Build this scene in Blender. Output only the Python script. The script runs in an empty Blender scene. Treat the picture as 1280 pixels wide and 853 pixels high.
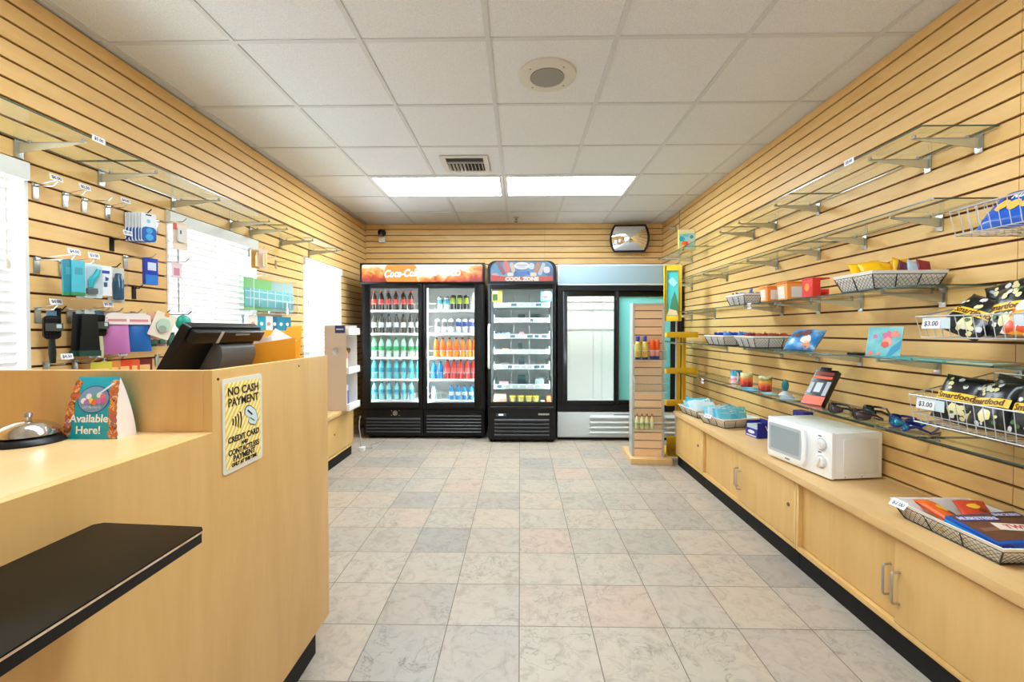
import bpy, bmesh, math, random
from mathutils import Vector, Matrix, Euler
R = math.radians
PI = math.pi
random.seed(7)
SC = bpy.context.scene
COL = SC.collection

# ---------------------------------------------------------------- camera
cam_data = bpy.data.cameras.new('camera')
cam = bpy.data.objects.new('camera', cam_data)
COL.objects.link(cam)
cam_data.sensor_width = 36.0
cam_data.lens = 551.0 / 1280.0 * 36.0
cam_data.shift_y = -4.4 / 1280.0
cam_data.clip_start = 0.02
cam.location = (0, 0, 1.24)
cam.rotation_euler = (R(89.0), 0, R(1.04))
SC.camera = cam

# ---------------------------------------------------------------- world, exposure
wd = bpy.data.worlds.new('world')
SC.world = wd
wd.use_nodes = True
wd.node_tree.nodes['Background'].inputs[0].default_value = (0.85, 0.92, 1.0, 1)
wd.node_tree.nodes['Background'].inputs[1].default_value = 1.0
SC.view_settings.view_transform = 'Standard'
SC.view_settings.look = 'None'
SC.view_settings.exposure = 1.04
SC.view_settings.gamma = 1.0
SC.view_settings.use_curve_mapping = False
try:
    SC.cycles.use_denoising = True
    SC.cycles.max_bounces = 10
    SC.cycles.diffuse_bounces = 5
    SC.cycles.transparent_max_bounces = 24
    SC.cycles.sample_clamp_indirect = 6.0
    SC.cycles.caustics_reflective = False
    SC.cycles.caustics_refractive = False
except Exception:
    pass
WINDOW_LIGHT = 7.0      # daylight behind the blinds
REAR_FILL = 1.1         # fill from an unseen glowing shop front added behind the camera
TROFFER_LIGHT = 15.0      # fluorescent ceiling fixtures

# ---------------------------------------------------------------- room dimensions
XL, XR, YB, YF, ZC = -2.01, 1.83, 5.73, -2.2, 2.61

# ---------------------------------------------------------------- materials
MATS = {}
def _new(name):
    m = bpy.data.materials.new(name)
    m.use_nodes = True
    nt = m.node_tree
    b = nt.nodes['Principled BSDF']
    return m, nt, b

def mat(name, col=None, rough=0.5, metal=0.0, spec=0.5, emit=0.0, trans=0.0, coat=0.0, alpha=1.0, sub=0.0):
    if name in MATS:
        return MATS[name]
    m, nt, b = _new(name)
    c = tuple(col) + (1,)
    b.inputs['Base Color'].default_value = c
    b.inputs['Roughness'].default_value = rough
    b.inputs['Metallic'].default_value = metal
    b.inputs['Specular IOR Level'].default_value = spec
    b.inputs['Transmission Weight'].default_value = trans
    b.inputs['Coat Weight'].default_value = coat
    b.inputs['Alpha'].default_value = alpha
    if emit:
        b.inputs['Base Color'].default_value = (0.03, 0.03, 0.03, 1)
        b.inputs['Emission Color'].default_value = c
        b.inputs['Emission Strength'].default_value = emit
    MATS[name] = m
    return m

def N(nt, t, **kw):
    n = nt.nodes.new(t)
    for k, v in kw.items():
        if hasattr(n, k):
            setattr(n, k, v)
        else:
            n.inputs[k].default_value = v
    return n

def ramp(nt, stops, interp='LINEAR'):
    n = nt.nodes.new('ShaderNodeValToRGB')
    cr = n.color_ramp
    cr.interpolation = interp
    while len(cr.elements) < len(stops):
        cr.elements.new(0.5)
    for e, (p, c) in zip(cr.elements, stops):
        e.position = p
        e.color = tuple(c) + (1,)
    return n

def coords(nt, scale=(1, 1, 1), loc=(0, 0, 0), kind='Object'):
    tc = nt.nodes.new('ShaderNodeTexCoord')
    mp = nt.nodes.new('ShaderNodeMapping')
    mp.inputs['Scale'].default_value = scale
    mp.inputs['Location'].default_value = loc
    nt.links.new(tc.outputs[kind], mp.inputs['Vector'])
    return mp

def wood(name, light, dark, scale=(3, 1.2, 14), rough=0.42, detail=6, board=0.0):
    """maple veneer: broad mottling crossed with fine grain; board > 0 gives each slat its own tone"""
    if name in MATS:
        return MATS[name]
    m, nt, b = _new(name)
    L = nt.links.new
    mp = coords(nt, scale)
    n1 = N(nt, 'ShaderNodeTexNoise'); n1.inputs['Scale'].default_value = 2.2; n1.inputs['Detail'].default_value = detail; n1.inputs['Distortion'].default_value = 0.6
    L(mp.outputs[0], n1.inputs['Vector'])
    mp2 = coords(nt, tuple(s * 9 for s in scale))
    n2 = N(nt, 'ShaderNodeTexNoise'); n2.inputs['Scale'].default_value = 2.0; n2.inputs['Detail'].default_value = 3
    L(mp2.outputs[0], n2.inputs['Vector'])
    mx = N(nt, 'ShaderNodeMath', operation='MULTIPLY_ADD'); mx.inputs[1].default_value = 0.28
    L(n2.outputs[0], mx.inputs[0]); L(n1.outputs[0], mx.inputs[2])
    fac = mx.outputs[0]
    if board:
        tc = N(nt, 'ShaderNodeTexCoord'); sp = N(nt, 'ShaderNodeSeparateXYZ'); L(tc.outputs['Object'], sp.inputs[0])
        dv = N(nt, 'ShaderNodeMath', operation='DIVIDE'); dv.inputs[1].default_value = board; L(sp.outputs['Z'], dv.inputs[0])
        fl = N(nt, 'ShaderNodeMath', operation='FLOOR'); L(dv.outputs[0], fl.inputs[0])
        wn = N(nt, 'ShaderNodeTexWhiteNoise', noise_dimensions='1D'); L(fl.outputs[0], wn.inputs['W'])
        m2 = N(nt, 'ShaderNodeMath', operation='MULTIPLY_ADD'); m2.inputs[1].default_value = 0.10; L(wn.outputs[0], m2.inputs[0]); L(fac, m2.inputs[2])
        fac = m2.outputs[0]
    rp = ramp(nt, [(0.38, dark), (0.86, light)])
    L(fac, rp.inputs[0])
    L(rp.outputs[0], b.inputs['Base Color'])
    b.inputs['Roughness'].default_value = rough
    b.inputs['Specular IOR Level'].default_value = 0.4
    MATS[name] = m
    return m

def blotch(name, stops, scale=12.0, rough=0.5, interp='CONSTANT', kind='voronoi', spec=0.5, stretch=(1, 1, 1), emit=0.0):
    """printed artwork: cells or clouds of several inks"""
    if name in MATS:
        return MATS[name]
    m, nt, b = _new(name)
    L = nt.links.new
    mp = coords(nt, stretch)
    if kind == 'voronoi':
        v = N(nt, 'ShaderNodeTexVoronoi'); v.inputs['Scale'].default_value = scale
        L(mp.outputs[0], v.inputs['Vector'])
        sp = N(nt, 'ShaderNodeSeparateColor'); L(v.outputs['Color'], sp.inputs[0]); fac = sp.outputs[0]
    else:
        v = N(nt, 'ShaderNodeTexNoise'); v.inputs['Scale'].default_value = scale; v.inputs['Detail'].default_value = 3
        L(mp.outputs[0], v.inputs['Vector']); fac = v.outputs[0]
    rp = ramp(nt, stops, interp)
    L(fac, rp.inputs[0]); L(rp.outputs[0], b.inputs['Base Color'])
    if emit:
        nt.links.remove(b.inputs['Base Color'].links[0]); b.inputs['Base Color'].default_value = (0.03, 0.03, 0.03, 1)
        L(rp.outputs[0], b.inputs['Emission Color']); b.inputs['Emission Strength'].default_value = emit
    b.inputs['Roughness'].default_value = rough
    b.inputs['Specular IOR Level'].default_value = spec
    MATS[name] = m
    return m

def glass(name, tint=(0.94, 0.98, 0.96), rough=0.0, ior=1.45):
    if name in MATS:
        return MATS[name]
    m = bpy.data.materials.new(name); m.use_nodes = True
    nt = m.node_tree; nt.nodes.clear(); L = nt.links.new
    out = N(nt, 'ShaderNodeOutputMaterial')
    t = N(nt, 'ShaderNodeBsdfTransparent'); t.inputs[0].default_value = tuple(tint) + (1,)
    g = N(nt, 'ShaderNodeBsdfGlossy'); g.inputs['Roughness'].default_value = rough
    f = N(nt, 'ShaderNodeFresnel'); f.inputs[0].default_value = ior
    mx = N(nt, 'ShaderNodeMixShader')
    # a pane reflects at its outer faces only; inside it light just passes
    gm = N(nt, 'ShaderNodeNewGeometry'); k = N(nt, 'ShaderNodeMath', operation='MULTIPLY_ADD'); k.inputs[1].default_value = -1.0; k.inputs[2].default_value = 1.0
    L(gm.outputs['Backfacing'], k.inputs[0])
    fk = N(nt, 'ShaderNodeMath', operation='MULTIPLY'); L(f.outputs[0], fk.inputs[0]); L(k.outputs[0], fk.inputs[1])
    L(fk.outputs[0], mx.inputs[0]); L(t.outputs[0], mx.inputs[1]); L(g.outputs[0], mx.inputs[2]); L(mx.outputs[0], out.inputs[0])
    MATS[name] = m
    return m

def lamp_mat(name, col, strength):
    if name in MATS:
        return MATS[name]
    m = bpy.data.materials.new(name); m.use_nodes = True
    nt = m.node_tree; nt.nodes.clear()
    out = N(nt, 'ShaderNodeOutputMaterial'); e = N(nt, 'ShaderNodeEmission')
    e.inputs[0].default_value = tuple(col) + (1,); e.inputs[1].default_value = strength
    nt.links.new(e.outputs[0], out.inputs[0])
    MATS[name] = m
    return m

def translucent(name, col, amount=0.5):
    if name in MATS:
        return MATS[name]
    m = bpy.data.materials.new(name); m.use_nodes = True
    nt = m.node_tree; nt.nodes.clear(); L = nt.links.new
    out = N(nt, 'ShaderNodeOutputMaterial')
    d = N(nt, 'ShaderNodeBsdfDiffuse'); d.inputs[0].default_value = tuple(col) + (1,)
    t = N(nt, 'ShaderNodeBsdfTranslucent'); t.inputs[0].default_value = tuple(col) + (1,)
    mx = N(nt, 'ShaderNodeMixShader'); mx.inputs[0].default_value = amount
    L(d.outputs[0], mx.inputs[1]); L(t.outputs[0], mx.inputs[2]); L(mx.outputs[0], out.inputs[0])
    MATS[name] = m
    return m

SLAT = wood('maple slatwall', (0.82, 0.535, 0.220), (0.72, 0.430, 0.145), scale=(2, 0.9, 7), board=0.0759)
MAPLE = wood('maple laminate', (0.72, 0.465, 0.18), (0.61, 0.365, 0.12), scale=(3.5, 3.5, 0.5), rough=0.4)
MAPLETOP = wood('maple laminate top', (0.74, 0.50, 0.235), (0.64, 0.40, 0.165), scale=(2.5, 0.7, 2.5), rough=0.32)
GROOVE = mat('slat groove', (0.13, 0.055, 0.02), 0.7)
BLACK = mat('black plastic', (0.006, 0.006, 0.007), 0.4, spec=0.28)
BLACKM = mat('matt black', (0.006, 0.006, 0.006), 0.6, spec=0.25)
DGREY = mat('dark grey plastic', (0.05, 0.052, 0.055), 0.4)
GREY = mat('grey plastic', (0.30, 0.30, 0.29), 0.45)
WHITE = mat('white plastic', (0.80, 0.80, 0.78), 0.35)
WPAINT = mat('white paint', (0.78, 0.77, 0.74), 0.55)
PAPER = mat('white card', (0.82, 0.81, 0.79), 0.6)
CHROME = mat('chrome', (0.52, 0.53, 0.53), 0.28, 1.0)
STEEL = mat('brushed steel', (0.52, 0.52, 0.50), 0.35, 1.0)
WIRE = mat('white wire', (0.50, 0.51, 0.51), 0.35, 0.3)
BWIRE = mat('black wire', (0.015, 0.015, 0.016), 0.4)
INK = mat('black print', (0.012, 0.012, 0.012), 0.6)
GLASS = glass('shelf glass', (0.93, 0.965, 0.93))
GEDGE = mat('glass edge', (0.035, 0.085, 0.065), 0.15, 0.0, 0.6)
PANE = glass('clear pane', (0.985, 0.99, 0.99))
ACRYLIC = glass('clear acrylic', (0.95, 0.965, 0.965))
AEDGE = mat('acrylic edge', (0.62, 0.66, 0.67), 0.2)
YELLOWP = mat('yellow powder coat', (0.80, 0.47, 0.012), 0.4)
def C_(r, g, b):
    f = lambda v: ((v / 255.0) / 12.92) if v <= 10 else (((v / 255.0) + 0.055) / 1.055) ** 2.4
    return (f(r), f(g), f(b))
def ink(r, g, b, rough=0.45):
    return mat('ink %d %d %d' % (r, g, b), C_(r, g, b), rough)

# ---------------------------------------------------------------- mesh builder
class MB:
    def __init__(self):
        self.v = []; self.f = []; self.m = []; self.M = Matrix.Identity(4)
    def at(self, loc=(0, 0, 0), rot=(0, 0, 0)):
        self.M = Matrix.Translation(loc) @ Euler(rot).to_matrix().to_4x4(); return self
    def add(self, vs, fs, m=0):
        k = len(self.v)
        self.v += [tuple(self.M @ Vector(p)) for p in vs]
        for i, f in enumerate(fs):
            self.f.append([k + j for j in f]); self.m.append(m[i] if isinstance(m, (list, tuple)) else m)
        return self
    def box(self, x0, x1, y0, y1, z0, z1, m=0):
        vs = [(x, y, z) for z in (z0, z1) for y in (y0, y1) for x in (x0, x1)]
        return self.add(vs, [(0, 2, 3, 1), (4, 5, 7, 6), (0, 1, 5, 4), (2, 6, 7, 3), (0, 4, 6, 2), (1, 3, 7, 5)], m)
    def plate(self, x0, x1, y0, y1, z0, z1, m=(0, 1)):
        return self.box(x0, x1, y0, y1, z0, z1, [m[0], m[0], m[1], m[1], m[1], m[1]])
    def frust(self, b, t, z0, z1, m=0, cap=True):
        """box from rectangle b=(x0,x1,y0,y1) at z0 to t at z1"""
        vs = [(x, y, z0) for y in b[2:] for x in b[:2]] + [(x, y, z1) for y in t[2:] for x in t[:2]]
        return self.add(vs, [(0, 2, 3, 1), (4, 5, 7, 6), (0, 1, 5, 4), (2, 6, 7, 3), (0, 4, 6, 2), (1, 3, 7, 5)], m)
    def prism(self, poly, a, b, axis='z', m=0):
        n = len(poly)
        def p(u, v, w):
            return {'z': (u, v, w), 'y': (u, w, v), 'x': (w, u, v)}[axis]
        vs = [p(u, v, a) for u, v in poly] + [p(u, v, b) for u, v in poly]
        fs = [tuple(range(n))[::-1], tuple(range(n, 2 * n))] + [(i, (i + 1) % n, n + (i + 1) % n, n + i) for i in range(n)]
        return self.add(vs, fs, m)
    def lathe(self, prof, c=(0, 0, 0), seg=16, m=0, sx=1.0, sy=1.0):
        k = len(prof); vs = []; fs = []; ms = []
        for i in range(seg):
            a = 2 * PI * i / seg
            for r, z in prof:
                vs.append((c[0] + r * sx * math.cos(a), c[1] + r * sy * math.sin(a), c[2] + z))
        for i in range(seg):
            j = (i + 1) % seg
            for q in range(k - 1):
                fs.append((i * k + q, j * k + q, j * k + q + 1, i * k + q + 1)); ms.append(m[q] if isinstance(m, (list, tuple)) else m)
        mm0 = m[0] if isinstance(m, (list, tuple)) else m
        mm1 = m[-1] if isinstance(m, (list, tuple)) else m
        fs.append(tuple(i * k for i in range(seg))[::-1]); ms.append(mm0)
        fs.append(tuple(i * k + k - 1 for i in range(seg))); ms.append(mm1)
        return self.add(vs, fs, ms)
    def tube(self, pts, r, seg=6, m=0, closed=False):
        pts = [Vector(p) for p in pts]; n = len(pts); vs = []; fs = []
        up = None
        for i, p in enumerate(pts):
            if closed:
                d = pts[(i + 1) % n] - pts[i - 1]
            else:
                d = pts[min(i + 1, n - 1)] - pts[max(i - 1, 0)]
            d.normalize()
            if up is None:
                up = Vector((0, 0, 1)) if abs(d.z) < 0.9 else Vector((1, 0, 0))
            s = d.cross(up)
            if s.length < 1e-5:
                s = d.orthogonal()
            s.normalize(); up = s.cross(d).normalized()
            rr = r[i] if isinstance(r, (list, tuple)) else r
            for k in range(seg):
                a = 2 * PI * k / seg
                vs.append(tuple(p + s * (rr * math.cos(a)) + up * (rr * math.sin(a))))
        for i in range(n if closed else n - 1):
            j = (i + 1) % n
            for k in range(seg):
                q = (k + 1) % seg
                fs.append((i * seg + k, i * seg + q, j * seg + q, j * seg + k))
        if not closed:
            fs.append(tuple(range(seg))[::-1]); fs.append(tuple((n - 1) * seg + k for k in range(seg)))
        return self.add(vs, fs, m)
    def cyl(self, p0, p1, r, seg=16, m=0):
        return self.tube([p0, p1], r, seg, m)
    def ball(self, c, r, m=0, seg=12, ring=8, s=(1, 1, 1)):
        vs = []; fs = []
        for i in range(ring + 1):
            t = PI * i / ring
            for k in range(seg):
                a = 2 * PI * k / seg
                vs.append((c[0] + r * s[0] * math.sin(t) * math.cos(a), c[1] + r * s[1] * math.sin(t) * math.sin(a), c[2] + r * s[2] * math.cos(t)))
        for i in range(ring):
            for k in range(seg):
                q = (k + 1) % seg
                fs.append((i * seg + k, (i + 1) * seg + k, (i + 1) * seg + q, i * seg + q))
        return self.add(vs, fs, m)
    def build(self, name, mats, parent=None, bevel=0.0, smooth=True, bseg=2):
        me = bpy.data.meshes.new(name)
        me.from_pydata(self.v, [], self.f)
        if not isinstance(mats, (list, tuple)):
            mats = [mats]
        for m in mats:
            me.materials.append(m)
        me.polygons.foreach_set('material_index', self.m)
        me.update()
        bm = bmesh.new(); bm.from_mesh(me)
        bmesh.ops.remove_doubles(bm, verts=bm.verts, dist=1e-6)
        bmesh.ops.recalc_face_normals(bm, faces=bm.faces)
        if bevel:
            es = [e for e in bm.edges if len(e.link_faces) == 2 and e.calc_face_angle(0) > R(30)]
            bmesh.ops.bevel(bm, geom=es, offset=bevel, segments=bseg, profile=0.7, affect='EDGES', clamp_overlap=True)
        bm.to_mesh(me); bm.free()
        if smooth:
            me.polygons.foreach_set('use_smooth', [True] * len(me.polygons))
            try:
                me.set_sharp_from_angle(angle=R(38))
            except Exception:
                pass
        o = bpy.data.objects.new(name, me)
        COL.objects.link(o)
        if parent is not None:
            o.parent = parent
        return o

def tag(o, label=None, cat=None, group=None, kind=None):
    if label: o['label'] = label
    if cat: o['category'] = cat
    if group: o['group'] = group
    if kind: o['kind'] = kind
    return o

def thing(name, label, cat, loc=(0, 0, 0), rz=0.0, group=None, rot=None):
    o = bpy.data.objects.new(name, None)
    COL.objects.link(o)
    o.empty_display_size = 0.05
    o.location = loc
    o.rotation_euler = rot if rot else (0, 0, rz)
    return tag(o, label, cat, group)

KIDS = lambda o: list(o.children)
def dup(o, loc=None, rz=None, label=None, group=None, rot=None):
    def cp(src, parent):
        c = src.copy(); COL.objects.link(c)
        c.parent = parent
        for ch in [x for x in src.children]:
            cp(ch, c)
        return c
    c = cp(o, None)
    if loc is not None: c.location = loc
    if rz is not None: c.rotation_euler = (0, 0, rz)
    if rot is not None: c.rotation_euler = rot
    if label: c['label'] = label
    if group: c['group'] = group
    return c

def place(o, loc, rz=0.0, rot=None):
    o.location = loc; o.rotation_euler = rot if rot else (0, 0, rz); return o

def text(name, s, size, m, parent, loc, rot=(PI / 2, 0, 0), depth=0.0006, align='CENTER', shear=0.0, bold=0.0, sx=1.0, surf=None, matrix=None):
    cu = bpy.data.curves.new(name, 'FONT')
    cu.body = s; cu.size = size; cu.extrude = depth / 2; cu.align_x = align; cu.align_y = 'CENTER'; cu.shear = shear
    cu.offset = bold; cu.space_line = 0.85; cu.resolution_u = 3
    ob = bpy.data.objects.new(name, cu)
    COL.objects.link(ob)
    dg = bpy.context.evaluated_depsgraph_get()
    me = bpy.data.meshes.new_from_object(ob.evaluated_get(dg))
    bpy.data.objects.remove(ob); bpy.data.curves.remove(cu)
    mt = matrix if matrix is not None else Matrix.Translation(loc) @ Euler(rot).to_matrix().to_4x4()
    for v in me.vertices:
        p = Vector((v.co.x * sx, v.co.y, v.co.z))
        if surf:
            p.z += surf(p.x, p.y)
        v.co = mt @ p
    me.materials.clear(); me.materials.append(m)
    o = bpy.data.objects.new(name, me)
    COL.objects.link(o); o.parent = parent
    return o

ORD = ['first', 'second', 'third', 'fourth', 'fifth', 'sixth', 'seventh', 'eighth', 'ninth', 'tenth', 'eleventh', 'twelfth', 'thirteenth']

# ================================================================ THE ROOM
GP = 0.0759
# ---- floor: slate-look ceramic tiles
def floor_mat():
    m, nt, b = _new('slate tile floor'); L = nt.links.new
    tc = N(nt, 'ShaderNodeTexCoord')
    br = N(nt, 'ShaderNodeTexBrick'); br.offset = 0.0; br.squash = 1.0
    br.inputs['Scale'].default_value = 1.0; br.inputs['Mortar Size'].default_value = 0.0024; br.inputs['Mortar Smooth'].default_value = 0.3
    br.inputs['Brick Width'].default_value = 0.302; br.inputs['Row Height'].default_value = 0.302
    mp = N(nt, 'ShaderNodeMapping'); mp.inputs['Location'].default_value = (0.604 * 5 + 0.003, 0.302 * 10 - 0.011, 0)
    L(tc.outputs['Object'], mp.inputs[0]); L(mp.outputs[0], br.inputs['Vector'])
    # a random number for every tile
    sc = N(nt, 'ShaderNodeVectorMath', operation='DIVIDE'); sc.inputs[1].default_value = (0.302, 0.302, 1); L(mp.outputs[0], sc.inputs[0])
    fl = N(nt, 'ShaderNodeVectorMath', operation='FLOOR'); L(sc.outputs[0], fl.inputs[0])
    wn = N(nt, 'ShaderNodeTexWhiteNoise', noise_dimensions='2D'); L(fl.outputs[0], wn.inputs['Vector'])
    base = ramp(nt, [(0.0, C_(181, 163, 147)), (0.22, C_(180, 168, 151)), (0.55, C_(177, 167, 153)), (0.82, C_(169, 160, 149)), (1.0, C_(157, 151, 143))])
    L(wn.outputs['Value'], base.inputs[0])
    # slaty marks, shifted from tile to tile
    of = N(nt, 'ShaderNodeVectorMath', operation='MULTIPLY'); of.inputs[1].default_value = (3.7, 5.3, 0); L(fl.outputs[0], of.inputs[0])
    ad = N(nt, 'ShaderNodeVectorMath', operation='ADD'); L(mp.outputs[0], ad.inputs[0]); L(of.outputs[0], ad.inputs[1])
    n1 = N(nt, 'ShaderNodeTexNoise'); n1.inputs['Scale'].default_value = 13; n1.inputs['Detail'].default_value = 10; n1.inputs['Roughness'].default_value = 0.72; n1.inputs['Distortion'].default_value = 1.0
    L(ad.outputs[0], n1.inputs['Vector'])
    r1 = ramp(nt, [(0.36, (0.74, 0.735, 0.72)), (0.50, (0.98, 0.98, 0.98)), (0.62, (1.03, 1.03, 1.02))])
    L(n1.outputs[0], r1.inputs[0])
    # stained amount depends on the tile
    n2 = N(nt, 'ShaderNodeTexNoise'); n2.inputs['Scale'].default_value = 3.0; n2.inputs['Detail'].default_value = 4; L(ad.outputs[0], n2.inputs['Vector'])
    r2 = ramp(nt, [(0.40, (1.0, 0.95, 0.92)), (0.6, (0.94, 0.95, 0.95))]); L(n2.outputs[0], r2.inputs[0])
    m1 = N(nt, 'ShaderNodeMixRGB', blend_type='MULTIPLY'); m1.inputs[0].default_value = 0.85; L(base.outputs[0], m1.inputs[1]); L(r1.outputs[0], m1.inputs[2])
    m2 = N(nt, 'ShaderNodeMixRGB', blend_type='MULTIPLY'); m2.inputs[0].default_value = 1.0; L(m1.outputs[0], m2.inputs[1]); L(r2.outputs[0], m2.inputs[2])
    # thin riven lines
    n4 = N(nt, 'ShaderNodeTexNoise'); n4.inputs['Scale'].default_value = 6; n4.inputs['Detail'].default_value = 5; n4.inputs['Distortion'].default_value = 2.2; L(ad.outputs[0], n4.inputs['Vector'])
    s4 = N(nt, 'ShaderNodeMath', operation='SUBTRACT'); s4.inputs[1].default_value = 0.47; L(n4.outputs[0], s4.inputs[0])
    a4 = N(nt, 'ShaderNodeMath', operation='ABSOLUTE'); L(s4.outputs[0], a4.inputs[0])
    r4 = ramp(nt, [(0.0, (0.58, 0.56, 0.52)), (0.007, (0.82, 0.81, 0.78)), (0.02, (1, 1, 1))]); L(a4.outputs[0], r4.inputs[0])
    m4 = N(nt, 'ShaderNodeMixRGB', blend_type='MULTIPLY'); r5 = ramp(nt, [(0.42, (0.1, 0.1, 0.1)), (0.6, (1, 1, 1))]); L(n2.outputs[0], r5.inputs[0]); L(r5.outputs[0], m4.inputs[0]); L(m2.outputs[0], m4.inputs[1]); L(r4.outputs[0], m4.inputs[2])
    m2 = m4
    m3 = N(nt, 'ShaderNodeMixRGB'); L(br.outputs['Fac'], m3.inputs[0]); L(m2.outputs[0], m3.inputs[1]); m3.inputs[2].default_value = C_(108, 99, 86) + (1,)
    L(m3.outputs[0], b.inputs['Base Color'])
    b.inputs['Roughness'].default_value = 0.42; b.inputs['Specular IOR Level'].default_value = 0.35
    bh = N(nt, 'ShaderNodeMath', operation='MULTIPLY_ADD'); L(br.outputs['Fac'], bh.inputs[0]); bh.inputs[1].default_value = -0.6; L(n1.outputs[0], bh.inputs[2])
    bp = N(nt, 'ShaderNodeBump'); bp.inputs['Strength'].default_value = 0.25; bp.inputs['Distance'].default_value = 0.004
    L(bh.outputs[0], bp.inputs['Height']); L(bp.outputs[0], b.inputs['Normal'])
    return m
tag(MB().box(XL - 0.2, XR + 0.2, YF - 0.2, YB + 0.2, -0.1, 0).build('floor', floor_mat()), kind='structure')

# ---- ceiling: lay-in tiles in a T-bar grid
def ceil_mat():
    m, nt, b = _new('ceiling tile'); L = nt.links.new
    mp = coords(nt, (1, 1, 1))
    n = N(nt, 'ShaderNodeTexNoise'); n.inputs['Scale'].default_value = 160; n.inputs['Detail'].default_value = 3; L(mp.outputs[0], n.inputs['Vector'])
    r = ramp(nt, [(0.35, C_(213, 216, 222)), (0.6, C_(225, 228, 233))]); L(n.outputs[0], r.inputs[0]); L(r.outputs[0], b.inputs['Base Color'])
    b.inputs['Roughness'].default_value = 0.95; b.inputs['Specular IOR Level'].default_value = 0.1
    bp = N(nt, 'ShaderNodeBump'); bp.inputs['Strength'].default_value = 0.15; bp.inputs['Distance'].default_value = 0.002
    L(n.outputs[0], bp.inputs['Height']); L(bp.outputs[0], b.inputs['Normal'])
    return m
GX = [-0.152 + 0.607 * k for k in range(-3, 4)]
GY = [2.10 + 0.61 * k for k in range(-7, 6)]
FIX = [(-1.366, -0.152, 3.93, 4.54), (-0.152, 1.062, 3.93, 4.54), (-1.366, -0.152, 0.88, 1.49), (-0.152, 1.062, 0.88, 1.49)]  # last two are out of view, added to light the counter top
cb = MB()
gy = [YF - 0.2] + GY + [YB + 0.2]
gx = [XL - 0.2] + GX + [XR + 0.2]
for i in range(len(gx) - 1):
    for j in range(len(gy) - 1):
        x, y = (gx[i] + gx[i + 1]) / 2, (gy[j] + gy[j + 1]) / 2
        if any(a < x < b_ and c < y < d for a, b_, c, d in FIX):
            continue
        cb.box(gx[i], gx[i + 1], gy[j], gy[j + 1], ZC + 0.004, ZC + 0.03, 0)
cb.box(XL - 0.2, XR + 0.2, YF - 0.2, YB + 0.2, ZC + 0.16, ZC + 0.2, 0)
def in_fix(x0, x1, y0, y1):
    x, y = (x0 + x1) / 2, (y0 + y1) / 2
    return any(a + 0.02 < x < b_ - 0.02 and c + 0.02 < y < d - 0.02 for a, b_, c, d in FIX)
for x in GX:
    for j in range(len(gy) - 1):
        if not in_fix(x - .01, x + .01, gy[j], gy[j + 1]):
            cb.box(x - 0.012, x + 0.012, gy[j], gy[j + 1], ZC - 0.002, ZC + 0.004, 1)
for y in GY:
    for i in range(len(gx) - 1):
        if not in_fix(gx[i], gx[i + 1], y - .01, y + .01):
            cb.box(gx[i], gx[i + 1], y - 0.012, y + 0.012, ZC - 0.0015, ZC + 0.004, 1)
tag(cb.build('ceiling', [ceil_mat(), mat('ceiling grid', C_(204, 206, 210), 0.5)], smooth=False), kind='structure')

# ---- slatted walls: every board a box, the slots left open in front of a dark routed back
def slats(mb, frm, g0, regions, seams=(), back=True):
    """frm(u, w, z): u along the wall, w out from the board face (0) into the wall (-)."""
    for (u0, u1, z0, z1) in regions:
        zs = [g0 + GP * k for k in range(4, -40, -1)]
        cuts = [u0] + [s for s in sorted(seams) if u0 < s < u1] + [u1]
        for a, b_ in zip(cuts[:-1], cuts[1:]):
            ga = 0.0012 if a != u0 else 0
            gb = 0.0012 if b_ != u1 else 0
            for zt, zb in zip(zs[:-1], zs[1:]):
                t, bt = min(zt - 0.0052, z1), max(zb + 0.0052, z0)
                if t - bt < 0.006: continue
                frm(mb, a + ga, b_ - gb, bt, t, 0)
LW = MB()
WIN = [(0.92, 1.772), (2.478, 3.335), (4.055, 4.92)]
WZ0, WZ1 = 2.53 - GP * 21, 2.53 - GP * 8
def lf(mb, a, b_, z0, z1, m): mb.box(XL - 0.014, XL, a, b_, z0, z1, m)
regs = [(YF, YB, WZ1, ZC), (YF, YB, 0.0, WZ0)]
ends = [YF] + [v for w in WIN for v in w] + [YB]
for i in range(0, len(ends), 2):
    regs.append((ends[i], ends[i + 1], WZ0, WZ1))
slats(LW, lf, 2.53, regs, seams=(0.88, 3.31))
for (a, b_, z0, z1) in regs:
    LW.box(XL - 0.16, XL - 0.0145, a, b_, z0, z1, 1)
tag(LW.build('wall_left', [SLAT, GROOVE], smooth=False), kind='structure')
RW = MB()
def rf(mb, a, b_, z0, z1, m): mb.box(XR, XR + 0.014, a, b_, z0, z1, m)
slats(RW, rf, 2.558, [(YF, 5.10, 0, ZC)], seams=(1.66, 4.07))
def rf2(mb, a, b_, z0, z1, m): mb.box(XR, XR + 0.014, a, b_, z0, z1, m)
slats(RW, rf2, 2.545, [(5.118, YB, 0, ZC)])
RW.box(XR + 0.0145, XR + 0.16, YF, YB, 0, ZC, 1)
tag(RW.build('wall_right', [SLAT, GROOVE], smooth=False), kind='structure')
tag(MB().box(XR - 0.004, XR + 0.014, 5.10, 5.118, 0, ZC).build('trim_1', mat('alu trim', (0.42, 0.36, 0.25), 0.4)), kind='structure')
BW = MB()
def bf(mb, a, b_, z0, z1, m): mb.box(a, b_, YB, YB + 0.014, z0, z1, m)
slats(BW, bf, 2.545, [(XL, XR, 0, ZC)], seams=(0.32,))
BW.box(XL - 0.1, XR + 0.1, YB + 0.0145, YB + 0.16, 0, ZC, 1)
tag(BW.build('wall_back', [SLAT, GROOVE], smooth=False), kind='structure')
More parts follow.
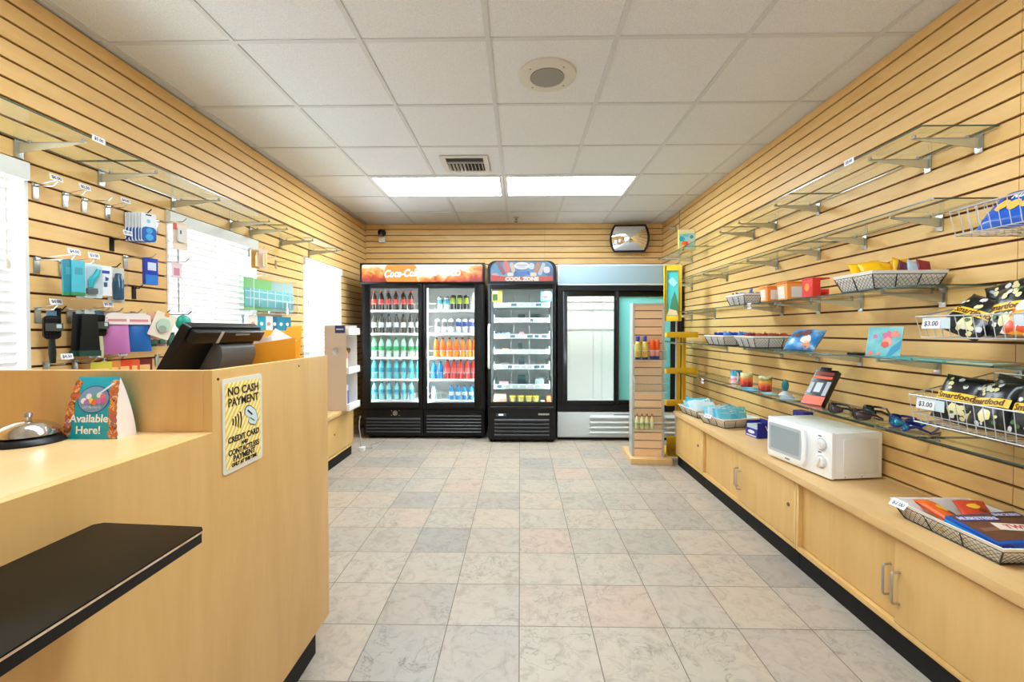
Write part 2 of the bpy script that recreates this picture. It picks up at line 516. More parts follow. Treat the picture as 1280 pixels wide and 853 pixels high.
# front wall behind the camera: plaster around an unseen glazed front, its glow added as fill
FW = MB()
FW.box(XL - 0.1, -1.5, YF - 0.12, YF, 0, ZC).box(1.4, XR + 0.1, YF - 0.12, YF, 0, ZC).box(-1.5, 1.4, YF - 0.12, YF, 2.25, ZC)
tag(FW.build('wall_front', mat('plaster', C_(216, 206, 186), 0.8)), kind='structure')
sf = MB()
for x in (-1.5, -0.55, 0.4, 1.34):
    sf.box(x, x + 0.06, YF - 0.08, YF - 0.02, 0, 2.25)
sf.box(-1.5, 1.4, YF - 0.08, YF - 0.02, 0, 0.08).box(-1.5, 1.4, YF - 0.08, YF - 0.02, 2.19, 2.25).box(-0.55, 0.46, YF - 0.08, YF - 0.02, 0.95, 1.03)
so = tag(sf.build('door_1', mat('bronze frame', (0.05, 0.045, 0.04), 0.4)), kind='structure')
MB().box(-1.5, 1.4, YF - 0.10, YF - 0.09, 0.0, 2.25).build('pane', lamp_mat('shop front fill', (0.93, 0.97, 1.0), REAR_FILL), so)  # unseen pane set glowing to fill the room from the front

# ---- windows and blinds
BLIND = translucent('blind slat', (0.80, 0.80, 0.79), 0.05)
VAL = mat('blind valance', (0.74, 0.74, 0.73), 0.5)
DAY = lamp_mat('daylight pane', (0.82, 0.92, 1.0), WINDOW_LIGHT)
WHERE = ['at the left edge of the photo, nearest the camera', 'behind the register, middle window', 'beside the cola cooler, farthest window']
for i, (a, b_) in enumerate(WIN):
    w = MB()
    w.box(XL - 0.16, XL + 0.003, a, a + 0.014, WZ0, WZ1).box(XL - 0.16, XL + 0.003, b_ - 0.014, b_, WZ0, WZ1)
    w.box(XL - 0.16, XL - 0.001, a, b_, WZ1 - 0.014, WZ1).box(XL - 0.16, XL + 0.02, a, b_, WZ0, WZ0 + 0.02)
    wo = tag(w.build('window_%d' % (i + 1), WPAINT), kind='structure')
    MB().box(XL - 0.15, XL - 0.14, a + 0.014, b_ - 0.014, WZ0 + 0.02, WZ1 - 0.014).build('pane', DAY, wo)
    bt = thing('venetian_blind', 'white slatted venetian blind ' + WHERE[i], 'blind', (XL, (a + b_) / 2, WZ1), group='window blinds')
    hw = (b_ - a) / 2 - 0.018
    MB().box(-0.05, 0.022, -hw - 0.012, hw + 0.012, -0.078, -0.006).build('valance', VAL, bt, bevel=0.004)
    sl = MB()
    z = -0.10
    while z > WZ0 - WZ1 + 0.05:
        sl.at((-0.045, 0, z), (0, R(-62), 0))
        sl.box(-0.028, 0.028, -hw, hw, -0.0012, 0.0012)
        z -= 0.041
    sl.build('slats', BLIND, bt)
    MB().box(-0.06, -0.03, -hw, hw, WZ0 - WZ1 + 0.021, WZ0 - WZ1 + 0.045).build('bottom_rail', VAL, bt, bevel=0.003)
    lt = MB()
    for u in (-hw * 0.72, 0, hw * 0.72):
        lt.cyl((-0.016, u, -0.08), (-0.016, u, WZ0 - WZ1 + 0.04), 0.0012, 5)
    lt.build('ladder_cord', mat('cord', (0.6, 0.6, 0.58), 0.7), bt)
    if i == 1:
        MB().cyl((0.014, -hw + 0.05, -0.08), (0.014, -hw + 0.05, -0.58), 0.004, 8).build('tilt_wand', mat('clear grey rod', (0.35, 0.35, 0.33), 0.2), bt)
    else:
        pl = MB().cyl((0.014, hw - 0.07 if i == 0 else -hw + 0.06, -0.07), (0.014, hw - 0.07 if i == 0 else -hw + 0.06, -0.40), 0.002, 6)
        pl.lathe([(0.004, 0), (0.011, -0.03), (0.009, -0.045)], (0.014, hw - 0.07 if i == 0 else -hw + 0.06, -0.40), 10)
        pl.build('pull_cord', mat('cord tassel', (0.62, 0.58, 0.50), 0.6), bt)

# ---- ceiling fixtures
def fixture(a, b_, c, d, label, power=TROFFER_LIGHT):
    t = thing('ceiling_light', label, 'ceiling light', ((a + b_) / 2, (c + d) / 2, ZC), group='fluorescent ceiling lights')
    hx, hy = (b_ - a) / 2 - 0.013, (d - c) / 2 - 0.013
    f = MB()
    f.box(-hx, hx, -hy, -hy + 0.024, -0.006, 0.004).box(-hx, hx, hy - 0.024, hy, -0.006, 0.004)
    f.box(-hx, -hx + 0.024, -hy + 0.024, hy - 0.024, -0.006, 0.004).box(hx - 0.024, hx, -hy + 0.024, hy - 0.024, -0.006, 0.004)
    f.box(-hx, hx, -hy, hy, 0.08, 0.09)
    f.build('frame', mat('fixture frame', (0.80, 0.80, 0.80), 0.4), t)
    MB().box(-hx + 0.024, hx - 0.024, -hy + 0.024, hy - 0.024, -0.003, 0.003).build('diffuser', lamp_mat('fluorescent diffuser %g' % power, (0.82, 0.93, 1.0), power), t)
fixture(*FIX[0], 'lit rectangular ceiling light on the left of the pair above the coolers')
fixture(*FIX[1], 'lit rectangular ceiling light on the right of the pair above the coolers')
fixture(*FIX[2], 'unseen added ceiling light above the low counter, left of the camera', TROFFER_LIGHT * 0.6)
fixture(*FIX[3], 'unseen added ceiling light above the aisle, right of the camera', TROFFER_LIGHT * 0.6)

t = thing('ceiling_speaker', 'round white ceiling speaker with grey mesh centre', 'speaker', (0.147, 2.40, ZC))
MB().lathe([(0.155, 0.004), (0.153, -0.006), (0.145, -0.010), (0.095, -0.014), (0.088, -0.008)], seg=40).build('trim_ring', mat('speaker ring', C_(208, 205, 196), 0.5), t)
MB().lathe([(0.089, -0.006), (0.089, -0.015), (0.08, -0.017), (0.01, -0.018)], seg=40).build('mesh_grille', mat('speaker mesh', C_(140, 138, 134), 0.6), t)
sc = MB()
for a in (40, 130, 220, 310):
    sc.cyl((0.122 * math.cos(R(a)), 0.122 * math.sin(R(a)), -0.008), (0.122 * math.cos(R(a)), 0.122 * math.sin(R(a)), -0.0145), 0.005, 8)
sc.build('screws', GREY, t)

t = thing('ceiling_vent', 'square white air vent with angled fins in the ceiling', 'vent', (-0.446, 3.66, ZC))
f = MB()
f.box(-0.19, 0.19, -0.18, -0.15, -0.010, 0).box(-0.19, 0.19, 0.14, 0.18, -0.010, 0).box(-0.19, -0.15, -0.15, 0.14, -0.010, 0).box(0.15, 0.19, -0.15, 0.14, -0.010, 0)
f.build('frame', mat('vent white', C_(214, 210, 204), 0.5), t, bevel=0.003)
MB().box(-0.15, 0.15, -0.15, 0.14, -0.002, -0.0005).build('duct', mat('duct dark', (0.03, 0.03, 0.03), 0.8), t)
fn = MB()
for k in range(10):
    fn.at((-0.135 + 0.03 * k, 0, -0.012), (0, R(28 if k < 5 else -28), 0)).box(-0.0015, 0.0015, -0.05, 0.14, -0.010, 0.010)
fn.at().box(-0.15, 0.15, -0.055, -0.05, -0.016, -0.002)
fn.build('fins', mat('vent fins', C_(190, 186, 180), 0.5), t)

t = thing('sprinkler_head', 'small chrome sprinkler head hanging from the ceiling', 'sprinkler', (-0.049, 5.42, ZC))
MB().lathe([(0.034, 0.003), (0.034, -0.004), (0.012, -0.008)], seg=18).build('escutcheon', CHROME, t)
s = MB().cyl((0, 0, -0.006), (0, 0, -0.03), 0.007, 10)
s.tube([(-0.012, 0, -0.02), (-0.014, 0, -0.035), (0, 0, -0.048)], 0.003).tube([(0.012, 0, -0.02), (0.014, 0, -0.035), (0, 0, -0.048)], 0.003)
s.lathe([(0.02, -0.05), (0.02, -0.047)], seg=14)
s.build('deflector', DGREY, t)

t = thing('security_camera', 'small dark dome security camera on the back wall', 'camera', (-1.79, YB, 2.50))
MB().cyl((0, 0, 0), (0, -0.012, 0), 0.045, 20).build('base', BLACK, t)
MB().ball((0, -0.055, -0.005), 0.045, s=(1, 1, 1)).build('dome', BLACK, t)
MB().cyl((0, -0.012, 0), (0, -0.05, 0), 0.03, 14).build('neck', BLACK, t)
MB().cyl((0.01, -0.075, -0.02), (0.015, -0.11, -0.045), 0.018, 14).build('lens', mat('lens', (0.1, 0.1, 0.12), 0.1), t)
MB().box(-0.035, 0.045, -0.05, -0.012, -0.13, -0.07).build('junction_box', WPAINT, t, bevel=0.004)

# convex mirror high in the far right corner
t = thing('convex_mirror', 'convex security mirror with black rim, above the white cooler', 'mirror', (1.38, 5.60, 2.392), rot=(R(8), 0, R(-4)))
def mshape(w, h, n=12):
    """flat top and bottom, bowed sides"""
    pts = []
    r = 0.30
    e = w / 2 - (r - math.sqrt(r * r - (h / 2) ** 2))
    for s in (1, -1):
        a0 = math.asin(h / 2 / r)
        for k in range(n + 1):
            a = -a0 + 2 * a0 * k / n
            pts.append((s * (e + r * math.cos(a) - math.sqrt(r * r - (h / 2) ** 2)), s * r * math.sin(a)))
    return pts
op = mshape(0.49, 0.34)
ip = mshape(0.458, 0.308)
rim = MB()
n = len(op)
vs = [(x, -0.012, z) for x, z in op] + [(x, -0.012, z) for x, z in ip] + [(x, 0.016, z) for x, z in op] + [(x, 0.016, z) for x, z in ip]
fs = []
for k in range(n):
    q = (k + 1) % n
    fs += [(k, q, n + q, n + k), (2 * n + k, 3 * n + k, 3 * n + q, 2 * n + q), (k, 2 * n + k, 2 * n + q, q), (n + k, n + q, 3 * n + q, 3 * n + k)]
rim.add(vs, fs).build('rim', BLACK, t, bevel=0.004)
lens = MB()
vs = [(0, -0.075, 0)]; fs = []
RN = 10
for r_ in range(1, RN + 1):
    s_ = r_ / RN
    for x, z in ip:
        vs.append((x * s_, -0.075 + 0.075 * s_ * s_, z * s_))
for k in range(n):
    q = (k + 1) % n
    fs.append((0, 1 + k, 1 + q))
    for r_ in range(RN - 1):
        fs.append((1 + r_ * n + k, 1 + (r_ + 1) * n + k, 1 + (r_ + 1) * n + q, 1 + r_ * n + q))
lens.add(vs, fs).build('mirror_face', mat('mirror', (0.9, 0.9, 0.9), 0.03, 1.0), t)
MB().cyl((0, 0.016, 0), (0, 0.13, 0.02), 0.012, 10).box(-0.2, 0.2, 0.010, 0.016, -0.13, 0.13).build('mount', BLACK, t)

# ================================================================ SERVICE COUNTER (left)
t = thing('service_counter', 'maple service counter with low ledge and taller privacy screen', 'counter', (0, 0, 0))
CX = -0.745
MB().prism([(-0.9, 0.131), (1.69, 0.131), (1.69, 1.141), (1.052, 1.141), (1.052, 0.991), (-0.9, 0.991)], CX - 0.022, CX, 'x').build('side_panel', MAPLE, t, bevel=0.001)
MB().box(-1.75, CX - 0.0222, -0.9, 1.052, 0.968, 0.991).build('low_top', MAPLETOP, t)
MB().box(-1.75, CX - 0.0225, 1.0525, 1.074, 0.80, 1.141).build('screen_front', wood('maple screen', (0.70, 0.46, 0.19), (0.57, 0.345, 0.12), scale=(3.5, 3.5, 0.5), rough=0.4), t, bevel=0.0015)
MB().box(-1.36, CX - 0.0225, 1.0745, 1.69, 0.925, 0.95).build('work_surface', MAPLETOP, t, bevel=0.0015)
MB().box(-1.36, CX - 0.03, 1.66, 1.685, 0.131, 0.925).build('end_panel', MAPLE, t, bevel=0.0015)
MB().box(CX - 0.055, CX - 0.038, -0.9, 1.655, 0.0, 0.131).box(-1.36, CX - 0.055, 1.638, 1.655, 0, 0.131).build('kick_board', BLACKM, t)
sb = MB()
for y, z in ((1.072, 1.118), (1.47, 1.118)):
    sb.cyl((CX - 0.001, y, z), (CX + 0.0012, y, z), 0.0035, 8)
sb.build('screw_heads', mat('bronze screw', (0.10, 0.05, 0.02), 0.4, 0.6), t)

# black writing ledge fixed to the counter side
t = thing('writing_ledge', 'black writing ledge with chipped pale edge on the counter side', 'ledge', (CX, 0.30, 0.90))
tp = [(0.0, -0.75), (0.185, -0.75), (0.205, -0.73), (0.205, 0.435), (0.196, 0.445), (0.012, 0.458), (0.0, 0.45)]
MB().prism(tp, -0.0022, 0.0, 'z').build('top_laminate', mat('black laminate', (0.007, 0.0055, 0.0035), 0.3, 0, 0.12), t)
core = MB()
core.prism([(u * 0.99 + 0.002, v * 0.999) for u, v in tp], -0.0056, -0.0024, 'z')
core.build('chipped_core', blotch('chipped edge', [(0, (0.55, 0.36, 0.25)), (0.42, (0.62, 0.43, 0.30)), (0.55, (0.75, 0.60, 0.47))], 60, kind='noise', interp='LINEAR'), t)
MB().prism([(u * 0.985 + 0.002, v * 0.998) for u, v in tp], -0.022, -0.0058, 'z').build('black_edge_band', BLACK, t)
un = MB()
un.prism([(0.0005, -0.0222), (0.196, -0.0222), (0.172, -0.038), (0.0005, -0.038)], -0.75, 0.435, 'y')
un.build('underside_rail', mat('grey brown underside', (0.14, 0.115, 0.08), 0.6), t)

# ---- NO CASH sign
t = thing('no_cash_sign', 'yellow striped no cash payment sign on the counter side', 'sign', (CX + 0.0005, 1.167, 0.994))
def rrect(w, h, r, n=5):
    pts = []
    for cx_, cy_, a0 in ((w / 2 - r, h / 2 - r, 0), (-w / 2 + r, h / 2 - r, 90), (-w / 2 + r, -h / 2 + r, 180), (w / 2 - r, -h / 2 + r, 270)):
        for k in range(n + 1):
            a = R(a0 + 90 * k / n)
            pts.append((cx_ + r * math.cos(a), cy_ + r * math.sin(a)))
    return pts
SW, SH = 0.168, 0.242
MB().prism(rrect(SW, SH, 0.010), 0, 0.003, 'x').build('board', mat('sign white', C_(222, 222, 212), 0.45), t)
def stripes(name, c1, c2, period, ang):
    m, nt, b = _new(name); L = nt.links.new
    tc = N(nt, 'ShaderNodeTexCoord'); sp = N(nt, 'ShaderNodeSeparateXYZ'); L(tc.outputs['Object'], sp.inputs[0])
    a = N(nt, 'ShaderNodeMath', operation='MULTIPLY'); a.inputs[1].default_value = math.cos(R(ang)) / period; L(sp.outputs['Y'], a.inputs[0])
    c = N(nt, 'ShaderNodeMath', operation='MULTIPLY_ADD'); c.inputs[1].default_value = -math.sin(R(ang)) / period; L(sp.outputs['Z'], c.inputs[0]); L(a.outputs[0], c.inputs[2])
    fr = N(nt, 'ShaderNodeMath', operation='FRACT'); L(c.outputs[0], fr.inputs[0])
    r = ramp(nt, [(0, c1), (0.5, c2)], 'CONSTANT'); L(fr.outputs[0], r.inputs[0]); L(r.outputs[0], b.inputs['Base Color'])
    b.inputs['Roughness'].default_value = 0.45
    return m
MB().prism(rrect(SW - 0.02, SH - 0.022, 0.006), 0.003, 0.0036, 'x').build('striped_face', stripes('yellow stripes', C_(240, 206, 66), C_(250, 240, 190), 0.0135, 38), t)
TX = (PI / 2, 0, PI / 2)
for s, z, size, sx in (('NO CASH', 0.086, 0.030, 1.0), ('PAYMENT', 0.058, 0.030, 0.98), ('CREDIT CARD', -0.038, 0.0215, 0.97), ('AND', -0.0545, 0.013, 1.0), ('CONTACTLESS', -0.071, 0.0205, 0.94), ('PAYMENT', -0.0885, 0.021, 1.0), ('ONLY AT THIS TIME', -0.104, 0.0125, 0.95)):
    text('lettering', s, size, INK, t, (0.0042, 0, z), TX, bold=0.0006, sx=sx)
wv = MB()
for k, r_ in enumerate((0.020, 0.031, 0.042, 0.053)):
    a0 = 26
    pts_o = [(-0.066 + (r_ + 0.0028) * math.cos(R(a)), 0.008 + (r_ + 0.0028) * math.sin(R(a))) for a in range(-a0, a0 + 1, 6)]
    pts_i = [(-0.066 + (r_ - 0.0016) * math.cos(R(a)), 0.008 + (r_ - 0.0016) * math.sin(R(a))) for a in range(a0, -a0 - 1, -6)]
    wv.prism(pts_o + pts_i, 0.0037, 0.0043, 'x')
wv.build('contactless_waves', INK, t)
hand = [(0.004, 0.030), (0.012, 0.038), (0.024, 0.038), (0.032, 0.034), (0.050, 0.022), (0.056, 0.008), (0.062, -0.006), (0.055, -0.010), (0.048, -0.020), (0.040, -0.016), (0.026, -0.012), (0.018, -0.004), (0.022, 0.006), (0.010, 0.012), (0.003, 0.020)]
def grow(poly, d):
    cx_ = sum(p[0] for p in poly) / len(poly); cy_ = sum(p[1] for p in poly) / len(poly)
    return [(cx_ + (x - cx_) * d, cy_ + (y - cy_) * d) for x, y in poly]
MB().prism(grow(hand, 1.08), 0.0037, 0.0041, 'x').build('hand_outline', INK, t)
MB().prism(grow(hand, 0.98), 0.0041, 0.0045, 'x').build('hand_print', ink(206, 226, 232), t)
MB().prism([(0.012, 0.026), (0.016, 0.029), (0.036, 0.014), (0.033, 0.010)], 0.0045, 0.0048, 'x').prism([(0.024, 0.004), (0.026, 0.006), (0.046, -0.006), (0.044, -0.008)], 0.0045, 0.0048, 'x').build('hand_lines', INK, t)

# ---- call bell
t = thing('call_bell', 'chrome call bell with black base on the low counter', 'bell', (-1.085, 0.95, 0.991))
MB().lathe([(0.062, 0.0), (0.064, 0.004), (0.060, 0.010), (0.050, 0.016), (0.044, 0.018)], seg=36).build('base', BLACK, t)
MB().lathe([(0.052, 0.017), (0.054, 0.019), (0.050, 0.030), (0.040, 0.040), (0.024, 0.047), (0.008, 0.050)], seg=40).build('dome', mat('bell chrome', (0.72, 0.69, 0.63), 0.12, 1.0), t)
MB().cyl((0, 0, 0.049), (0, 0, 0.058), 0.005, 12).lathe([(0.006, 0.057), (0.008, 0.061), (0.006, 0.066)], seg=14).build('plunger', CHROME, t)

# ---- table tent card
t = thing('table_tent', 'blue table tent card reading Available Here beside the bell', 'tent card', (-0.979, 1.008, 0.991), rz=R(1))
W_, H_, D_ = 0.124, 0.140, 0.052
pf = []
for k in range(13):
    z = H_ * k / 12
    pf.append((-D_ / 2 + (D_ / 2) * (k / 12) ** 1.9, z))
ff = MB()
for k in range(12):
    (y0, z0), (y1, z1) = pf[k], pf[k + 1]
    tp = lambda z: W_ / 2 - 0.014 * (z / H_)
    ff.add([(-tp(z0), y0, z0), (tp(z0), y0, z0), (tp(z1), y1, z1), (-tp(z1), y1, z1)], [(0, 1, 2, 3)], 0)
    ff.add([(-tp(z0), -y0, z0), (tp(z0), -y0, z0), (tp(z1), -y1, z1), (-tp(z1), -y1, z1)], [(3, 2, 1, 0)], 0)
def tent_mat():
    return mat('tent card blue', C_(20, 168, 196), 0.35)
ff.build('card', tent_mat(), t)
for s in (1, -1):
    sd = MB()
    po = [(y, z) for y, z in pf] + [(-y, z) for y, z in pf[::-1][1:]]
    vs = [(s * (W_ / 2 - 0.014 * (z / H_) - 0.0005), y, z) for y, z in po]
    m_ = len(vs)
    sd.add(vs, [(k, k + 1, m_ - 2 - k, m_ - 1 - k) for k in range(11)] + [(11, 12, 13)])
    sd.build('white_side', mat('tent side', C_(228, 222, 218), 0.6), t, smooth=False)
def tsurf(x, z):
    k = max(0.0, min(1.0, z / H_)); return -D_ / 2 + (D_ / 2) * k ** 1.9
def tent_disc(cx_, cz_, rx, rz_, off, m, nm, n=22):
    vs = [(cx_, tsurf(0, cz_) - off, cz_)] + [(cx_ + rx * math.cos(2 * PI * k / n), tsurf(0, cz_ + rz_ * math.sin(2 * PI * k / n)) - off, cz_ + rz_ * math.sin(2 * PI * k / n)) for k in range(n)]
    o = MB().add(vs, [(0, 1 + k, 1 + (k + 1) % n) for k in range(n)]).build(nm, m, t, smooth=False)
    return o
tent_disc(0.0, 0.089, 0.0365, 0.031, 0.0008, ink(22, 84, 150), 'logo_ring')
tent_disc(0.0, 0.089, 0.0345, 0.029, 0.0012, ink(120, 160, 196), 'logo_disc')
rnd = random.Random(3)
for k, (x, z, c) in enumerate([(-0.012, 0.096, (238, 236, 240)), (-0.022, 0.086, (240, 240, 244)), (-0.006, 0.086, (226, 205, 96)), (0.004, 0.093, (102, 168, 130)), (0.012, 0.099, (230, 232, 240)), (0.021, 0.096, (226, 110, 130)), (0.014, 0.085, (190, 130, 200)), (0.003, 0.083, (228, 100, 70)), (0.024, 0.086, (216, 90, 150)), (-0.014, 0.082, (160, 120, 190))]):
    tent_disc(x, z, 0.0065, 0.0065, 0.0016 + 0.0001 * k, ink(*c), 'logo_bead', 12)
o = text('logo_lettering', 'DIP N DOTS', 0.0075, ink(240, 244, 246), t, (0, 0, 0), matrix=Matrix.Identity(4), depth=0.0002)
for v in o.data.vertices:
    x, z = v.co.x, v.co.y + 0.072
    v.co = Vector((x, tsurf(0, z) - 0.0030, z))
MB().add([(0.008, tsurf(0, 0.102) - 0.003, 0.102), (0.012, tsurf(0, 0.100) - 0.003, 0.100), (0.042, tsurf(0, 0.124) - 0.003, 0.124), (0.039, tsurf(0, 0.127) - 0.003, 0.127)], [(0, 1, 2, 3)]).build('logo_spoon', ink(222, 232, 240), t)
for s, z0, sz in (('Available', 0.046, 0.0245), ('Here!', 0.020, 0.0245)):
    o = text('lettering', s, sz, ink(250, 250, 248), t, (0, 0, 0), matrix=Matrix.Identity(4), bold=0.0005, depth=0.0002)
    for v in o.data.vertices:
        x, z = v.co.x - 0.004, v.co.y + z0
        v.co = Vector((x, tsurf(0, z) - 0.0015 - v.co.z, z))
cols = [(206, 98, 58), (222, 146, 60), (150, 110, 130), (196, 120, 70), (120, 66, 44), (226, 178, 120), (170, 90, 50), (214, 92, 56)]
for s in (-1, 1):
    z = 0.012
    k = 0
    while z < 0.128:
        r_ = rnd.uniform(0.0075, 0.012)
        ex = W_ / 2 - 0.014 * (z / H_)
        tent_disc(s * (ex - r_ * 0.75), z, r_, r_, 0.0010 + 0.0002 * (k % 3), blotch('dots art %d' % (k % 4), [(0, C_(*cols[k % 8])), (0.35, C_(*cols[(k + 3) % 8])), (0.7, C_(*cols[(k + 5) % 8]))], 240), 'dots_art', 16)
        z += r_ * 1.35; k += 1

# ---- register screen seen from behind
t = thing('register_screen', 'black touchscreen register tilted back behind the privacy screen', 'register', (-0.905, 1.355, 1.2515))
ang = R(30)
body = MB(); hb = MB()
M0 = Matrix.Rotation(ang, 4, 'Y')
body.M = M0 @ Matrix.Translation((0, 0, -0.135))
body.prism(rrect(0.335, 0.27, 0.012), -0.020, 0.006, 'x')
body.build('screen_shell', BLACK, t, bevel=0.004)
hb.M = M0 @ Matrix.Translation((0.006, 0, -0.022))
hb.box(0, 0.022, -0.163, 0.163, -0.022, 0.016)
hb.build('top_housing', mat('housing', (0.010, 0.011, 0.012), 0.3, spec=0.3), t, bevel=0.008)
g = MB(); g.M = M0 @ Matrix.Translation((-0.0215, 0, -0.135))
g.box(0, 0.001, -0.152, 0.152, -0.118, 0.118).build('screen_glass', mat('screen glass', (0.005, 0.006, 0.008), 0.08), t)
st = MB(); st.M = M0 @ Matrix.Translation((0.006, 0.045, -0.16))
pr = [(0, 0.11), (0.028, 0.105), (0.045, 0.085), (0.052, 0.05), (0.052, -0.11), (0, -0.11)]
st.prism(pr, -0.085, 0.085, 'y')
st.build('grey_stand', mat('stand grey', (0.10, 0.10, 0.097), 0.45), t, bevel=0.005)
bs = MB().box(-0.20, 0.02, -0.10, 0.13, -0.30, -0.27)
bs.prism([(-0.16, -0.27), (-0.02, -0.27), (-0.03, -0.19), (-0.085, -0.17)], -0.03, 0.12, 'y')
bs.build('foot', DGREY, t, bevel=0.004)
st2 = MB(); st2.M = M0 @ Matrix.Translation((0.0285, -0.06, -0.02))
st2.box(0, 0.0012, -0.006, 0.006, -0.022, 0.0166).build('tape_strip', mat('tape', C_(196, 200, 200), 0.5), t)
st3 = MB(); st3.M = M0 @ Matrix.Translation((0.0285, 0.04, -0.014))
st3.box(0, 0.0008, -0.035, 0.035, -0.003, 0.003).build('maker_mark', mat('mark grey', C_(150, 156, 158), 0.4), t)

# ---- padded envelope full of receipts
t = thing('padded_envelope', 'open orange padded envelope standing behind the counter screen', 'envelope', (-0.905, 1.598, 0.9505), rz=R(10))
EN = mat('kraft orange', C_(240, 158, 28), 0.6)
e = MB()
w2 = 0.088
vs = [(-w2, -0.030, 0), (w2, -0.030, 0), (w2 + 0.004, -0.045, 0.262), (-w2 - 0.002, -0.045, 0.232)]
e.add(vs + [(x, y + 0.003, z) for x, y, z in vs], [(0, 1, 2, 3), (7, 6, 5, 4), (0, 4, 5, 1), (1, 5, 6, 2), (2, 6, 7, 3), (3, 7, 4, 0)])
e.build('front_sheet', EN, t)
e = MB()
vs = [(-w2, -0.030, 0), (w2, -0.030, 0), (w2 + 0.002, 0.034, 0.305), (w2 - 0.05, 0.036, 0.300), (w2 - 0.055, 0.036, 0.286), (-w2, 0.036, 0.290)]
e.add(vs + [(x, y + 0.003, z) for x, y, z in vs], [(0, 1, 2, 3, 4, 5), (11, 10, 9, 8, 7, 6), (0, 6, 7, 1), (1, 7, 8, 2), (2, 8, 9, 3), (3, 9, 10, 4), (4, 10, 11, 5), (5, 11, 6, 0)])
e.build('back_sheet', EN, t)
e = MB()
for s in (-1, 1):
    e.add([(s * w2, -0.030, 0), (s * (w2 + 0.003), -0.043, 0.245), (s * w2 * 0.9, 0, 0.2), (s * (w2 + 0.001), 0.035, 0.288), (s * w2, -0.028, 0)], [(0, 1, 2), (0, 2, 3, 4)])
e.build('gusset', EN, t)
for k, (x, y, z, rx, ry, rz_, lb) in enumerate(((-0.035, -0.010, 0.20, 8, -12, 10, 'curled white receipt at the left of the orange envelope mouth'), (0.012, 0.004, 0.222, -4, 30, -8, 'folded white receipt poking highest out of the orange envelope'), (-0.005, 0.016, 0.205, 2, -30, 4, 'white receipt at the back of the orange envelope mouth'))):
    p = MB()
    M = Matrix.Rotation(R(10), 4, 'Z')
    loc = M @ Vector((x, y, 0)) + Vector((-0.905, 1.598, 0.9505 + z))
    p.at(loc, (R(rx), R(ry), R(rz_ + 14)))
    vs = []
    for i in range(7):
        for j in range(2):
            vs.append((-0.045 + 0.015 * i, 0.006 * math.sin(i * 0.9 + k), -0.06 + 0.12 * j))
    p.add(vs, [(2 * i, 2 * i + 2, 2 * i + 3, 2 * i + 1) for i in range(6)])
    tag(p.build('receipt', PAPER), lb, 'paper', 'receipts in the envelope')

# ================================================================ LOW CABINETS
def u_handle(parent, x, y, z0, z1, name='handle'):
    h = MB().tube([(x, y, z0), (x - 0.026, y, z0 + 0.002), (x - 0.030, y, z0 + 0.010), (x - 0.030, y, z1 - 0.010), (x - 0.026, y, z1 - 0.002), (x, y, z1)], 0.0045, 8)
    return h.build(name, STEEL, parent)
def lock(parent, x, y, z):
    l = MB().cyl((x + 0.001, y, z), (x - 0.004, y, z), 0.010, 14).box(x - 0.0046, x - 0.004, y - 0.001, y + 0.001, z - 0.005, z + 0.005)
    return l.build('lock', mat('lock brass', (0.22, 0.14, 0.06), 0.3, 0.8), parent)
FX = 1.43
def cabinet(y0, y1, doors, label, end=False):
    t = thing('low_cabinet', label, 'cabinet', (FX, (y0 + y1) / 2, 0), group='low cabinets along the right wall')
    a, b_ = y0 - (y0 + y1) / 2 + 0.001, y1 - (y0 + y1) / 2 - 0.001
    c = MB()
    c.box(0.0, 0.395, a, a + 0.018, 0.10, 0.459).box(0.0, 0.395, b_ - 0.018, b_, 0.10, 0.459)
    c.box(0.0, 0.395, a + 0.018, b_ - 0.018, 0.10, 0.122).box(0.38, 0.395, a + 0.018, b_ - 0.018, 0.122, 0.459).box(0.0, 0.395, a + 0.018, b_ - 0.018, 0.445, 0.459)
    c.build('carcass', MAPLE, t, bevel=0.001)
    MB().box(0.02, 0.035, a, b_, 0.0, 0.10).build('kick_board', BLACKM, t)
    for (d0, d1, x, hy, ly) in doors:
        d0 -= (y0 + y1) / 2; d1 -= (y0 + y1) / 2
        d = MB().box(x, x + 0.016, d0, d1, 0.126, 0.444).build('door', MAPLE, t, bevel=0.0012)
        if hy: u_handle(d, x, hy - (y0 + y1) / 2, 0.205, 0.325)
        if ly: lock(d, x, ly - (y0 + y1) / 2, 0.31)
cabinet(3.475, 4.055, [(3.495, 4.035, 0.001, None, 3.55)], 'single door maple cabinet at the far end, beside the rotating rack')
cabinet(2.295, 3.473, [(2.895, 3.453, 0.020, 2.935, None), (2.315, 2.898, 0.001, 2.868, 2.36)], 'middle maple cabinet with paired handles, under the mask baskets')
cabinet(1.105, 2.293, [(1.690, 2.273, 0.020, 1.735, None), (1.125, 1.694, 0.001, 1.672, 1.17)], 'maple cabinet with paired handles, under microwave and candy tray')
cabinet(-0.085, 1.103, [(0.505, 1.083, 0.020, 0.545, None), (-0.065, 0.508, 0.001, 0.478, -0.02)], 'maple cabinet nearest the camera')
tag(MB().box(1.408, XR - 0.001, -0.10, 4.065, 0.4595, 0.495).build('cabinet_worktop', MAPLETOP, None, bevel=0.003), 'long maple worktop over the low cabinets on the right', 'worktop')

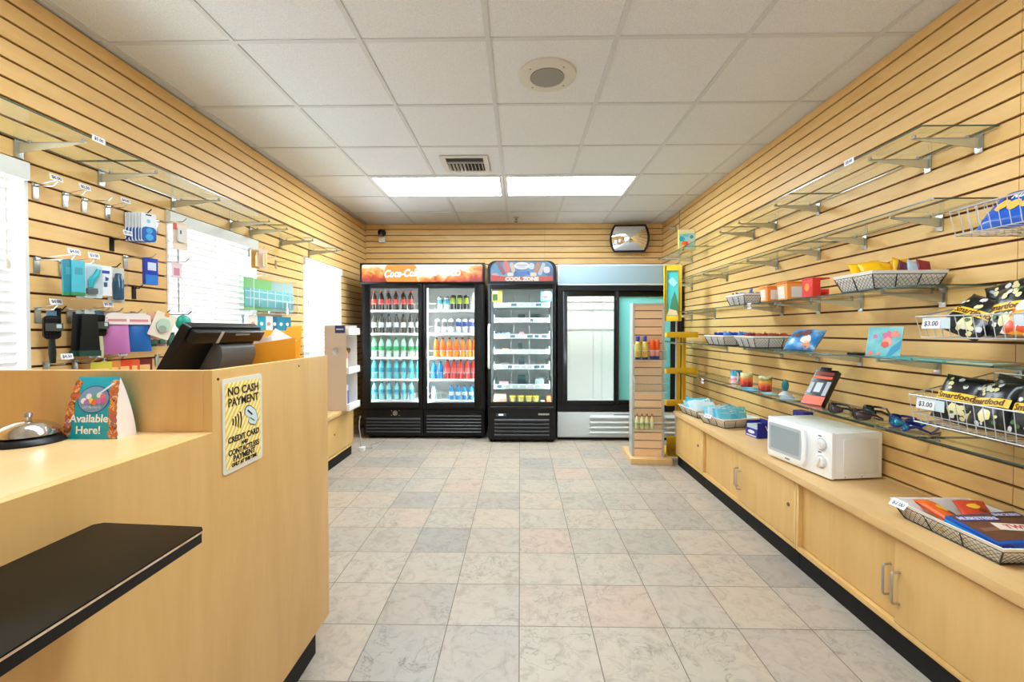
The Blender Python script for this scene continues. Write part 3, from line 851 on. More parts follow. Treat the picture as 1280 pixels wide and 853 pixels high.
# far left cabinet
t = thing('low_cabinet', 'short maple cabinet on the left, under the white rack', 'cabinet', (-1.66, 3.6, 0))
c = MB()
c.box(-0.34, 0, -0.7, -0.682, 0.10, 0.459).box(-0.34, 0, 0.732, 0.75, 0.10, 0.459).box(-0.34, 0, -0.682, 0.732, 0.10, 0.12).box(-0.34, -0.325, -0.682, 0.732, 0.12, 0.459).box(-0.34, 0, -0.682, 0.732, 0.445, 0.459)
c.build('carcass', MAPLE, t, bevel=0.001)
MB().box(-0.04, -0.022, -0.7, 0.75, 0, 0.10).box(-0.34, -0.04, 0.735, 0.75, 0, 0.10).build('kick_board', BLACKM, t)
for (d0, d1, x, l) in ((0.06, 0.725, -0.016, 0.30), (-0.675, 0.055, -0.034, None)):
    d = MB().box(x, x + 0.0155, d0, d1, 0.126, 0.444).build('door', MAPLE, t, bevel=0.0012)
    if l:
        MB().cyl((x + 0.0155, l, 0.30), (x + 0.020, l, 0.30), 0.009, 14).build('lock', mat('lock brass', (0.22, 0.14, 0.06), 0.3, 0.8), d)
MB().box(-0.345, 0.024, -0.72, 0.765, 0.4595, 0.495).build('top', MAPLETOP, t, bevel=0.003)

# white plug adapter on the floor
t = thing('power_adapter', 'small white power adapter with grey cable on the floor', 'adapter', (-1.62, 4.47, 0))
MB().box(-0.03, 0.03, -0.03, 0.03, 0, 0.04).build('adapter_body', WHITE, t, bevel=0.006)
MB().tube([(-0.01, 0.0, 0.04), (-0.02, 0.02, 0.12), (-0.03, 0.0, 0.25), (-0.02, 0.01, 0.36)], 0.006, 6).tube([(0.03, 0.01, 0.02), (0.08, 0.08, 0.006), (0.02, 0.2, 0.006), (0.1, 0.4, 0.006)], 0.004, 6).build('cable', GREY, t)

# white display rack
t = thing('display_rack', 'white plastic display rack with shelf lips on the left cabinet', 'rack', (-1.69, 4.135, 0.495))
RK = mat('rack panel', C_(205, 190, 176), 0.4)
def panel_hole(mb, y, z0, z1):
    """side panel x in [-.1,.1] with a teardrop hole"""
    n = 24; hole = []
    for k in range(n):
        a = 2 * PI * k / n
        r_ = 0.030 * (1 + (0.35 if False else 0) * math.cos(a))
        hx, hz = r_ * math.cos(a), r_ * math.sin(a)
        if hx < 0 and hz > 0: hx, hz = hx * 1.25, hz * 1.25
        hole.append((hx + 0.01, 0.545 + hz))
    outer = []
    for hx, hz in hole:
        dx, dz = hx - 0.01, hz - 0.545
        s = min(0.11 / abs(dx) if abs(dx) > 1e-6 else 9e9, 0.11 / abs(dz) if abs(dz) > 1e-6 else 9e9)
        outer.append((0.01 + dx * s - 0.01, 0.545 + dz * s))
    for yy in (y, y + 0.004):
        vs = [(a, yy, b_) for a, b_ in hole] + [(max(-0.1, min(0.1, a)), yy, b_) for a, b_ in outer]
        mb.add(vs, [(k, (k + 1) % n, n + (k + 1) % n, n + k) for k in range(n)])
    vs = [(a, y, b_) for a, b_ in hole] + [(a, y + 0.004, b_) for a, b_ in hole]
    mb.add(vs, [(k, (k + 1) % n, n + (k + 1) % n, n + k) for k in range(n)])
    mb.box(-0.1, 0.1, y, y + 0.004, z0, 0.435).box(-0.1, 0.1, y, y + 0.004, 0.655, z1)
p = MB(); panel_hole(p, -0.135, 0.0, 0.785); p.build('near_side_panel', RK, t)
p = MB(); panel_hole(p, 0.131, 0.0, 0.785); p.build('far_side_panel', WHITE, t)
MB().box(-0.1, -0.096, -0.131, 0.131, 0, 0.785).build('back_panel', WHITE, t)
for z in (0.0, 0.34, 0.70):
    s = MB().box(-0.096, 0.1, -0.131, 0.131, z, z + 0.012)
    s.box(0.101, 0.128, -0.138, 0.138, z, z + 0.060)
    s.build('shelf', WHITE, t, bevel=0.002)
l = MB().box(0.0, 0.090, -0.1385, -0.1355, 0.715, 0.785).build('navy_label', ink(36, 50, 110), t)
MB().box(0.012, 0.078, -0.1391, -0.1386, 0.744, 0.756).build('printed_line', ink(200, 206, 222), l)
pk = [(0.02, -0.08, (60, 90, 190), 'blue and white toothbrush pack on the rack, near the camera'), (0.02, 0.0, (236, 238, 240), 'white packet in the middle of the white rack'), (0.02, 0.075, (90, 70, 150), 'violet and white packet at the far end of the white rack')]
for x, y, c, lb in pk:
    q = thing('packet', lb, 'packet', (-1.69 + x, 4.135 + y, 0.508), rot=(R(4), 0, R(8)))
    MB().box(-0.012, 0.012, -0.028, 0.028, 0, 0.20).build('sleeve', mat('packet white', C_(226, 230, 236), 0.35), q, bevel=0.003)
    MB().box(0.0122, 0.0135, -0.022, 0.022, 0.02, 0.15).box(-0.022, 0.0, -0.0292, -0.0282, 0.02, 0.12).build('print', ink(*c), q)
q = thing('packet', 'orange packet seen through the hole of the white rack', 'packet', (-1.66, 4.12, 0.8477))
MB().box(-0.02, 0.02, -0.05, 0.05, 0, 0.19).build('sleeve', ink(206, 110, 84), q, bevel=0.004)
MB().box(0.0203, 0.0215, -0.04, 0.04, 0.03, 0.12).build('print', ink(240, 226, 200), q)
q = thing('packet', 'red packet low on the rack, behind its beige side', 'packet', (-1.74, 4.135, 0.508))
MB().box(-0.02, 0.02, -0.06, 0.06, 0, 0.10).build('sleeve', ink(196, 110, 90), q, bevel=0.004)
MB().box(0.0203, 0.0215, -0.05, 0.05, 0.02, 0.08).build('print', ink(232, 226, 216), q)

# ================================================================ COOLERS (back wall)
LED = lamp_mat('cooler led strip', (0.90, 1.0, 0.98), 24.0)
LINER = mat('cooler liner', (0.80, 0.82, 0.82), 0.4)
FRB = mat('cooler black', (0.006, 0.0065, 0.0075), 0.32, 0, 0.3)
FRD = mat('cooler door grey', (0.045, 0.052, 0.058), 0.35)
def header_art():
    m, nt, b = _new('backlit cola header'); L = nt.links.new
    tc = N(nt, 'ShaderNodeTexCoord'); sp = N(nt, 'ShaderNodeSeparateXYZ'); L(tc.outputs['Object'], sp.inputs[0])
    n1 = N(nt, 'ShaderNodeTexNoise'); n1.inputs['Scale'].default_value = 7.0; n1.inputs['Detail'].default_value = 3; n1.inputs['Distortion'].default_value = 0.8
    L(tc.outputs['Object'], n1.inputs['Vector'])
    # ice cubes and foam along the lower edge, white above
    ab = N(nt, 'ShaderNodeMath', operation='ABSOLUTE'); L(sp.outputs['X'], ab.inputs[0])
    e1 = N(nt, 'ShaderNodeMath', operation='MULTIPLY_ADD'); e1.inputs[1].default_value = 0.16; e1.inputs[2].default_value = -0.13; L(ab.outputs[0], e1.inputs[0])
    z1 = N(nt, 'ShaderNodeMath', operation='SUBTRACT'); z1.inputs[1].default_value = 1.928; L(sp.outputs['Z'], z1.inputs[0])
    z2 = N(nt, 'ShaderNodeMath', operation='SUBTRACT'); L(z1.outputs[0], z2.inputs[0]); L(e1.outputs[0], z2.inputs[1])
    nz = N(nt, 'ShaderNodeMath', operation='MULTIPLY_ADD'); nz.inputs[1].default_value = -0.34; L(n1.outputs[0], nz.inputs[0]); nz.inputs[2].default_value = 0.17
    z3 = N(nt, 'ShaderNodeMath', operation='ADD'); L(z2.outputs[0], z3.inputs[0]); L(nz.outputs[0], z3.inputs[1])
    z4 = N(nt, 'ShaderNodeMath', operation='MULTIPLY_ADD'); z4.inputs[1].default_value = 4.2; z4.inputs[2].default_value = 0.5; L(z3.outputs[0], z4.inputs[0])
    r = ramp(nt, [(0.0, C_(150, 30, 16)), (0.25, C_(206, 54, 18)), (0.40, C_(246, 130, 36)), (0.55, C_(250, 190, 96)), (0.68, C_(255, 244, 214)), (1.0, C_(255, 253, 244))])
    L(z4.outputs[0], r.inputs[0]); b.inputs['Base Color'].default_value = (0.03, 0.03, 0.03, 1); L(r.outputs[0], b.inputs['Emission Color'])
    b.inputs['Emission Strength'].default_value = 0.52; b.inputs['Roughness'].default_value = 0.2
    return m

def shell(t, hw, d, z0, z1, mshell, mliner, wall=0.045, floor_z=None):
    """insulated box open at the front (local y = 0 front)"""
    s = MB()
    s.box(-hw, -hw + wall, 0, d, z0, z1).box(hw - wall, hw, 0, d, z0, z1)
    s.box(-hw + wall, hw - wall, 0, d, z1 - wall, z1).box(-hw + wall, hw - wall, 0, d, z0, z0 + wall).box(-hw + wall, hw - wall, d - wall, d, z0 + wall, z1 - wall)
    s.build('cabinet_shell', mshell, t)
    l = MB(); e = 0.002
    l.box(-hw + wall, -hw + wall + e, 0.0, d - wall, z0 + wall, z1 - wall).box(hw - wall - e, hw - wall, 0.0, d - wall, z0 + wall, z1 - wall)
    l.box(-hw + wall, hw - wall, d - wall - e, d - wall, z0 + wall, z1 - wall).box(-hw + wall, hw - wall, 0, d - wall, z0 + wall, z0 + wall + e).box(-hw + wall, hw - wall, 0, d - wall, z1 - wall - e, z1 - wall)
    l.build('liner', mliner, t)

def door_frame(t, name, x0, x1, z0, z1, y0, y1, wl, wr, wt, wb, m, pane=PANE, bev=0.004):
    f = MB()
    f.box(x0, x0 + wl, y0, y1, z0, z1).box(x1 - wr, x1, y0, y1, z0, z1).box(x0 + wl, x1 - wr, y0, y1, z1 - wt, z1).box(x0 + wl, x1 - wr, y0, y1, z0, z0 + wb)
    o = f.build(name, m, t, bevel=bev)
    if pane:
        MB().box(x0 + wl, x1 - wr, (y0 + y1) / 2 - 0.002, (y0 + y1) / 2 + 0.002, z0 + wb, z1 - wt).build('pane', pane, o)
    return o

# ---------------- cola cooler
t = thing('cola_cooler', 'two-door black drinks cooler with lit orange header', 'cooler', (-1.095, 4.98, 0))
HW = 0.695
shell(t, HW, 0.735, 0.33, 1.985, FRB, LINER)
MB().box(-HW, HW, 0.02, 0.73, 0.03, 0.328).build('compressor_housing', BLACKM, t)
hb = MB().prism([(-0.05, 1.755), (-0.06, 1.77), (-0.06, 1.965), (-0.045, 1.99), (0.05, 1.99), (0.05, 1.755)], -HW - 0.005, HW + 0.005, 'x')
ho = hb.build('header_box', FRB, t, bevel=0.004)
MB().prism([(x, z + 1.8725) for x, z in rrect(1.352, 0.192, 0.018)], -0.064, -0.0605, 'y').build('header_sign', header_art(), ho)
CO = mat('cola disc orange', C_(248, 160, 36), 0.3, emit=0.5)
def discpoly(cx_, cz_, r_, zlo, zhi, n=40):
    return [(cx_ + r_ * math.cos(2 * PI * k / n), min(zhi, max(zlo, cz_ + r_ * math.sin(2 * PI * k / n)))) for k in range(n)]
MB().prism(discpoly(-0.236, 1.872, 0.185, 1.778, 1.967), -0.0655, -0.0642, 'y').build('orange_disc', CO, ho)
LW_ = mat('lit white lettering', (1.0, 0.97, 0.92), 0.3, emit=0.62)
text('lettering', 'Coca-Cola', 0.112, LW_, ho, (-0.236, -0.0665, 1.868), (PI / 2, R(-2), 0), bold=0.005, shear=0.35, sx=0.80)
text('lettering', 'ICE COLD', 0.082, LW_, ho, (0.235, -0.0665, 1.870), (PI / 2, 0, 0), bold=0.004, sx=1.08)
for s, nm in ((-1, 'l'), (1, 'r')):
    x0, x1 = (-HW + 0.01, -0.006) if s < 0 else (0.006, HW - 0.01)
    d = door_frame(t, 'door', x0, x1, 0.355, 1.752, -0.045, -0.004, 0.088 if s < 0 else 0.042, 0.042 if s < 0 else 0.100, 0.044, 0.062, FRB)
    hx = -0.020 if s < 0 else 0.020
    MB().prism([(hx - 0.012, -0.045), (hx + 0.012, -0.045), (hx + 0.009, -0.066), (hx - 0.009, -0.066)], 0.93, 1.21, 'z').build('handle', BLACK, d, bevel=0.003)
    led = MB()
    led.box(x0 + 0.032, x0 + 0.040, 0.012, 0.030, 0.40, 1.72).box(x1 - 0.040, x1 - 0.032, 0.012, 0.030, 0.40, 1.72)
    led.build('led_strip', LED, t)
MB().box(-0.03, 0.03, 0.0, 0.05, 0.378, 1.938).build('centre_mullion', FRB, t)
ZS = [1.465, 1.20, 0.925, 0.675, 0.435]
for z in ZS:
    for x0, x1 in ((-HW + 0.05, -0.032), (0.032, HW - 0.05)):
        sh = MB().box(x0, x1, 0.05, 0.60, z - 0.008, z)
        sh.box(x0, x1, 0.046, 0.050, z - 0.022, z + 0.004)
        so = sh.build('shelf', mat('cooler shelf', (0.82, 0.86, 0.85), 0.35), t)
        w = MB().tube([(x0 + 0.01, 0.052, z + 0.075), (x1 - 0.01, 0.052, z + 0.075)], 0.0022, 5)
        for k in range(9):
            xx = x0 + 0.01 + (x1 - x0 - 0.02) * k / 8
            w.tube([(xx, 0.052, z + 0.0005), (xx, 0.052, z + 0.075)], 0.0016, 4)
        w.build('front_rail', WIRE, so)
for s in (-1, 1):
    x0, x1 = (-HW + 0.012, -0.008) if s < 0 else (0.008, HW - 0.012)
    g = MB().box(x0, x1, -0.012, 0.0, 0.035, 0.335)
    g.build('lower_panel', BLACKM, t, bevel=0.004)
    g = MB()
    for k in range(6 if s > 0 else 5):
        z = 0.072 + 0.036 * k
        g.prism([(-0.012, z), (-0.028, z + 0.004), (-0.028, z + 0.010), (-0.012, z + 0.024)], x0 + 0.03, x1 - 0.03, 'x')
    g.build('grille_louvres', mat('louvre black', (0.035, 0.036, 0.038), 0.3), t)
k_ = MB()
k_.cyl((-0.32, -0.012, 0.295), (-0.32, -0.026, 0.295), 0.028, 20)
for a in range(4):
    k_.cyl((-0.32 + 0.062 * math.cos(R(45 + 90 * a)), -0.012, 0.295 + 0.026 * (1 if math.sin(R(45 + 90 * a)) > 0 else -1)), (-0.32 + 0.062 * math.cos(R(45 + 90 * a)), -0.016, 0.295 + 0.026 * (1 if math.sin(R(45 + 90 * a)) > 0 else -1)), 0.006, 8)
k_.build('lock_plate', mat('lock chrome', (0.35, 0.35, 0.35), 0.3, 0.9), t)
ft = MB()
for x in (-0.62, 0.62):
    for y in (0.06, 0.66):
        ft.cyl((x, y, 0), (x, y, 0.03), 0.03, 12)
ft.build('feet', BLACKM, t)

# ---------------- drinks: one bottle or can of each sort, copied along the shelves
def clearish(name, col, rough=0.12, tr=0.35):
    return mat(name, col, rough, trans=tr, spec=0.5)
def bottle(kind, body, label, cap, h=0.225, r=0.0315, low=None):
    p = [(r * 0.86, 0), (r, 0.010), (r, h * 0.12), (r * 0.93, h * 0.16), (r * 0.97, h * 0.30), (r * 0.985, h * 0.31), (r * 0.985, h * 0.55), (r * 0.97, h * 0.56), (r * 1.0, h * 0.62), (r * 0.92, h * 0.70), (r * 0.66, h * 0.80), (r * 0.42, h * 0.89), (r * 0.40, h * 0.915), (r * 0.44, h * 0.92), (r * 0.44, h * 0.99), (r * 0.36, h)]
    ms = [3] * 4 + [1] * 3 + [0] * 6 + [2] * 2
    m = MB().lathe(p, seg=18, m=ms)
    return m.build('drink_bottle', [body, label, cap, low or body])
def can(kind, side, top, band, h=0.155, r=0.031):
    p = [(r * 0.80, 0), (r, 0.012), (r, h * 0.42), (r, h * 0.43), (r, h * 0.80), (r, h * 0.93), (r * 0.82, h * 0.985), (r * 0.84, h), (r * 0.74, h * 0.985)]
    m = MB().lathe(p, seg=18, m=[2, 0, 0, 1, 0, 2, 2, 2])
    return m.build('drink_can', [side, band, mat('can aluminium', (0.62, 0.64, 0.65), 0.25, 0.9)])
BX, BY = -1.095, 4.98
NAMESH = ['top', 'second', 'third', 'fourth', 'bottom']
def row(proto_fn, door, shelf, slots, desc, n=7, grp=None, cat='bottle', y=0.095):
    """stand copies of one drink along a shelf; slots are fractions across the door"""
    x0, x1 = (-HW + 0.060, -0.040) if door == 0 else (0.062, HW - 0.105)
    pr = proto_fn()
    pitch = (x1 - x0) / n
    for i, s in enumerate(slots):
        o = pr if i == 0 else pr.copy()
        if i: COL.objects.link(o)
        o.location = (BX + x0 + pitch * (s + 0.5), BY + y, ZS[shelf] + 0.0005)
        o.rotation_euler = (0, 0, 0.4 * i)
        cnt = len(slots)
        pos = ORD[i] + ' from left' if cnt > 1 else 'standing alone'
        tag(o, '%s, %s on %s shelf, %s cola door' % (desc, pos, NAMESH[shelf], 'left' if door == 0 else 'right'), cat, grp or ('drinks on the %s shelf of the %s cooler door' % (NAMESH[shelf], 'left' if door == 0 else 'right')))
COLA = mat('cola', (0.030, 0.016, 0.010), 0.12)
REDL = ink(206, 58, 50); REDC = ink(196, 24, 30); SILV = ink(196, 198, 202); WLB = ink(226, 228, 230)
row(lambda: bottle('cola', COLA, REDL, REDC), 0, 0, [0, 1, 2, 3, 4, 5], 'dark cola bottle with red label')
row(lambda: bottle('diet', mat('diet cola', (0.04, 0.035, 0.033), 0.12), SILV, ink(40, 40, 44)), 0, 1, [0, 1, 2, 3, 4, 5, 6], 'dark bottle with silver label')
row(lambda: bottle('lime', ink(150, 214, 180), ink(34, 160, 92), ink(30, 140, 90), low=ink(196, 218, 208)), 0, 2, [0, 1, 2, 3, 4, 5, 6], 'pale green bottle with green label')
row(lambda: bottle('water', ink(88, 186, 200), ink(30, 140, 168), ink(20, 120, 130)), 0, 3, [0, 1, 2, 3, 4, 5, 6], 'teal water bottle')
row(lambda: bottle('water', ink(130, 206, 214), ink(40, 150, 180), ink(24, 120, 140), h=0.205), 0, 4, [0, 1, 2, 3, 4, 5], 'pale teal water bottle')
row(lambda: can('blue', ink(226, 232, 236), None, ink(58, 158, 182)), 1, 0, [1, 2], 'tall white and blue can', cat='can', n=7)
row(lambda: can('green', ink(40, 42, 34), None, ink(150, 178, 40), h=0.175), 1, 0, [3, 4, 5], 'tall black and lime green can', cat='can', n=7)
row(lambda: bottle('milk', ink(228, 230, 234), ink(214, 218, 226), ink(236, 238, 240), h=0.20), 1, 0, [6.0], 'white bottle')
row(lambda: can('white', ink(222, 224, 226), None, ink(120, 116, 116), h=0.165), 1, 1, [0.6, 1.6, 2.6], 'tall white can with grey print', cat='can', n=7)
row(lambda: can('wblue', ink(220, 224, 232), None, ink(52, 74, 150), h=0.165), 1, 1, [3.8, 4.8, 5.8], 'tall white can with navy print', cat='can', n=7)
row(lambda: bottle('orange', ink(240, 118, 24), ink(236, 96, 30), ink(40, 40, 34), low=ink(246, 146, 30)), 1, 2, [0.4, 1.4, 2.4, 3.4, 4.4, 5.4, 6.3], 'orange soda bottle with dark cap', n=7)
row(lambda: bottle('blue', ink(38, 136, 196), ink(22, 104, 176), ink(30, 70, 110), h=0.20), 1, 3, [0, 1], 'blue sports drink bottle')
row(lambda: bottle('red', ink(206, 44, 44), ink(226, 96, 92), ink(50, 40, 44)), 1, 3, [2.1, 3.1, 4.1, 5.1, 6.1], 'red fruit drink bottle with dark cap')
row(lambda: bottle('smallblue', ink(190, 222, 232), ink(210, 228, 232), ink(30, 120, 190), h=0.165, r=0.028), 1, 4, [0], 'small clear bottle with blue cap')
row(lambda: bottle('smallblue', ink(48, 146, 206), ink(206, 224, 228), ink(24, 104, 176), h=0.165), 1, 4, [2.7, 3.7, 4.7, 5.7], 'small blue bottle with pale label')

# ---------------- cool zone freezer
t = thing('ice_cream_freezer', 'single-door black ice cream freezer with rounded COOL ZONE header', 'freezer', (0.020, 4.85, 0))
HF = 0.375
shell(t, HF, 0.80, 0.36, 1.80, FRB, LINER, wall=0.03)
MB().box(-HF, HF, 0.03, 0.80, 0.03, 0.358).build('compressor_housing', BLACKM, t)
def arch(w, z0, z1, r_, n=8):
    pts = [(-w, z0), (w, z0)]
    for k in range(n + 1):
        a = R(90 * k / n); pts.append((w - r_ + r_ * math.cos(a), z1 - r_ + r_ * math.sin(a)))
    for k in range(n + 1):
        a = R(90 + 90 * k / n); pts.append((-w + r_ + r_ * math.cos(a), z1 - r_ + r_ * math.sin(a)))
    return pts
hb = MB().prism(arch(HF, 1.742, 1.99, 0.09), -0.05, 0.10, 'y')
hb.prism(arch(HF - 0.02, 1.801, 1.97, 0.08), 0.10, 0.40, 'y')
ho = hb.build('header_box', FRB, t)
FB = mat('freezer sign blue', C_(40, 100, 170), 0.3, emit=0.5)
MB().prism(arch(HF - 0.035, 1.768, 1.980, 0.085), -0.0535, -0.0505, 'y').build('header_sign', blotch('freezer sky', [(0.3, C_(24, 70, 140)), (0.5, C_(60, 140, 196)), (0.7, C_(140, 200, 214))], 5, kind='noise', interp='LINEAR', emit=0.42), ho)
RB = mat('freezer sign red', C_(214, 60, 34), 0.3, emit=0.42)
MB().prism([(-0.335, 1.769), (0.335, 1.769), (0.335, 1.826), (0.20, 1.818), (0.0, 1.812), (-0.2, 1.820), (-0.335, 1.836)], -0.0550, -0.0537, 'y').build('red_band', RB, ho)
text('lettering', 'COOL ZONE', 0.052, mat('freezer lettering', C_(250, 232, 210), 0.3, emit=0.5), ho, (0, -0.0558, 1.790), (PI / 2, 0, 0), bold=0.004, sx=1.18)
def em(r, g, b): return mat('lit ink %d %d %d' % (r, g, b), C_(r, g, b), 0.3, emit=0.42)
MB().prism([(0.085 * math.cos(2 * PI * k / 24) + 0.0, 1.935 + 0.040 * math.sin(2 * PI * k / 24)) for k in range(24)], -0.0552, -0.0537, 'y').build('white_oval', em(236, 240, 236), ho)
MB().box(-0.055, 0.055, -0.0556, -0.0552, 1.936, 1.944).box(-0.035, 0.035, -0.0556, -0.0552, 1.918, 1.923).build('oval_print', em(120, 150, 170), ho)
MB().box(-0.075, 0.075, -0.0552, -0.0537, 1.838, 1.876).prism([(-0.09, 1.832), (-0.07, 1.832), (-0.06, 1.87), (-0.075, 1.88)], -0.0552, -0.0537, 'y').prism([(0.07, 1.832), (0.09, 1.832), (0.075, 1.88), (0.06, 1.87)], -0.0552, -0.0537, 'y').build('ice_sandwich_picture', em(70, 120, 206), ho)
pops = [(-0.27, 1.90, 30, 0.022, 0.06, (60, 160, 196)), (-0.225, 1.905, 30, 0.022, 0.075, (150, 70, 90)), (-0.165, 1.925, 15, 0.026, 0.065, (232, 110, 100)), (-0.10, 1.915, 15, 0.022, 0.055, (224, 200, 170)), (0.105, 1.93, -10, 0.030, 0.035, (214, 226, 232)), (0.165, 1.915, -18, 0.024, 0.06, (196, 130, 90)), (0.215, 1.90, -22, 0.020, 0.07, (206, 206, 200)), (0.27, 1.89, 0, 0.034, 0.035, (230, 236, 244)), (-0.125, 1.842, 0, 0.034, 0.020, (240, 236, 220)), (0.125, 1.842, 0, 0.034, 0.020, (240, 230, 214)), (-0.29, 1.825, 0, 0.038, 0.030, (240, 170, 160)), (0.26, 1.80, 0, 0.02, 0.026, (244, 170, 110))]
for x, z, a, w, h, c in pops:
    p = MB(); p.M = Matrix.Translation((x, 0, z)) @ Matrix.Rotation(R(-a), 4, 'Y')
    p.prism(rrect(w * 2, h * 2, min(w, h) * 0.8), -0.0549, -0.0537, 'y')
    p.build('ice_cream_picture', em(*c), ho)
d = door_frame(t, 'door', -HF + 0.004, HF - 0.004, 0.405, 1.738, -0.05, -0.004, 0.034, 0.034, 0.055, 0.045, FRB)
MB().tube([(-HF + 0.018, -0.052, 0.815), (-HF + 0.018, -0.085, 0.83), (-HF + 0.018, -0.092, 0.87), (-HF + 0.018, -0.092, 1.24), (-HF + 0.018, -0.085, 1.28), (-HF + 0.018, -0.052, 1.295)], 0.012, 10).build('handle', mat('white handle', (0.75, 0.75, 0.74), 0.3), d)
# stickers on the glass
s_ = MB().box(-0.325, -0.215, -0.0305, -0.0295, 1.545, 1.675).build('yellow_sticker', ink(238, 206, 70), d)
MB().prism([(-0.245 + 0.026 * math.cos(2 * PI * k / 16), 1.605 + 0.046 * math.sin(2 * PI * k / 16)) for k in range(16)], -0.0312, -0.0306, 'y').build('sticker_picture', ink(236, 160, 100), s_)
MB().box(-0.318, -0.262, -0.0312, -0.0306, 1.638, 1.668).build('sticker_title', ink(240, 226, 210), s_)
MB().box(-0.318, -0.265, -0.0312, -0.0306, 1.56, 1.63).build('sticker_ground', ink(60, 100, 60), s_)
s_ = MB().prism([(x + 0.268, z + 1.610) for x, z in rrect(0.13, 0.125, 0.02)], -0.0305, -0.0295, 'y').build('blue_sticker', ink(120, 190, 216), d)
MB().prism([(x + 0.275, z + 1.615) for x, z in rrect(0.10, 0.095, 0.03)], -0.0312, -0.0306, 'y').build('sticker_picture', ink(232, 236, 238), s_)
p = MB(); p.M = Matrix.Translation((0.25, 0, 1.60)) @ Matrix.Rotation(R(8), 4, 'Y'); p.box(-0.035, 0.03, -0.0318, -0.0313, -0.006, 0.006); p.build('sticker_bar', ink(180, 80, 80), s_)
MB().box(-0.3445, -0.341, 0.02, 0.035, 0.42, 1.72).box(0.341, 0.3445, 0.02, 0.035, 0.42, 1.72).build('led_strip', lamp_mat('freezer led', (0.85, 1.0, 0.97), 34.0), t)
FZ = [1.525, 1.355, 1.175, 1.005, 0.835, 0.615]
GW = mat('freezer basket', (0.72, 0.84, 0.84), 0.35)
for k, z in enumerate(FZ):
    b_ = MB()
    b_.box(-0.305, 0.305, 0.06, 0.70, z - 0.032, z - 0.028)
    b_.box(-0.312, 0.312, 0.052, 0.058, z - 0.034, z + 0.018)
    b_.box(-0.312, -0.306, 0.06, 0.70, z - 0.034, z + 0.05).box(0.306, 0.312, 0.06, 0.70, z - 0.034, z + 0.05)
    bo = b_.build('basket_shelf', GW, t, bevel=0.001)
    w = MB()
    for x in (-0.12 if k % 2 else -0.09, 0.085):
        w.tube([(x, 0.065, z - 0.027), (x, 0.065, z + 0.11), (x, 0.60, z + 0.11)], 0.004, 5)
    w.build('divider', WIRE, bo)
    tg = MB(); rr = random.Random(k)
    x = -0.28
    while x < 0.25:
        wd_ = rr.uniform(0.03, 0.07)
        tg.box(x, x + wd_, 0.0505, 0.0518, z - 0.022, z + 0.008, rr.choice([0, 0, 1, 2])); x += wd_ + rr.uniform(0.01, 0.03)
    tg.build('price_strip', [ink(170, 196, 200), ink(60, 110, 130), ink(200, 206, 214)], bo)
MB().box(-0.34, 0.34, 0.02, 0.70, 0.392, 0.396).build('floor_rack', GW, t)
g = MB().prism(arch(HF - 0.005, 0.035, 0.385, 0.02), -0.03, 0.03, 'y').build('lower_panel', BLACK, t, bevel=0.004)
g = MB()
for k in range(5):
    z = 0.075 + 0.040 * k
    pts = []
    g.prism([(-0.030, z), (-0.046, z + 0.004), (-0.046, z + 0.014), (-0.030, z + 0.026)], -0.30, 0.30, 'x')
g.build('grille_louvres', mat('louvre black', (0.035, 0.036, 0.038), 0.3), t)
c_ = MB().box(-0.28, -0.17, -0.036, -0.030, 0.292, 0.322).build('controller', mat('controller', (0.05, 0.09, 0.12), 0.2), t, bevel=0.003)
MB().box(-0.252, -0.205, -0.0372, -0.0362, 0.300, 0.316).build('display', mat('lit display', (0.75, 0.9, 1.0), 0.3, emit=1.2), c_)
MB().box(0.18, 0.30, -0.033, -0.030, 0.304, 0.324).build('badge', GREY, t)
ft = MB()
for x in (-0.32, 0.32):
    for y in (0.03, 0.7):
        ft.cyl((x, y, 0), (x, y, 0.03), 0.028, 12)
ft.build('feet', BLACKM, t)
MB().cyl((0.02, 0.12, 1.9905), (0.02, 0.12, 2.004), 0.05, 16).build('top_cap', mat('top cap', (0.09, 0.03, 0.03), 0.5), t)
# goods in the freezer
def goods(nm, w, d_, h, c, loc, label, cat, grp, c2=None):
    o = MB().box(-w / 2, w / 2, -d_ / 2, d_ / 2, 0, h * 0.55, 0).frust((-w / 2, w / 2, -d_ / 2, d_ / 2), (-w / 2 * 0.9, w / 2 * 0.9, -d_ / 2 * 0.7, d_ / 2 * 0.7), h * 0.55 + 0.0001, h, 1).build(nm, [ink(*c), ink(*(c2 or c))], bevel=0.003)
    o.location = (0.020 + loc[0], 4.85 + loc[1], loc[2]); return tag(o, label, cat, grp)
G = 'packs in the ice cream freezer'
for k, (x, c) in enumerate(((-0.255, (28, 70, 160)), (-0.205, (60, 120, 190)), (-0.155, (130, 190, 220)))):
    goods('ice_cream_pack', 0.045, 0.12, 0.062, c, (x, 0.14, FZ[2] - 0.0275), ['dark blue', 'mid blue', 'pale blue'][k] + ' ice cream pack at the left of the third freezer basket', 'ice cream', G)
goods('ice_cream_pack', 0.07, 0.10, 0.055, (196, 140, 90), (-0.19, 0.15, FZ[3] - 0.0275), 'tan wrapped ice cream lying in the fourth freezer basket', 'ice cream', G)
goods('ice_cream_pack', 0.12, 0.10, 0.06, (120, 130, 126), (-0.19, 0.15, FZ[4] - 0.0275), 'grey wrapped ice cream in the fifth freezer basket', 'ice cream', G)
goods('ice_cream_pack', 0.11, 0.10, 0.065, (206, 160, 170), (-0.20, 0.15, FZ[5] - 0.0275), 'pink pack at the left of the sixth freezer basket', 'ice cream', G)
goods('ice_cream_pack', 0.10, 0.12, 0.10, (170, 190, 190), (0.20, 0.18, FZ[5] - 0.0275), 'grey boxed ice cream at the right of the sixth freezer basket', 'ice cream', G)
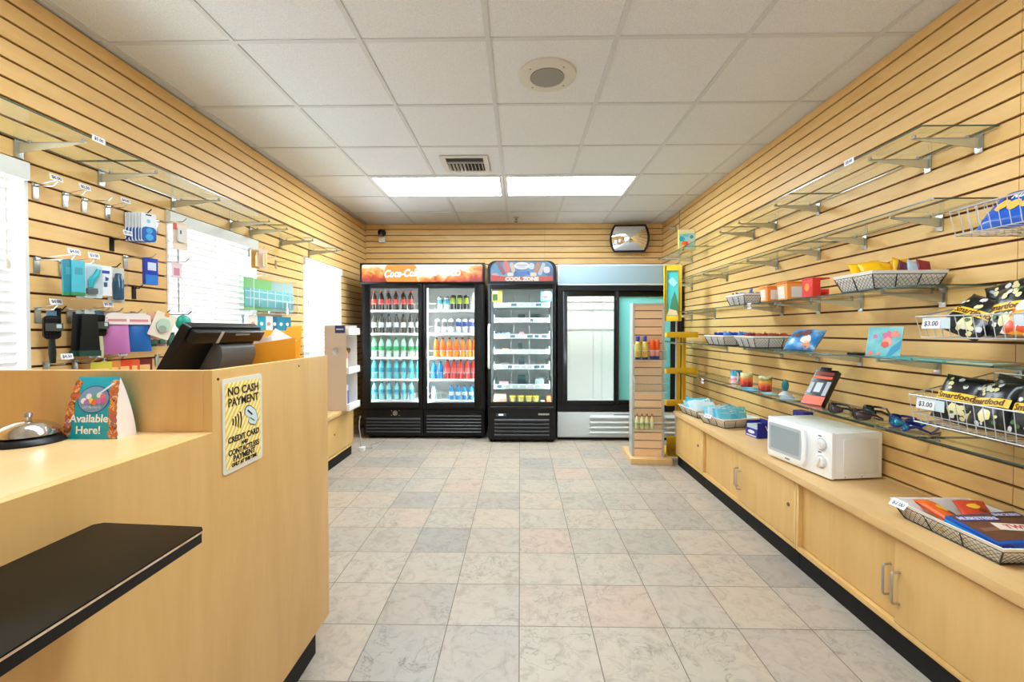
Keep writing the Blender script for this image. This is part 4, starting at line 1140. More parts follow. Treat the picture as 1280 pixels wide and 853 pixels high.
goods('ice_cream_pack', 0.06, 0.10, 0.07, (206, 130, 150), (0.0, 0.16, FZ[2] - 0.0275), 'pink striped pack in the middle of the third freezer basket', 'ice cream', G)
for k, (x, w, z) in enumerate(((0.0, 0.09, FZ[1]), (0.17, 0.12, FZ[1]), (0.0, 0.10, FZ[5]), (0.0, 0.07, FZ[4]), (-0.02, 0.05, FZ[3]))):
    goods('ice_cream_box', w, 0.10, 0.10, (70, 104, 110), (x, 0.50, z - 0.0275), 'dark teal box at the back of the freezer, %s' % ['second basket, middle', 'second basket, right', 'sixth basket', 'fifth basket', 'fourth basket'][k], 'ice cream', G, (90, 130, 132))
for k, x in enumerate((-0.10, -0.01, 0.08, 0.155)):
    c = MB().lathe([(0.026, 0), (0.036, 0.085), (0.0385, 0.087), (0.0385, 0.100), (0.034, 0.104)], seg=20, m=[0, 1, 1, 1]).build('ice_cream_tub', [ink(226, 216, 130), ink(230, 206, 60)])
    c.location = (0.020 + x, 4.85 + 0.10, 0.3965); tag(c, 'yellow ice cream tub on the freezer floor, %s from the left' % ORD[k], 'tub', 'yellow tubs in the freezer')
goods('ice_cream_box', 0.15, 0.12, 0.12, (216, 176, 150), (-0.24, 0.12, 0.3965), 'peach box at the bottom left of the ice cream freezer', 'ice cream', G, (230, 190, 180))
goods('ice_cream_box', 0.05, 0.10, 0.10, (222, 96, 40), (0.30, 0.12, 0.3965), 'orange box at the bottom right of the ice cream freezer', 'ice cream', G, (226, 120, 60))
goods('ice_cream_box', 0.05, 0.10, 0.055, (206, 214, 170), (0.235, 0.10, 0.3965), 'low pale box beside the orange box in the freezer', 'ice cream', G)

# ---------------- white sliding door cooler
t = thing('white_cooler', 'white cooler with black-framed sliding glass doors, empty inside', 'cooler', (1.105, 4.95, 0))
HC = 0.685
WS = mat('cooler white', C_(196, 204, 206), 0.35)
shell(t, HC, 0.76, 0.30, 1.965, WS, mat('white liner', (0.86, 0.87, 0.84), 0.4), wall=0.035)
MB().box(-HC, HC, 0.0, 0.75, 0.03, 0.299).build('compressor_housing', WS, t)
hf = MB().box(-HC, HC, -0.04, -0.0005, 1.735, 1.965).build('header_panel', WS, t, bevel=0.005)
MB().box(-HC + 0.012, HC - 0.012, -0.0425, -0.0405, 1.752, 1.950).build('header_insert', mat('silver insert', C_(148, 172, 184), 0.3, 0.3), hf)
fr = MB()
fr.box(-HC, -HC + 0.045, -0.035, 0.07, 0.33, 1.733).box(HC - 0.045, HC, -0.035, 0.07, 0.33, 1.733).box(-HC + 0.045, HC - 0.045, -0.035, 0.07, 1.675, 1.733).box(-HC + 0.045, HC - 0.045, -0.035, 0.07, 0.33, 0.40)
fr.build('door_surround', BLACK, t)
d = door_frame(t, 'door', -HC + 0.047, -0.005, 0.402, 1.673, -0.028, 0.008, 0.058, 0.050, 0.060, 0.045, BLACK, pane=PANE)
MB().prism([(-0.052, 1.58), (-0.030, 1.60), (-0.030, 1.56)], -0.034, -0.028, 'y').build('finger_pull', DGREY, d)
d = door_frame(t, 'door', -0.045, HC - 0.047, 0.402, 1.673, 0.014, 0.05, 0.045, 0.055, 0.060, 0.045, BLACK, pane=None)
MB().box(0.0, HC - 0.102, 0.030, 0.034, 0.447, 1.613).build('teal_pane', mat('teal film pane', C_(124, 216, 218), 0.25), d)
tr_ = MB()
for x in (-0.17, -0.06, -0.5, 0.3):
    tr_.box(x, x + 0.012, 0.70, 0.722, 0.34, 1.90)
tr_.box(-HC + 0.04, HC - 0.04, 0.66, 0.674, 1.52, 1.535).box(-HC + 0.04, HC - 0.04, 0.69, 0.70, 1.26, 1.272).box(-HC + 0.04, HC - 0.04, 0.69, 0.70, 1.60, 1.64)
tr_.build('shelf_tracks', mat('track', C_(226, 228, 224), 0.4), t)
MB().box(-HC + 0.04, HC - 0.04, 0.10, 0.68, 0.345, 0.352).build('floor_rack', mat('track', C_(226, 228, 224), 0.4), t)
MB().box(-0.60, 0.60, 0.09, 0.12, 1.905, 1.928).build('lamp_tube', lamp_mat('white cooler lamp', (1.0, 1.0, 0.95), 30.0), t)
lp = MB().box(-HC, HC, -0.035, -0.0005, 0.045, 0.322).build('lower_panel', WS, t, bevel=0.006)
lv = MB()
for k in range(4):
    z = 0.085 + 0.056 * k
    lv.prism([(-0.036, z), (-0.060, z + 0.004), (-0.060, z + 0.012), (-0.036, z + 0.036)], -0.32, HC - 0.03, 'x')
    lv.prism([(-0.32, z), (-0.34, z + 0.002), (-0.30, z + 0.036)], -0.052, -0.036, 'y')
lv.build('louvres', WS, lp)
MB().box(-0.06, 0.20, -0.0375, -0.0352, 0.288, 0.300).build('rating_plate', mat('plate grey', C_(110, 124, 132), 0.4), lp)
kb = MB().box(-HC + 0.01, HC - 0.01, 0.02, 0.74, 0.0, 0.03).build('base', BLACKM, t)
MB().box(HC + 0.0005, HC + 0.022, -0.01, 0.74, 0.05, 1.72).build('side_panel', BLACK, t)

# ================================================================ ROTATING SLAT RACK AND YELLOW STAND
t = thing('slat_tower', 'free-standing maple slatwall tower with grey edges on a wooden base', 'display rack', (1.200, 4.19, 0), rz=R(-3))
MB().box(-0.175, 0.200, -0.155, 0.30, 0.0, 0.055).build('base', MAPLETOP, t, bevel=0.004)
s = MB()
z = 0.056
zt = 1.465
k = 0
while z < zt - 0.01:
    s.box(-0.126, 0.126, -0.060, -0.046, z, min(z + 0.068, zt), 0)
    s.box(-0.126, 0.126, 0.046, 0.060, z, min(z + 0.068, zt), 0)
    z += GP
s.box(-0.126, 0.126, -0.0455, 0.0455, 0.056, zt, 1)
s.build('slat_panel', [wood('tower slat', C_(244, 208, 166), C_(234, 192, 148), scale=(0.9, 0.9, 6)), mat('tower slot', C_(70, 44, 26), 0.7)], t, smooth=False)
AL = mat('grey edging', C_(186, 186, 178), 0.4, 0.2)
e = MB().box(-0.148, -0.127, -0.066, 0.066, 0.056, 1.49).box(0.127, 0.148, -0.066, 0.066, 0.056, 1.49).box(-0.126, 0.126, -0.066, 0.066, 1.466, 1.49)
e.build('edging', AL, t, bevel=0.002)
def bin_(z, w, d, h, label, loc=(0, 0, 0)):
    q = thing('acrylic_bin', label, 'bin', (1.200, 4.19, 0), rz=R(-3), group='clear bins on the slat tower')
    x0 = loc[0]
    b = MB()
    y1 = -0.0675; y0 = y1 - d
    b.box(x0 - w / 2, x0 + w / 2, y0, y1, z, z + 0.004)
    b.box(x0 - w / 2, x0 - w / 2 + 0.003, y0, y1, z + 0.004, z + h).box(x0 + w / 2 - 0.003, x0 + w / 2, y0, y1, z + 0.004, z + h)
    b.box(x0 - w / 2 + 0.003, x0 + w / 2 - 0.003, y0, y0 + 0.003, z + 0.004, z + h * 0.6).box(x0 - w / 2 + 0.003, x0 + w / 2 - 0.003, y1 - 0.003, y1, z + 0.004, z + h + 0.08)
    b.build('tray', ACRYLIC, q)
    r = MB().tube([(x0 - w / 2, y1, z + h), (x0 - w / 2, y0, z + h * 0.6), (x0 + w / 2, y0, z + h * 0.6), (x0 + w / 2, y1, z + h)], 0.002, 5)
    r.tube([(x0 - w / 2, y1, z), (x0 - w / 2, y0, z), (x0 + w / 2, y0, z), (x0 + w / 2, y1, z)], 0.002, 5)
    r.build('edge', AEDGE, q)
    return q
bin_(0.965, 0.285, 0.11, 0.14, 'clear bin holding sunscreen bottles on the slat tower', (0.0, 0))
bin_(0.675, 0.285, 0.11, 0.13, 'empty clear bin midway down the slat tower', (0.0, 0))
bin_(0.325, 0.285, 0.11, 0.12, 'clear bin of small bottles low on the slat tower', (0.0, 0))
def wp(x, y):
    a = R(-3); return (1.200 + x * math.cos(a) - y * math.sin(a), 4.19 + x * math.sin(a) + y * math.cos(a))
def lotion():
    p = [(0.024, 0), (0.028, 0.006), (0.029, 0.02), (0.029, 0.14), (0.024, 0.155), (0.014, 0.162), (0.016, 0.1625), (0.017, 0.208), (0.013, 0.213)]
    return MB().lathe(p, seg=18, m=[2, 2, 1, 1, 1, 1, 0, 0], sy=0.75).build('lotion_bottle', [ink(30, 50, 150), blotch('lotion yellow', [(0, C_(214, 190, 70)), (0.5, C_(222, 160, 60)), (0.75, C_(200, 200, 110))], 30), ink(40, 50, 120)])
for k, x in enumerate((-0.108, -0.045)):
    o = lotion(); xy = wp(x, -0.12); o.location = (xy[0], xy[1], 0.9695); tag(o, 'yellow sunscreen bottle with blue cap, %s in the clear bin' % ('left' if k == 0 else 'second'), 'bottle', 'sunscreen bottles on the tower')
for k, x in enumerate((0.022, 0.068)):
    p = [(0.016, 0), (0.022, 0.004), (0.0225, 0.03), (0.0225, 0.085), (0.021, 0.09), (0.022, 0.092), (0.022, 0.168), (0.018, 0.178)]
    o = MB().lathe(p, seg=18, m=[2, 2, 1, 0, 0, 0, 0]).build('lotion_bottle', [ink(244, 92, 32), ink(240, 160, 140), ink(50, 60, 140)])
    xy = wp(x, -0.115 + 0.01 * k); o.location = (xy[0], xy[1], 0.9695); tag(o, 'orange capped lotion bottle, %s of two in the clear bin' % ('left' if k == 0 else 'right'), 'bottle', 'sunscreen bottles on the tower')
for k, x in enumerate((-0.115, -0.07, -0.025, 0.02)):
    p = [(0.014, 0), (0.017, 0.004), (0.017, 0.03), (0.0172, 0.031), (0.0172, 0.055), (0.017, 0.056), (0.017, 0.085), (0.008, 0.10), (0.007, 0.115), (0.0085, 0.116), (0.0085, 0.135)]
    o = MB().lathe(p, seg=14, m=[1, 1, 2, 2, 2, 1, 1, 1, 0, 0]).build('small_bottle', [ink(150, 90, 60), ink(222, 214, 160), ink(176, 204, 100) if k != 3 else ink(214, 222, 200)])
    xy = wp(x, -0.12 - 0.005 * (k % 2)); o.location = (xy[0], xy[1], 0.3295); tag(o, 'small pale bottle with brown cap, %s from left in the lowest clear bin' % ORD[k], 'bottle', 'small bottles on the tower')

t = thing('yellow_stand', 'yellow metal display stand with trays and framed picture on top', 'stand', (1.56, 4.33, 0))
MB().box(-0.13, 0.17, -0.02, 0.33, 0.0, 0.02).box(-0.13, 0.17, -0.02, -0.015, 0.02, 0.20).build('base', YELLOWP, t, bevel=0.003)
u = MB().box(-0.018, 0.018, 0.03, 0.06, 0.02, 1.20).box(0.115, 0.15, 0.24, 0.27, 0.02, 1.20)
u.build('upright', YELLOWP, t, bevel=0.002)
for z in (1.165, 0.815, 0.50):
    s = MB().box(-0.13, 0.165, -0.02, 0.33, z, z + 0.006).box(-0.13, 0.165, -0.026, -0.02, z - 0.002, z + 0.055).box(0.165, 0.171, -0.02, 0.33, z, z + 0.045).box(-0.136, -0.13, -0.02, 0.33, z, z + 0.045)
    s.build('tray', YELLOWP, t, bevel=0.002)
MB().cyl((-0.035, 0.0, 1.171), (-0.035, 0.0, 1.36), 0.008, 10).cyl((-0.035, 0, 0.02), (-0.035, 0, 1.165), 0.008, 10).build('sign_rod', AL, t)
f = MB(); f.M = Matrix.Translation((-0.075, -0.005, 1.595)) @ Matrix.Rotation(R(-22), 4, 'Z')
fw, fh = 0.165, 0.54
f.box(-fw / 2, -fw / 2 + 0.028, -0.018, 0.018, -fh / 2, fh / 2).box(fw / 2 - 0.028, fw / 2, -0.018, 0.018, -fh / 2, fh / 2).box(-fw / 2 + 0.028, fw / 2 - 0.028, -0.018, 0.018, fh / 2 - 0.05, fh / 2).box(-fw / 2 + 0.028, fw / 2 - 0.028, -0.018, 0.018, -fh / 2, -fh / 2 + 0.05)
fo = f.build('picture_frame', mat('yellow frame', C_(238, 196, 24), 0.4), t, bevel=0.003)
p = MB(); p.M = f.M; p.box(-fw / 2 + 0.028, fw / 2 - 0.028, -0.006, 0.004, -fh / 2 + 0.05, fh / 2 - 0.05)
p.build('picture', mat('poster teal', C_(70, 196, 200), 0.3), fo)
p = MB(); p.M = f.M
p.prism([(-0.03, -0.2), (0.05, -0.2), (0.052, -0.12), (0.02, 0.02), (-0.01, -0.06)], -0.009, -0.0065, 'y').build('picture_tree', ink(60, 130, 90), fo)
p = MB(); p.M = f.M
p.prism([(-0.05, -0.215), (0.05, -0.215), (0.04, -0.17), (-0.03, -0.15)], -0.0115, -0.0092, 'y').build('picture_sand', ink(226, 206, 160), fo)
p = MB(); p.M = f.M
p.prism([(-0.045, 0.12), (0.0, 0.16), (0.045, 0.10), (0.01, 0.06)], -0.009, -0.0065, 'y').build('picture_cloud', ink(160, 224, 226), fo)

# ================================================================ GLASS SHELVES AND BRACKETS
def price_tag(parent, s, loc, rot, w=0.055, h=0.026, nm='price_tag'):
    M = Matrix.Translation(loc) @ Euler(rot).to_matrix().to_4x4()
    b = MB(); b.M = M; b.box(-w / 2, w / 2, -h / 2, h / 2, -0.0008, 0.0008)
    o = b.build(nm, mat('price tag', C_(226, 226, 228), 0.35), parent)
    text('lettering', s, h * 0.72, mat('price ink', C_(46, 46, 70), 0.5), o, (0, 0, 0), matrix=M @ Matrix.Translation((0, 0, 0.0011)), depth=0.0003, bold=0.0004)
    return o
LV = [('top', 2.02, 0.29), ('second', 1.745, 0.24), ('third', 1.415, 0.29), ('fourth', 1.122, 0.29), ('lowest', 0.828, 0.29)]
SEG = [(1.72, 2.555), (2.56, 3.37), (3.375, 4.14), (4.145, 4.93)]
SEGN = ['near', 'second', 'third', 'far']
BR = {'top': (1.80, 2.02, 2.75, 3.20, 3.50, 4.73), 'second': (1.96, 2.38, 2.74, 3.18, 3.93, 4.72), 'third': (1.94, 2.40, 2.735, 3.11, 4.17, 4.72), 'fourth': (1.96, 2.40, 2.74, 3.11, 3.92, 4.72), 'lowest': (1.96, 2.40, 2.74, 3.11, 3.92, 4.72)}
def bracket_proto(depth):
    t = thing('shelf_bracket', 'x', 'bracket', (0, 0, 0))
    MB().box(0.0005, 0.006, -0.016, 0.016, -0.070, 0.0).build('wall_plate', CHROME, t, bevel=0.001)
    MB().prism([(0.006, -0.010), (0.006, -0.052), (depth - 0.02, -0.014), (depth - 0.02, -0.008)], -0.002, 0.002, 'y').build('arm', mat('bracket arm', C_(196, 186, 156), 0.5), t)
    MB().cyl((depth - 0.03, 0, -0.012), (depth - 0.03, 0, -0.0006), 0.007, 10).cyl((0.05, 0, -0.012), (0.05, 0, -0.0006), 0.007, 10).box(0.045, depth - 0.025, -0.003, 0.003, -0.013, -0.009).build('rest_pads', GREY, t)
    return t
protos = {}
def bracket(loc, rz, depth, label, grp):
    if depth not in protos:
        protos[depth] = bracket_proto(depth); o = protos[depth]
    else:
        o = dup(protos[depth])
    o.location = loc; o.rotation_euler = (0, 0, rz); o['label'] = label; o['group'] = grp
    return o
for name, z, dep in LV:
    segs = list(SEG)
    if name in ('fourth', 'lowest'):
        segs = [(0.62, 1.45 if name == 'fourth' else 1.712)] + segs
        if name == 'fourth': segs[1] = (1.46, 2.555)
    for i, (a, b_) in enumerate(segs):
        sn = SEGN if len(segs) == 4 else ['camera-end'] + SEGN
        t = thing('glass_shelf', 'clear glass shelf, %s section of the %s row on the right wall' % (sn[i], name), 'shelf', (XR - 0.002, (a + b_) / 2, z), group='glass shelves on the right wall')
        MB().plate(-dep - 0.008, -0.008, -(b_ - a) / 2, (b_ - a) / 2, -0.006, 0.0).build('glass_plate', [GLASS, GEDGE], t, smooth=False)
        if name == 'top' and i == 0:
            price_tag(t, '$8.00', (-dep - 0.012, -0.05, 0.0), (PI / 2, 0, -PI / 2), 0.060, 0.026)
        if name == 'third' and i == 1:
            price_tag(t, '$2.50', (-dep - 0.012, 0.0, -0.016), (PI / 2, 0, -PI / 2), 0.05, 0.04)
        if name == 'lowest' and i == 3:
            price_tag(t, '$9.00', (-dep - 0.012, -0.05, -0.016), (PI / 2, 0, -PI / 2), 0.05, 0.04)
    n = 0
    for y in BR[name]:
        if True:
            bracket((XR - 0.0005, y, z - 0.0065), PI, dep, 'metal bracket under the %s glass row on the right wall, %s counted from the camera' % (name, ORD[n]), 'shelf brackets on the right wall')
            n += 1
# left wall shelf
LSEG = [(0.75, 1.965), (1.97, 3.18), (3.185, 4.235)]
for i, (a, b_) in enumerate(LSEG):
    t = thing('glass_shelf', 'clear glass shelf high on the left wall, %s section' % ['near', 'middle', 'far'][i], 'shelf', (XL + 0.002, (a + b_) / 2, 2.005), group='glass shelves on the left wall')
    MB().plate(0.008, 0.308, -(b_ - a) / 2, (b_ - a) / 2, -0.006, 0).build('glass_plate', [GLASS, GEDGE], t, smooth=False)
    if i == 0:
        price_tag(t, '$5.00', (0.312, 0.40, 0.0), (PI / 2, 0, PI / 2), 0.055, 0.024)
for n, y in enumerate((1.30, 1.74, 2.09, 2.53, 3.04, 3.27, 3.68, 4.17)):
    bracket((XL + 0.0005, y, 2.005 - 0.0065), 0, 0.30, 'metal bracket under the left glass shelf, %s counted from the camera' % ORD[n], 'shelf brackets on the left wall')
bracket((XR - 0.0005, 5.23, 2.455), PI, 0.12, 'short empty metal bracket on the right wall beside the mirror corner', 'shelf brackets on the right wall')

# ================================================================ LEFT SLAT PANEL: HOOKS AND HANGING GOODS
def hook(y, z, length, label, s=None, black=False, plate=True, wall=XL, grp='peg hooks on the left wall'):
    t = thing('peg_hook', label, 'hook', (wall + 0.0005, y, z), group=grp)
    m = BLACK if black else CHROME
    MB().box(0, 0.004, -0.012, 0.012, -0.066, 0.0).box(0.004, 0.010, -0.010, 0.010, -0.012, -0.002).build('back_plate', m, t, bevel=0.0008)
    MB().tube([(0.004, 0, -0.010), (length * 0.5, 0, -0.011), (length - 0.02, 0, -0.010), (length, 0, 0.008)], 0.0026, 6).build('prong', m, t)
    if s:
        MB().tube([(0.006, 0, -0.003), (length * 0.5, 0, 0.004), (length - 0.012, 0, 0.012)], 0.0014, 5).build('tag_wire', CHROME, t)
        price_tag(t, s, (length - 0.008, 0, 0.022), (PI / 2 - R(12), 0, PI / 2), 0.050, 0.024)
    return t
A_, B_, C1_, D_, E_ = 1.846, 1.694, 1.542, 1.335, 1.105
hook(1.80, A_, 0.10, 'chrome hook with price tag, first in the top row by the near blind', '$6.00')
hook(1.92, A_, 0.10, 'chrome hook with price tag, second in the top row', '$2.50')
hook(2.005, A_, 0.14, 'chrome hook without tag, third in the top row')
hook(2.12, A_, 0.10, 'chrome hook with price tag, beside the blue comb packs', '$4.00')
hook(2.225, A_, 0.13, 'dark hook carrying the blue comb packs', None, True)
hook(2.41, A_, 0.17, 'chrome hook beside the middle window blind, top row', None)
hook(2.14, B_, 0.09, 'black hook with price tag under the comb packs', '$3.50', True)
hook(1.80, C1_, 0.17, 'chrome hook carrying the teal boxes', '$4.00')
hook(1.90, C1_, 0.155, 'chrome hook carrying the razor packs', '$3.00')
hook(2.02, C1_, 0.155, 'dark hook carrying the bottle bag', None, True)
hook(2.215, C1_ + GP, 0.16, 'chrome hook carrying the slim blue box', None)
hook(2.36, C1_ + GP, 0.22, 'long chrome hook in front of the middle blind', None)
hook(2.18, C1_ - GP + 0.0, 0.05, 'short chrome hook, empty, above the blue pouches')
hook(2.26, C1_ - GP + 0.0, 0.05, 'short black hook, empty, above the sponge cards', None, True)
hook(1.80, D_, 0.09, 'chrome hook carrying the large black hairbrush', '$6.00')
hook(1.88, D_, 0.04, 'short black hook, empty, right of the large black hairbrush', None, True)
hook(1.93, D_, 0.12, 'chrome hook carrying the tall black comb pack', None)
hook(2.00, D_, 0.12, 'chrome hook carrying the pale-handled brush', '$5.50')
hook(2.045, D_, 0.14, 'chrome hook carrying the pink pouch', None)
hook(2.15, D_, 0.14, 'chrome hook carrying the blue pouches', None)
hook(2.25, D_, 0.20, 'dark hook carrying the beige sponge cards', None, True)
hook(2.40, D_, 0.20, 'dark hook carrying the mint sponge card', None, True)
hook(1.83, E_, 0.10, 'chrome hook with price tag, first in the lowest row', '$4.50')
hook(1.95, E_, 0.10, 'chrome hook with price tag, second in the lowest row', '$7.50')
hook(2.09, E_, 0.10, 'chrome hook with price tag, third in the lowest row', '$6.00')
hook(2.40, E_, 0.10, 'chrome hook with price tag, last in the lowest row', '$5.00')

def hangcard(nm, label, cat, loc, rz, w, h, card, parts, grp=None, t=0.0016):
    """a header card hanging from its top edge; local front is +x; parts(q) adds what is on it"""
    q = thing(nm, label, cat, loc, rz, grp)
    b = MB(); b.prism([(u, v - h / 2) for u, v in rrect(w, h, min(w, h) * 0.07)], -t / 2, t / 2, 'x')
    b.build('card', card, q)
    if parts: parts(q)
    return q
WCARD = ink(226, 230, 234)
# blue comb packs, one behind the other on their hook
def combparts(q):
    MB().prism([(u * 1.0, v - 0.108) for u, v in rrect(0.060, 0.075, 0.018)], 0.001, 0.0075, 'x').build('blister', ink(24, 92, 176), q, bevel=0.002)
    MB().prism([(0.014 * math.cos(2 * PI * k / 16), -0.09 + 0.014 * math.sin(2 * PI * k / 16)) for k in range(16)], 0.0076, 0.0086, 'x').prism([(0.017 * math.cos(2 * PI * k / 16), -0.122 + 0.017 * math.sin(2 * PI * k / 16)) for k in range(16)], 0.0076, 0.0086, 'x').build('comb', ink(70, 160, 220), q)
    MB().prism([(0.008 * math.cos(2 * PI * k / 16), -0.04 + 0.010 * math.sin(2 * PI * k / 16)) for k in range(16)], 0.001, 0.0016, 'x').build('seal', ink(126, 190, 226), q)
    MB().box(0.001, 0.0016, -0.012, 0.012, -0.012, -0.006).build('hang_hole', BLACK, q)
for k in range(6):
    hangcard('comb_pack', 'white and blue comb pack, %s from the wall on its hook' % ORD[k], 'comb pack', (XL + 0.030 + 0.017 * k, 2.225, A_ - 0.012), R(-16 + (0 if k < 5 else -12)), 0.066, 0.145, WCARD, combparts, 'blue comb packs')
def tealbox(c, lbl, loc, rz):
    q = thing('teal_box', lbl, 'box', loc, rz, 'teal boxes')
    MB().box(-0.012, 0.012, -0.020, 0.020, -0.145, 0).build('carton', ink(*c), q, bevel=0.003)
    MB().box(-0.0125, 0.0125, -0.0205, 0.0205, -0.1456, -0.132).build('green_base', ink(50, 130, 84), q)
    MB().box(0.0122, 0.013, -0.012, 0.012, -0.06, -0.03).build('print', ink(60, 150, 166), q)
tealbox((18, 130, 150), 'dark teal hanging box on the first hook of the third row', (XL + 0.138, 1.800, C1_ - 0.013), R(-30))
tealbox((70, 176, 196), 'lighter teal hanging box right behind the dark teal one', (XL + 0.163, 1.812, C1_ - 0.013), R(-30))
CLEARB = glass('blister clear', (0.93, 0.95, 0.96))
def razor(q):
    MB().prism([(u, v - 0.075) for u, v in rrect(0.052, 0.125, 0.012)], 0.001, 0.020, 'x').build('blister', CLEARB, q)
    MB().tube([(0.010, 0.016, -0.025), (0.012, 0.006, -0.05), (0.011, -0.010, -0.075), (0.010, -0.012, -0.105)], [0.009, 0.011, 0.012, 0.009], 8).build('razor_handle', ink(20, 168, 184), q)
    MB().box(0.002, 0.016, -0.026, 0.010, -0.132, -0.108).build('razor_head', ink(90, 104, 106), q, bevel=0.002)
hangcard('razor_pack', 'clear blister pack with teal razor, nearest of the pair', 'razor pack', (XL + 0.142, 1.900, C1_ - 0.013), R(-22), 0.062, 0.150, ink(206, 224, 230), razor, 'razor packs')
hangcard('razor_pack', 'clear blister pack with teal razor, behind the other', 'razor pack', (XL + 0.105, 1.900, C1_ - 0.013), R(-22), 0.062, 0.150, ink(206, 224, 230), razor, 'razor packs')
def nail(q):
    MB().box(0.001, 0.002, -0.016, 0.016, -0.035, -0.022).build('blue_title', ink(30, 80, 170), q)
    MB().box(0.001, 0.004, -0.006, 0.006, -0.095, -0.075).prism([(0.0, -0.05), (0.012, -0.055), (0.010, -0.065), (0, -0.07)], 0.001, 0.004, 'x').build('clipper', ink(50, 80, 120), q)
hangcard('clipper_card', 'small white card with blue title beside the razor packs', 'card pack', (XL + 0.14, 1.958, C1_ - 0.013), R(-20), 0.05, 0.135, WCARD, nail)
def btl(q):
    MB().lathe([(0.016, -0.150), (0.020, -0.146), (0.020, -0.06), (0.014, -0.05), (0.012, -0.03), (0.010, -0.028)], (0.022, 0.0, 0), seg=14).build('bottle', mat('dark blue bottle', C_(30, 80, 110), 0.2), q)
    MB().prism([(u, v - 0.085) for u, v in rrect(0.058, 0.155, 0.008)], 0.042, 0.0426, 'x').build('clear_bag', CLEARB, q)
hangcard('bottle_pack', 'clear hanging bag with a dark blue bottle', 'bottle pack', (XL + 0.13, 2.022, C1_ - 0.013), R(-25), 0.062, 0.165, ink(214, 210, 200), btl)
q = thing('tissue_box', 'slim royal blue hanging box with white print', 'box', (XL + 0.12, 2.225, C1_ + GP - 0.013), R(-20))
MB().box(-0.012, 0.012, -0.030, 0.030, -0.135, 0).build('carton', ink(24, 56, 170), q, bevel=0.003)
MB().box(0.0122, 0.013, -0.018, 0.020, -0.062, -0.022).build('white_label', ink(206, 216, 236), q)
MB().box(0.0122, 0.013, -0.028, 0.028, -0.134, -0.085).build('sky_panel', ink(40, 120, 206), q)
q = hangcard('sachet', 'small pink hanging sachet near the middle blind', 'sachet', (XL + 0.15, 2.36, C1_ + GP - 0.013), R(-10), 0.055, 0.085, ink(226, 206, 210), lambda q: MB().box(0.001, 0.002, -0.016, 0.016, -0.07, -0.03).build('print', ink(200, 130, 150), q))
q = hangcard('first_aid_pack', 'beige hanging pack with red corner in front of the middle blind', 'pack', (XL + 0.13, 2.415, A_ - 0.013), R(-8), 0.088, 0.150, ink(226, 206, 180), lambda q: (MB().box(0.001, 0.002, -0.042, -0.022, -0.045, -0.008).build('red_corner', ink(214, 84, 50), q), MB().prism([(u, v - 0.07) for u, v in rrect(0.05, 0.08, 0.01)], 0.0021, 0.012, 'x').build('blister', ink(206, 206, 206), q), MB().box(0.0121, 0.0125, -0.012, -0.004, -0.065, -0.045).build('print', INK, q)))

# hairbrushes
def brush(label, loc, rz, head, handle, h=0.20, hw=0.032, grp='hairbrushes'):
    q = thing('hairbrush', label, 'hairbrush', loc, rz, grp)
    b = MB(); b.prism([(u, v - 0.055) for u, v in rrect(hw * 2, 0.10, hw * 0.7)], -0.008, 0.010, 'x'); b.build('paddle', head, q, bevel=0.003)
    r_ = MB()
    for i in range(5):
        for j in range(7):
            r_.cyl((0.010, -hw * 0.7 + hw * 1.4 * i / 4, -0.02 - 0.07 * j / 6), (0.026, -hw * 0.75 + hw * 1.5 * i / 4, -0.02 - 0.07 * j / 6), 0.0016, 4)
    r_.build('bristles', BLACKM, q)
    MB().tube([(0, 0, -0.10), (0, 0, -0.12), (0.002, 0, -0.16), (0.004, 0, -h)], [0.010, 0.011, 0.013, 0.010], 10).build('handle', handle, q)
    l = MB().box(0.0265, 0.0275, -hw, hw, -0.070, -0.038).build('label_band', ink(62, 66, 60), q)
    MB().box(0.0277, 0.0283, 0.006, hw * 0.8, -0.058, -0.042).build('sticker', ink(190, 206, 206), q)
    MB().box(-0.002, 0.002, -0.015, 0.015, -0.006, 0.014).build('hang_tab', ink(80, 130, 160), q)
    return q
brush('large black hairbrush with grey label, hanging nearest the left blind', (XL + 0.058, 1.803, D_ - 0.030), R(-25), BLACK, mat('dark green black', (0.008, 0.014, 0.010), 0.35, spec=0.3), 0.205, 0.027)
brush('black hairbrush with pale cream handle', (XL + 0.072, 2.000, D_ - 0.020), R(-25), BLACK, ink(196, 196, 150), 0.205, 0.022)
for k, (x, y) in enumerate(((0.055, 1.928), (0.092, 1.930))):
    q = thing('comb_sleeve', ['tall black comb pack, behind its twin', 'tall black comb pack, in front of its twin'][k], 'comb pack', (XL + x, y, D_ - 0.012), R(-25), 'black comb packs')
    MB().frust((-0.007, 0.007, -0.036, 0.036), (-0.005, 0.005, -0.026, 0.026), -0.20, -0.012).build('sleeve', mat('black comb sleeve', (0.006, 0.008, 0.008), 0.4, spec=0.3), q, bevel=0.003)
    MB().box(-0.0082, 0.0082, -0.037, 0.037, -0.2005, -0.175).build('green_tip', ink(14, 62, 54), q)
    MB().box(-0.003, 0.003, -0.016, 0.016, -0.014, 0.006).build('hang_tab', ink(200, 214, 220), q)
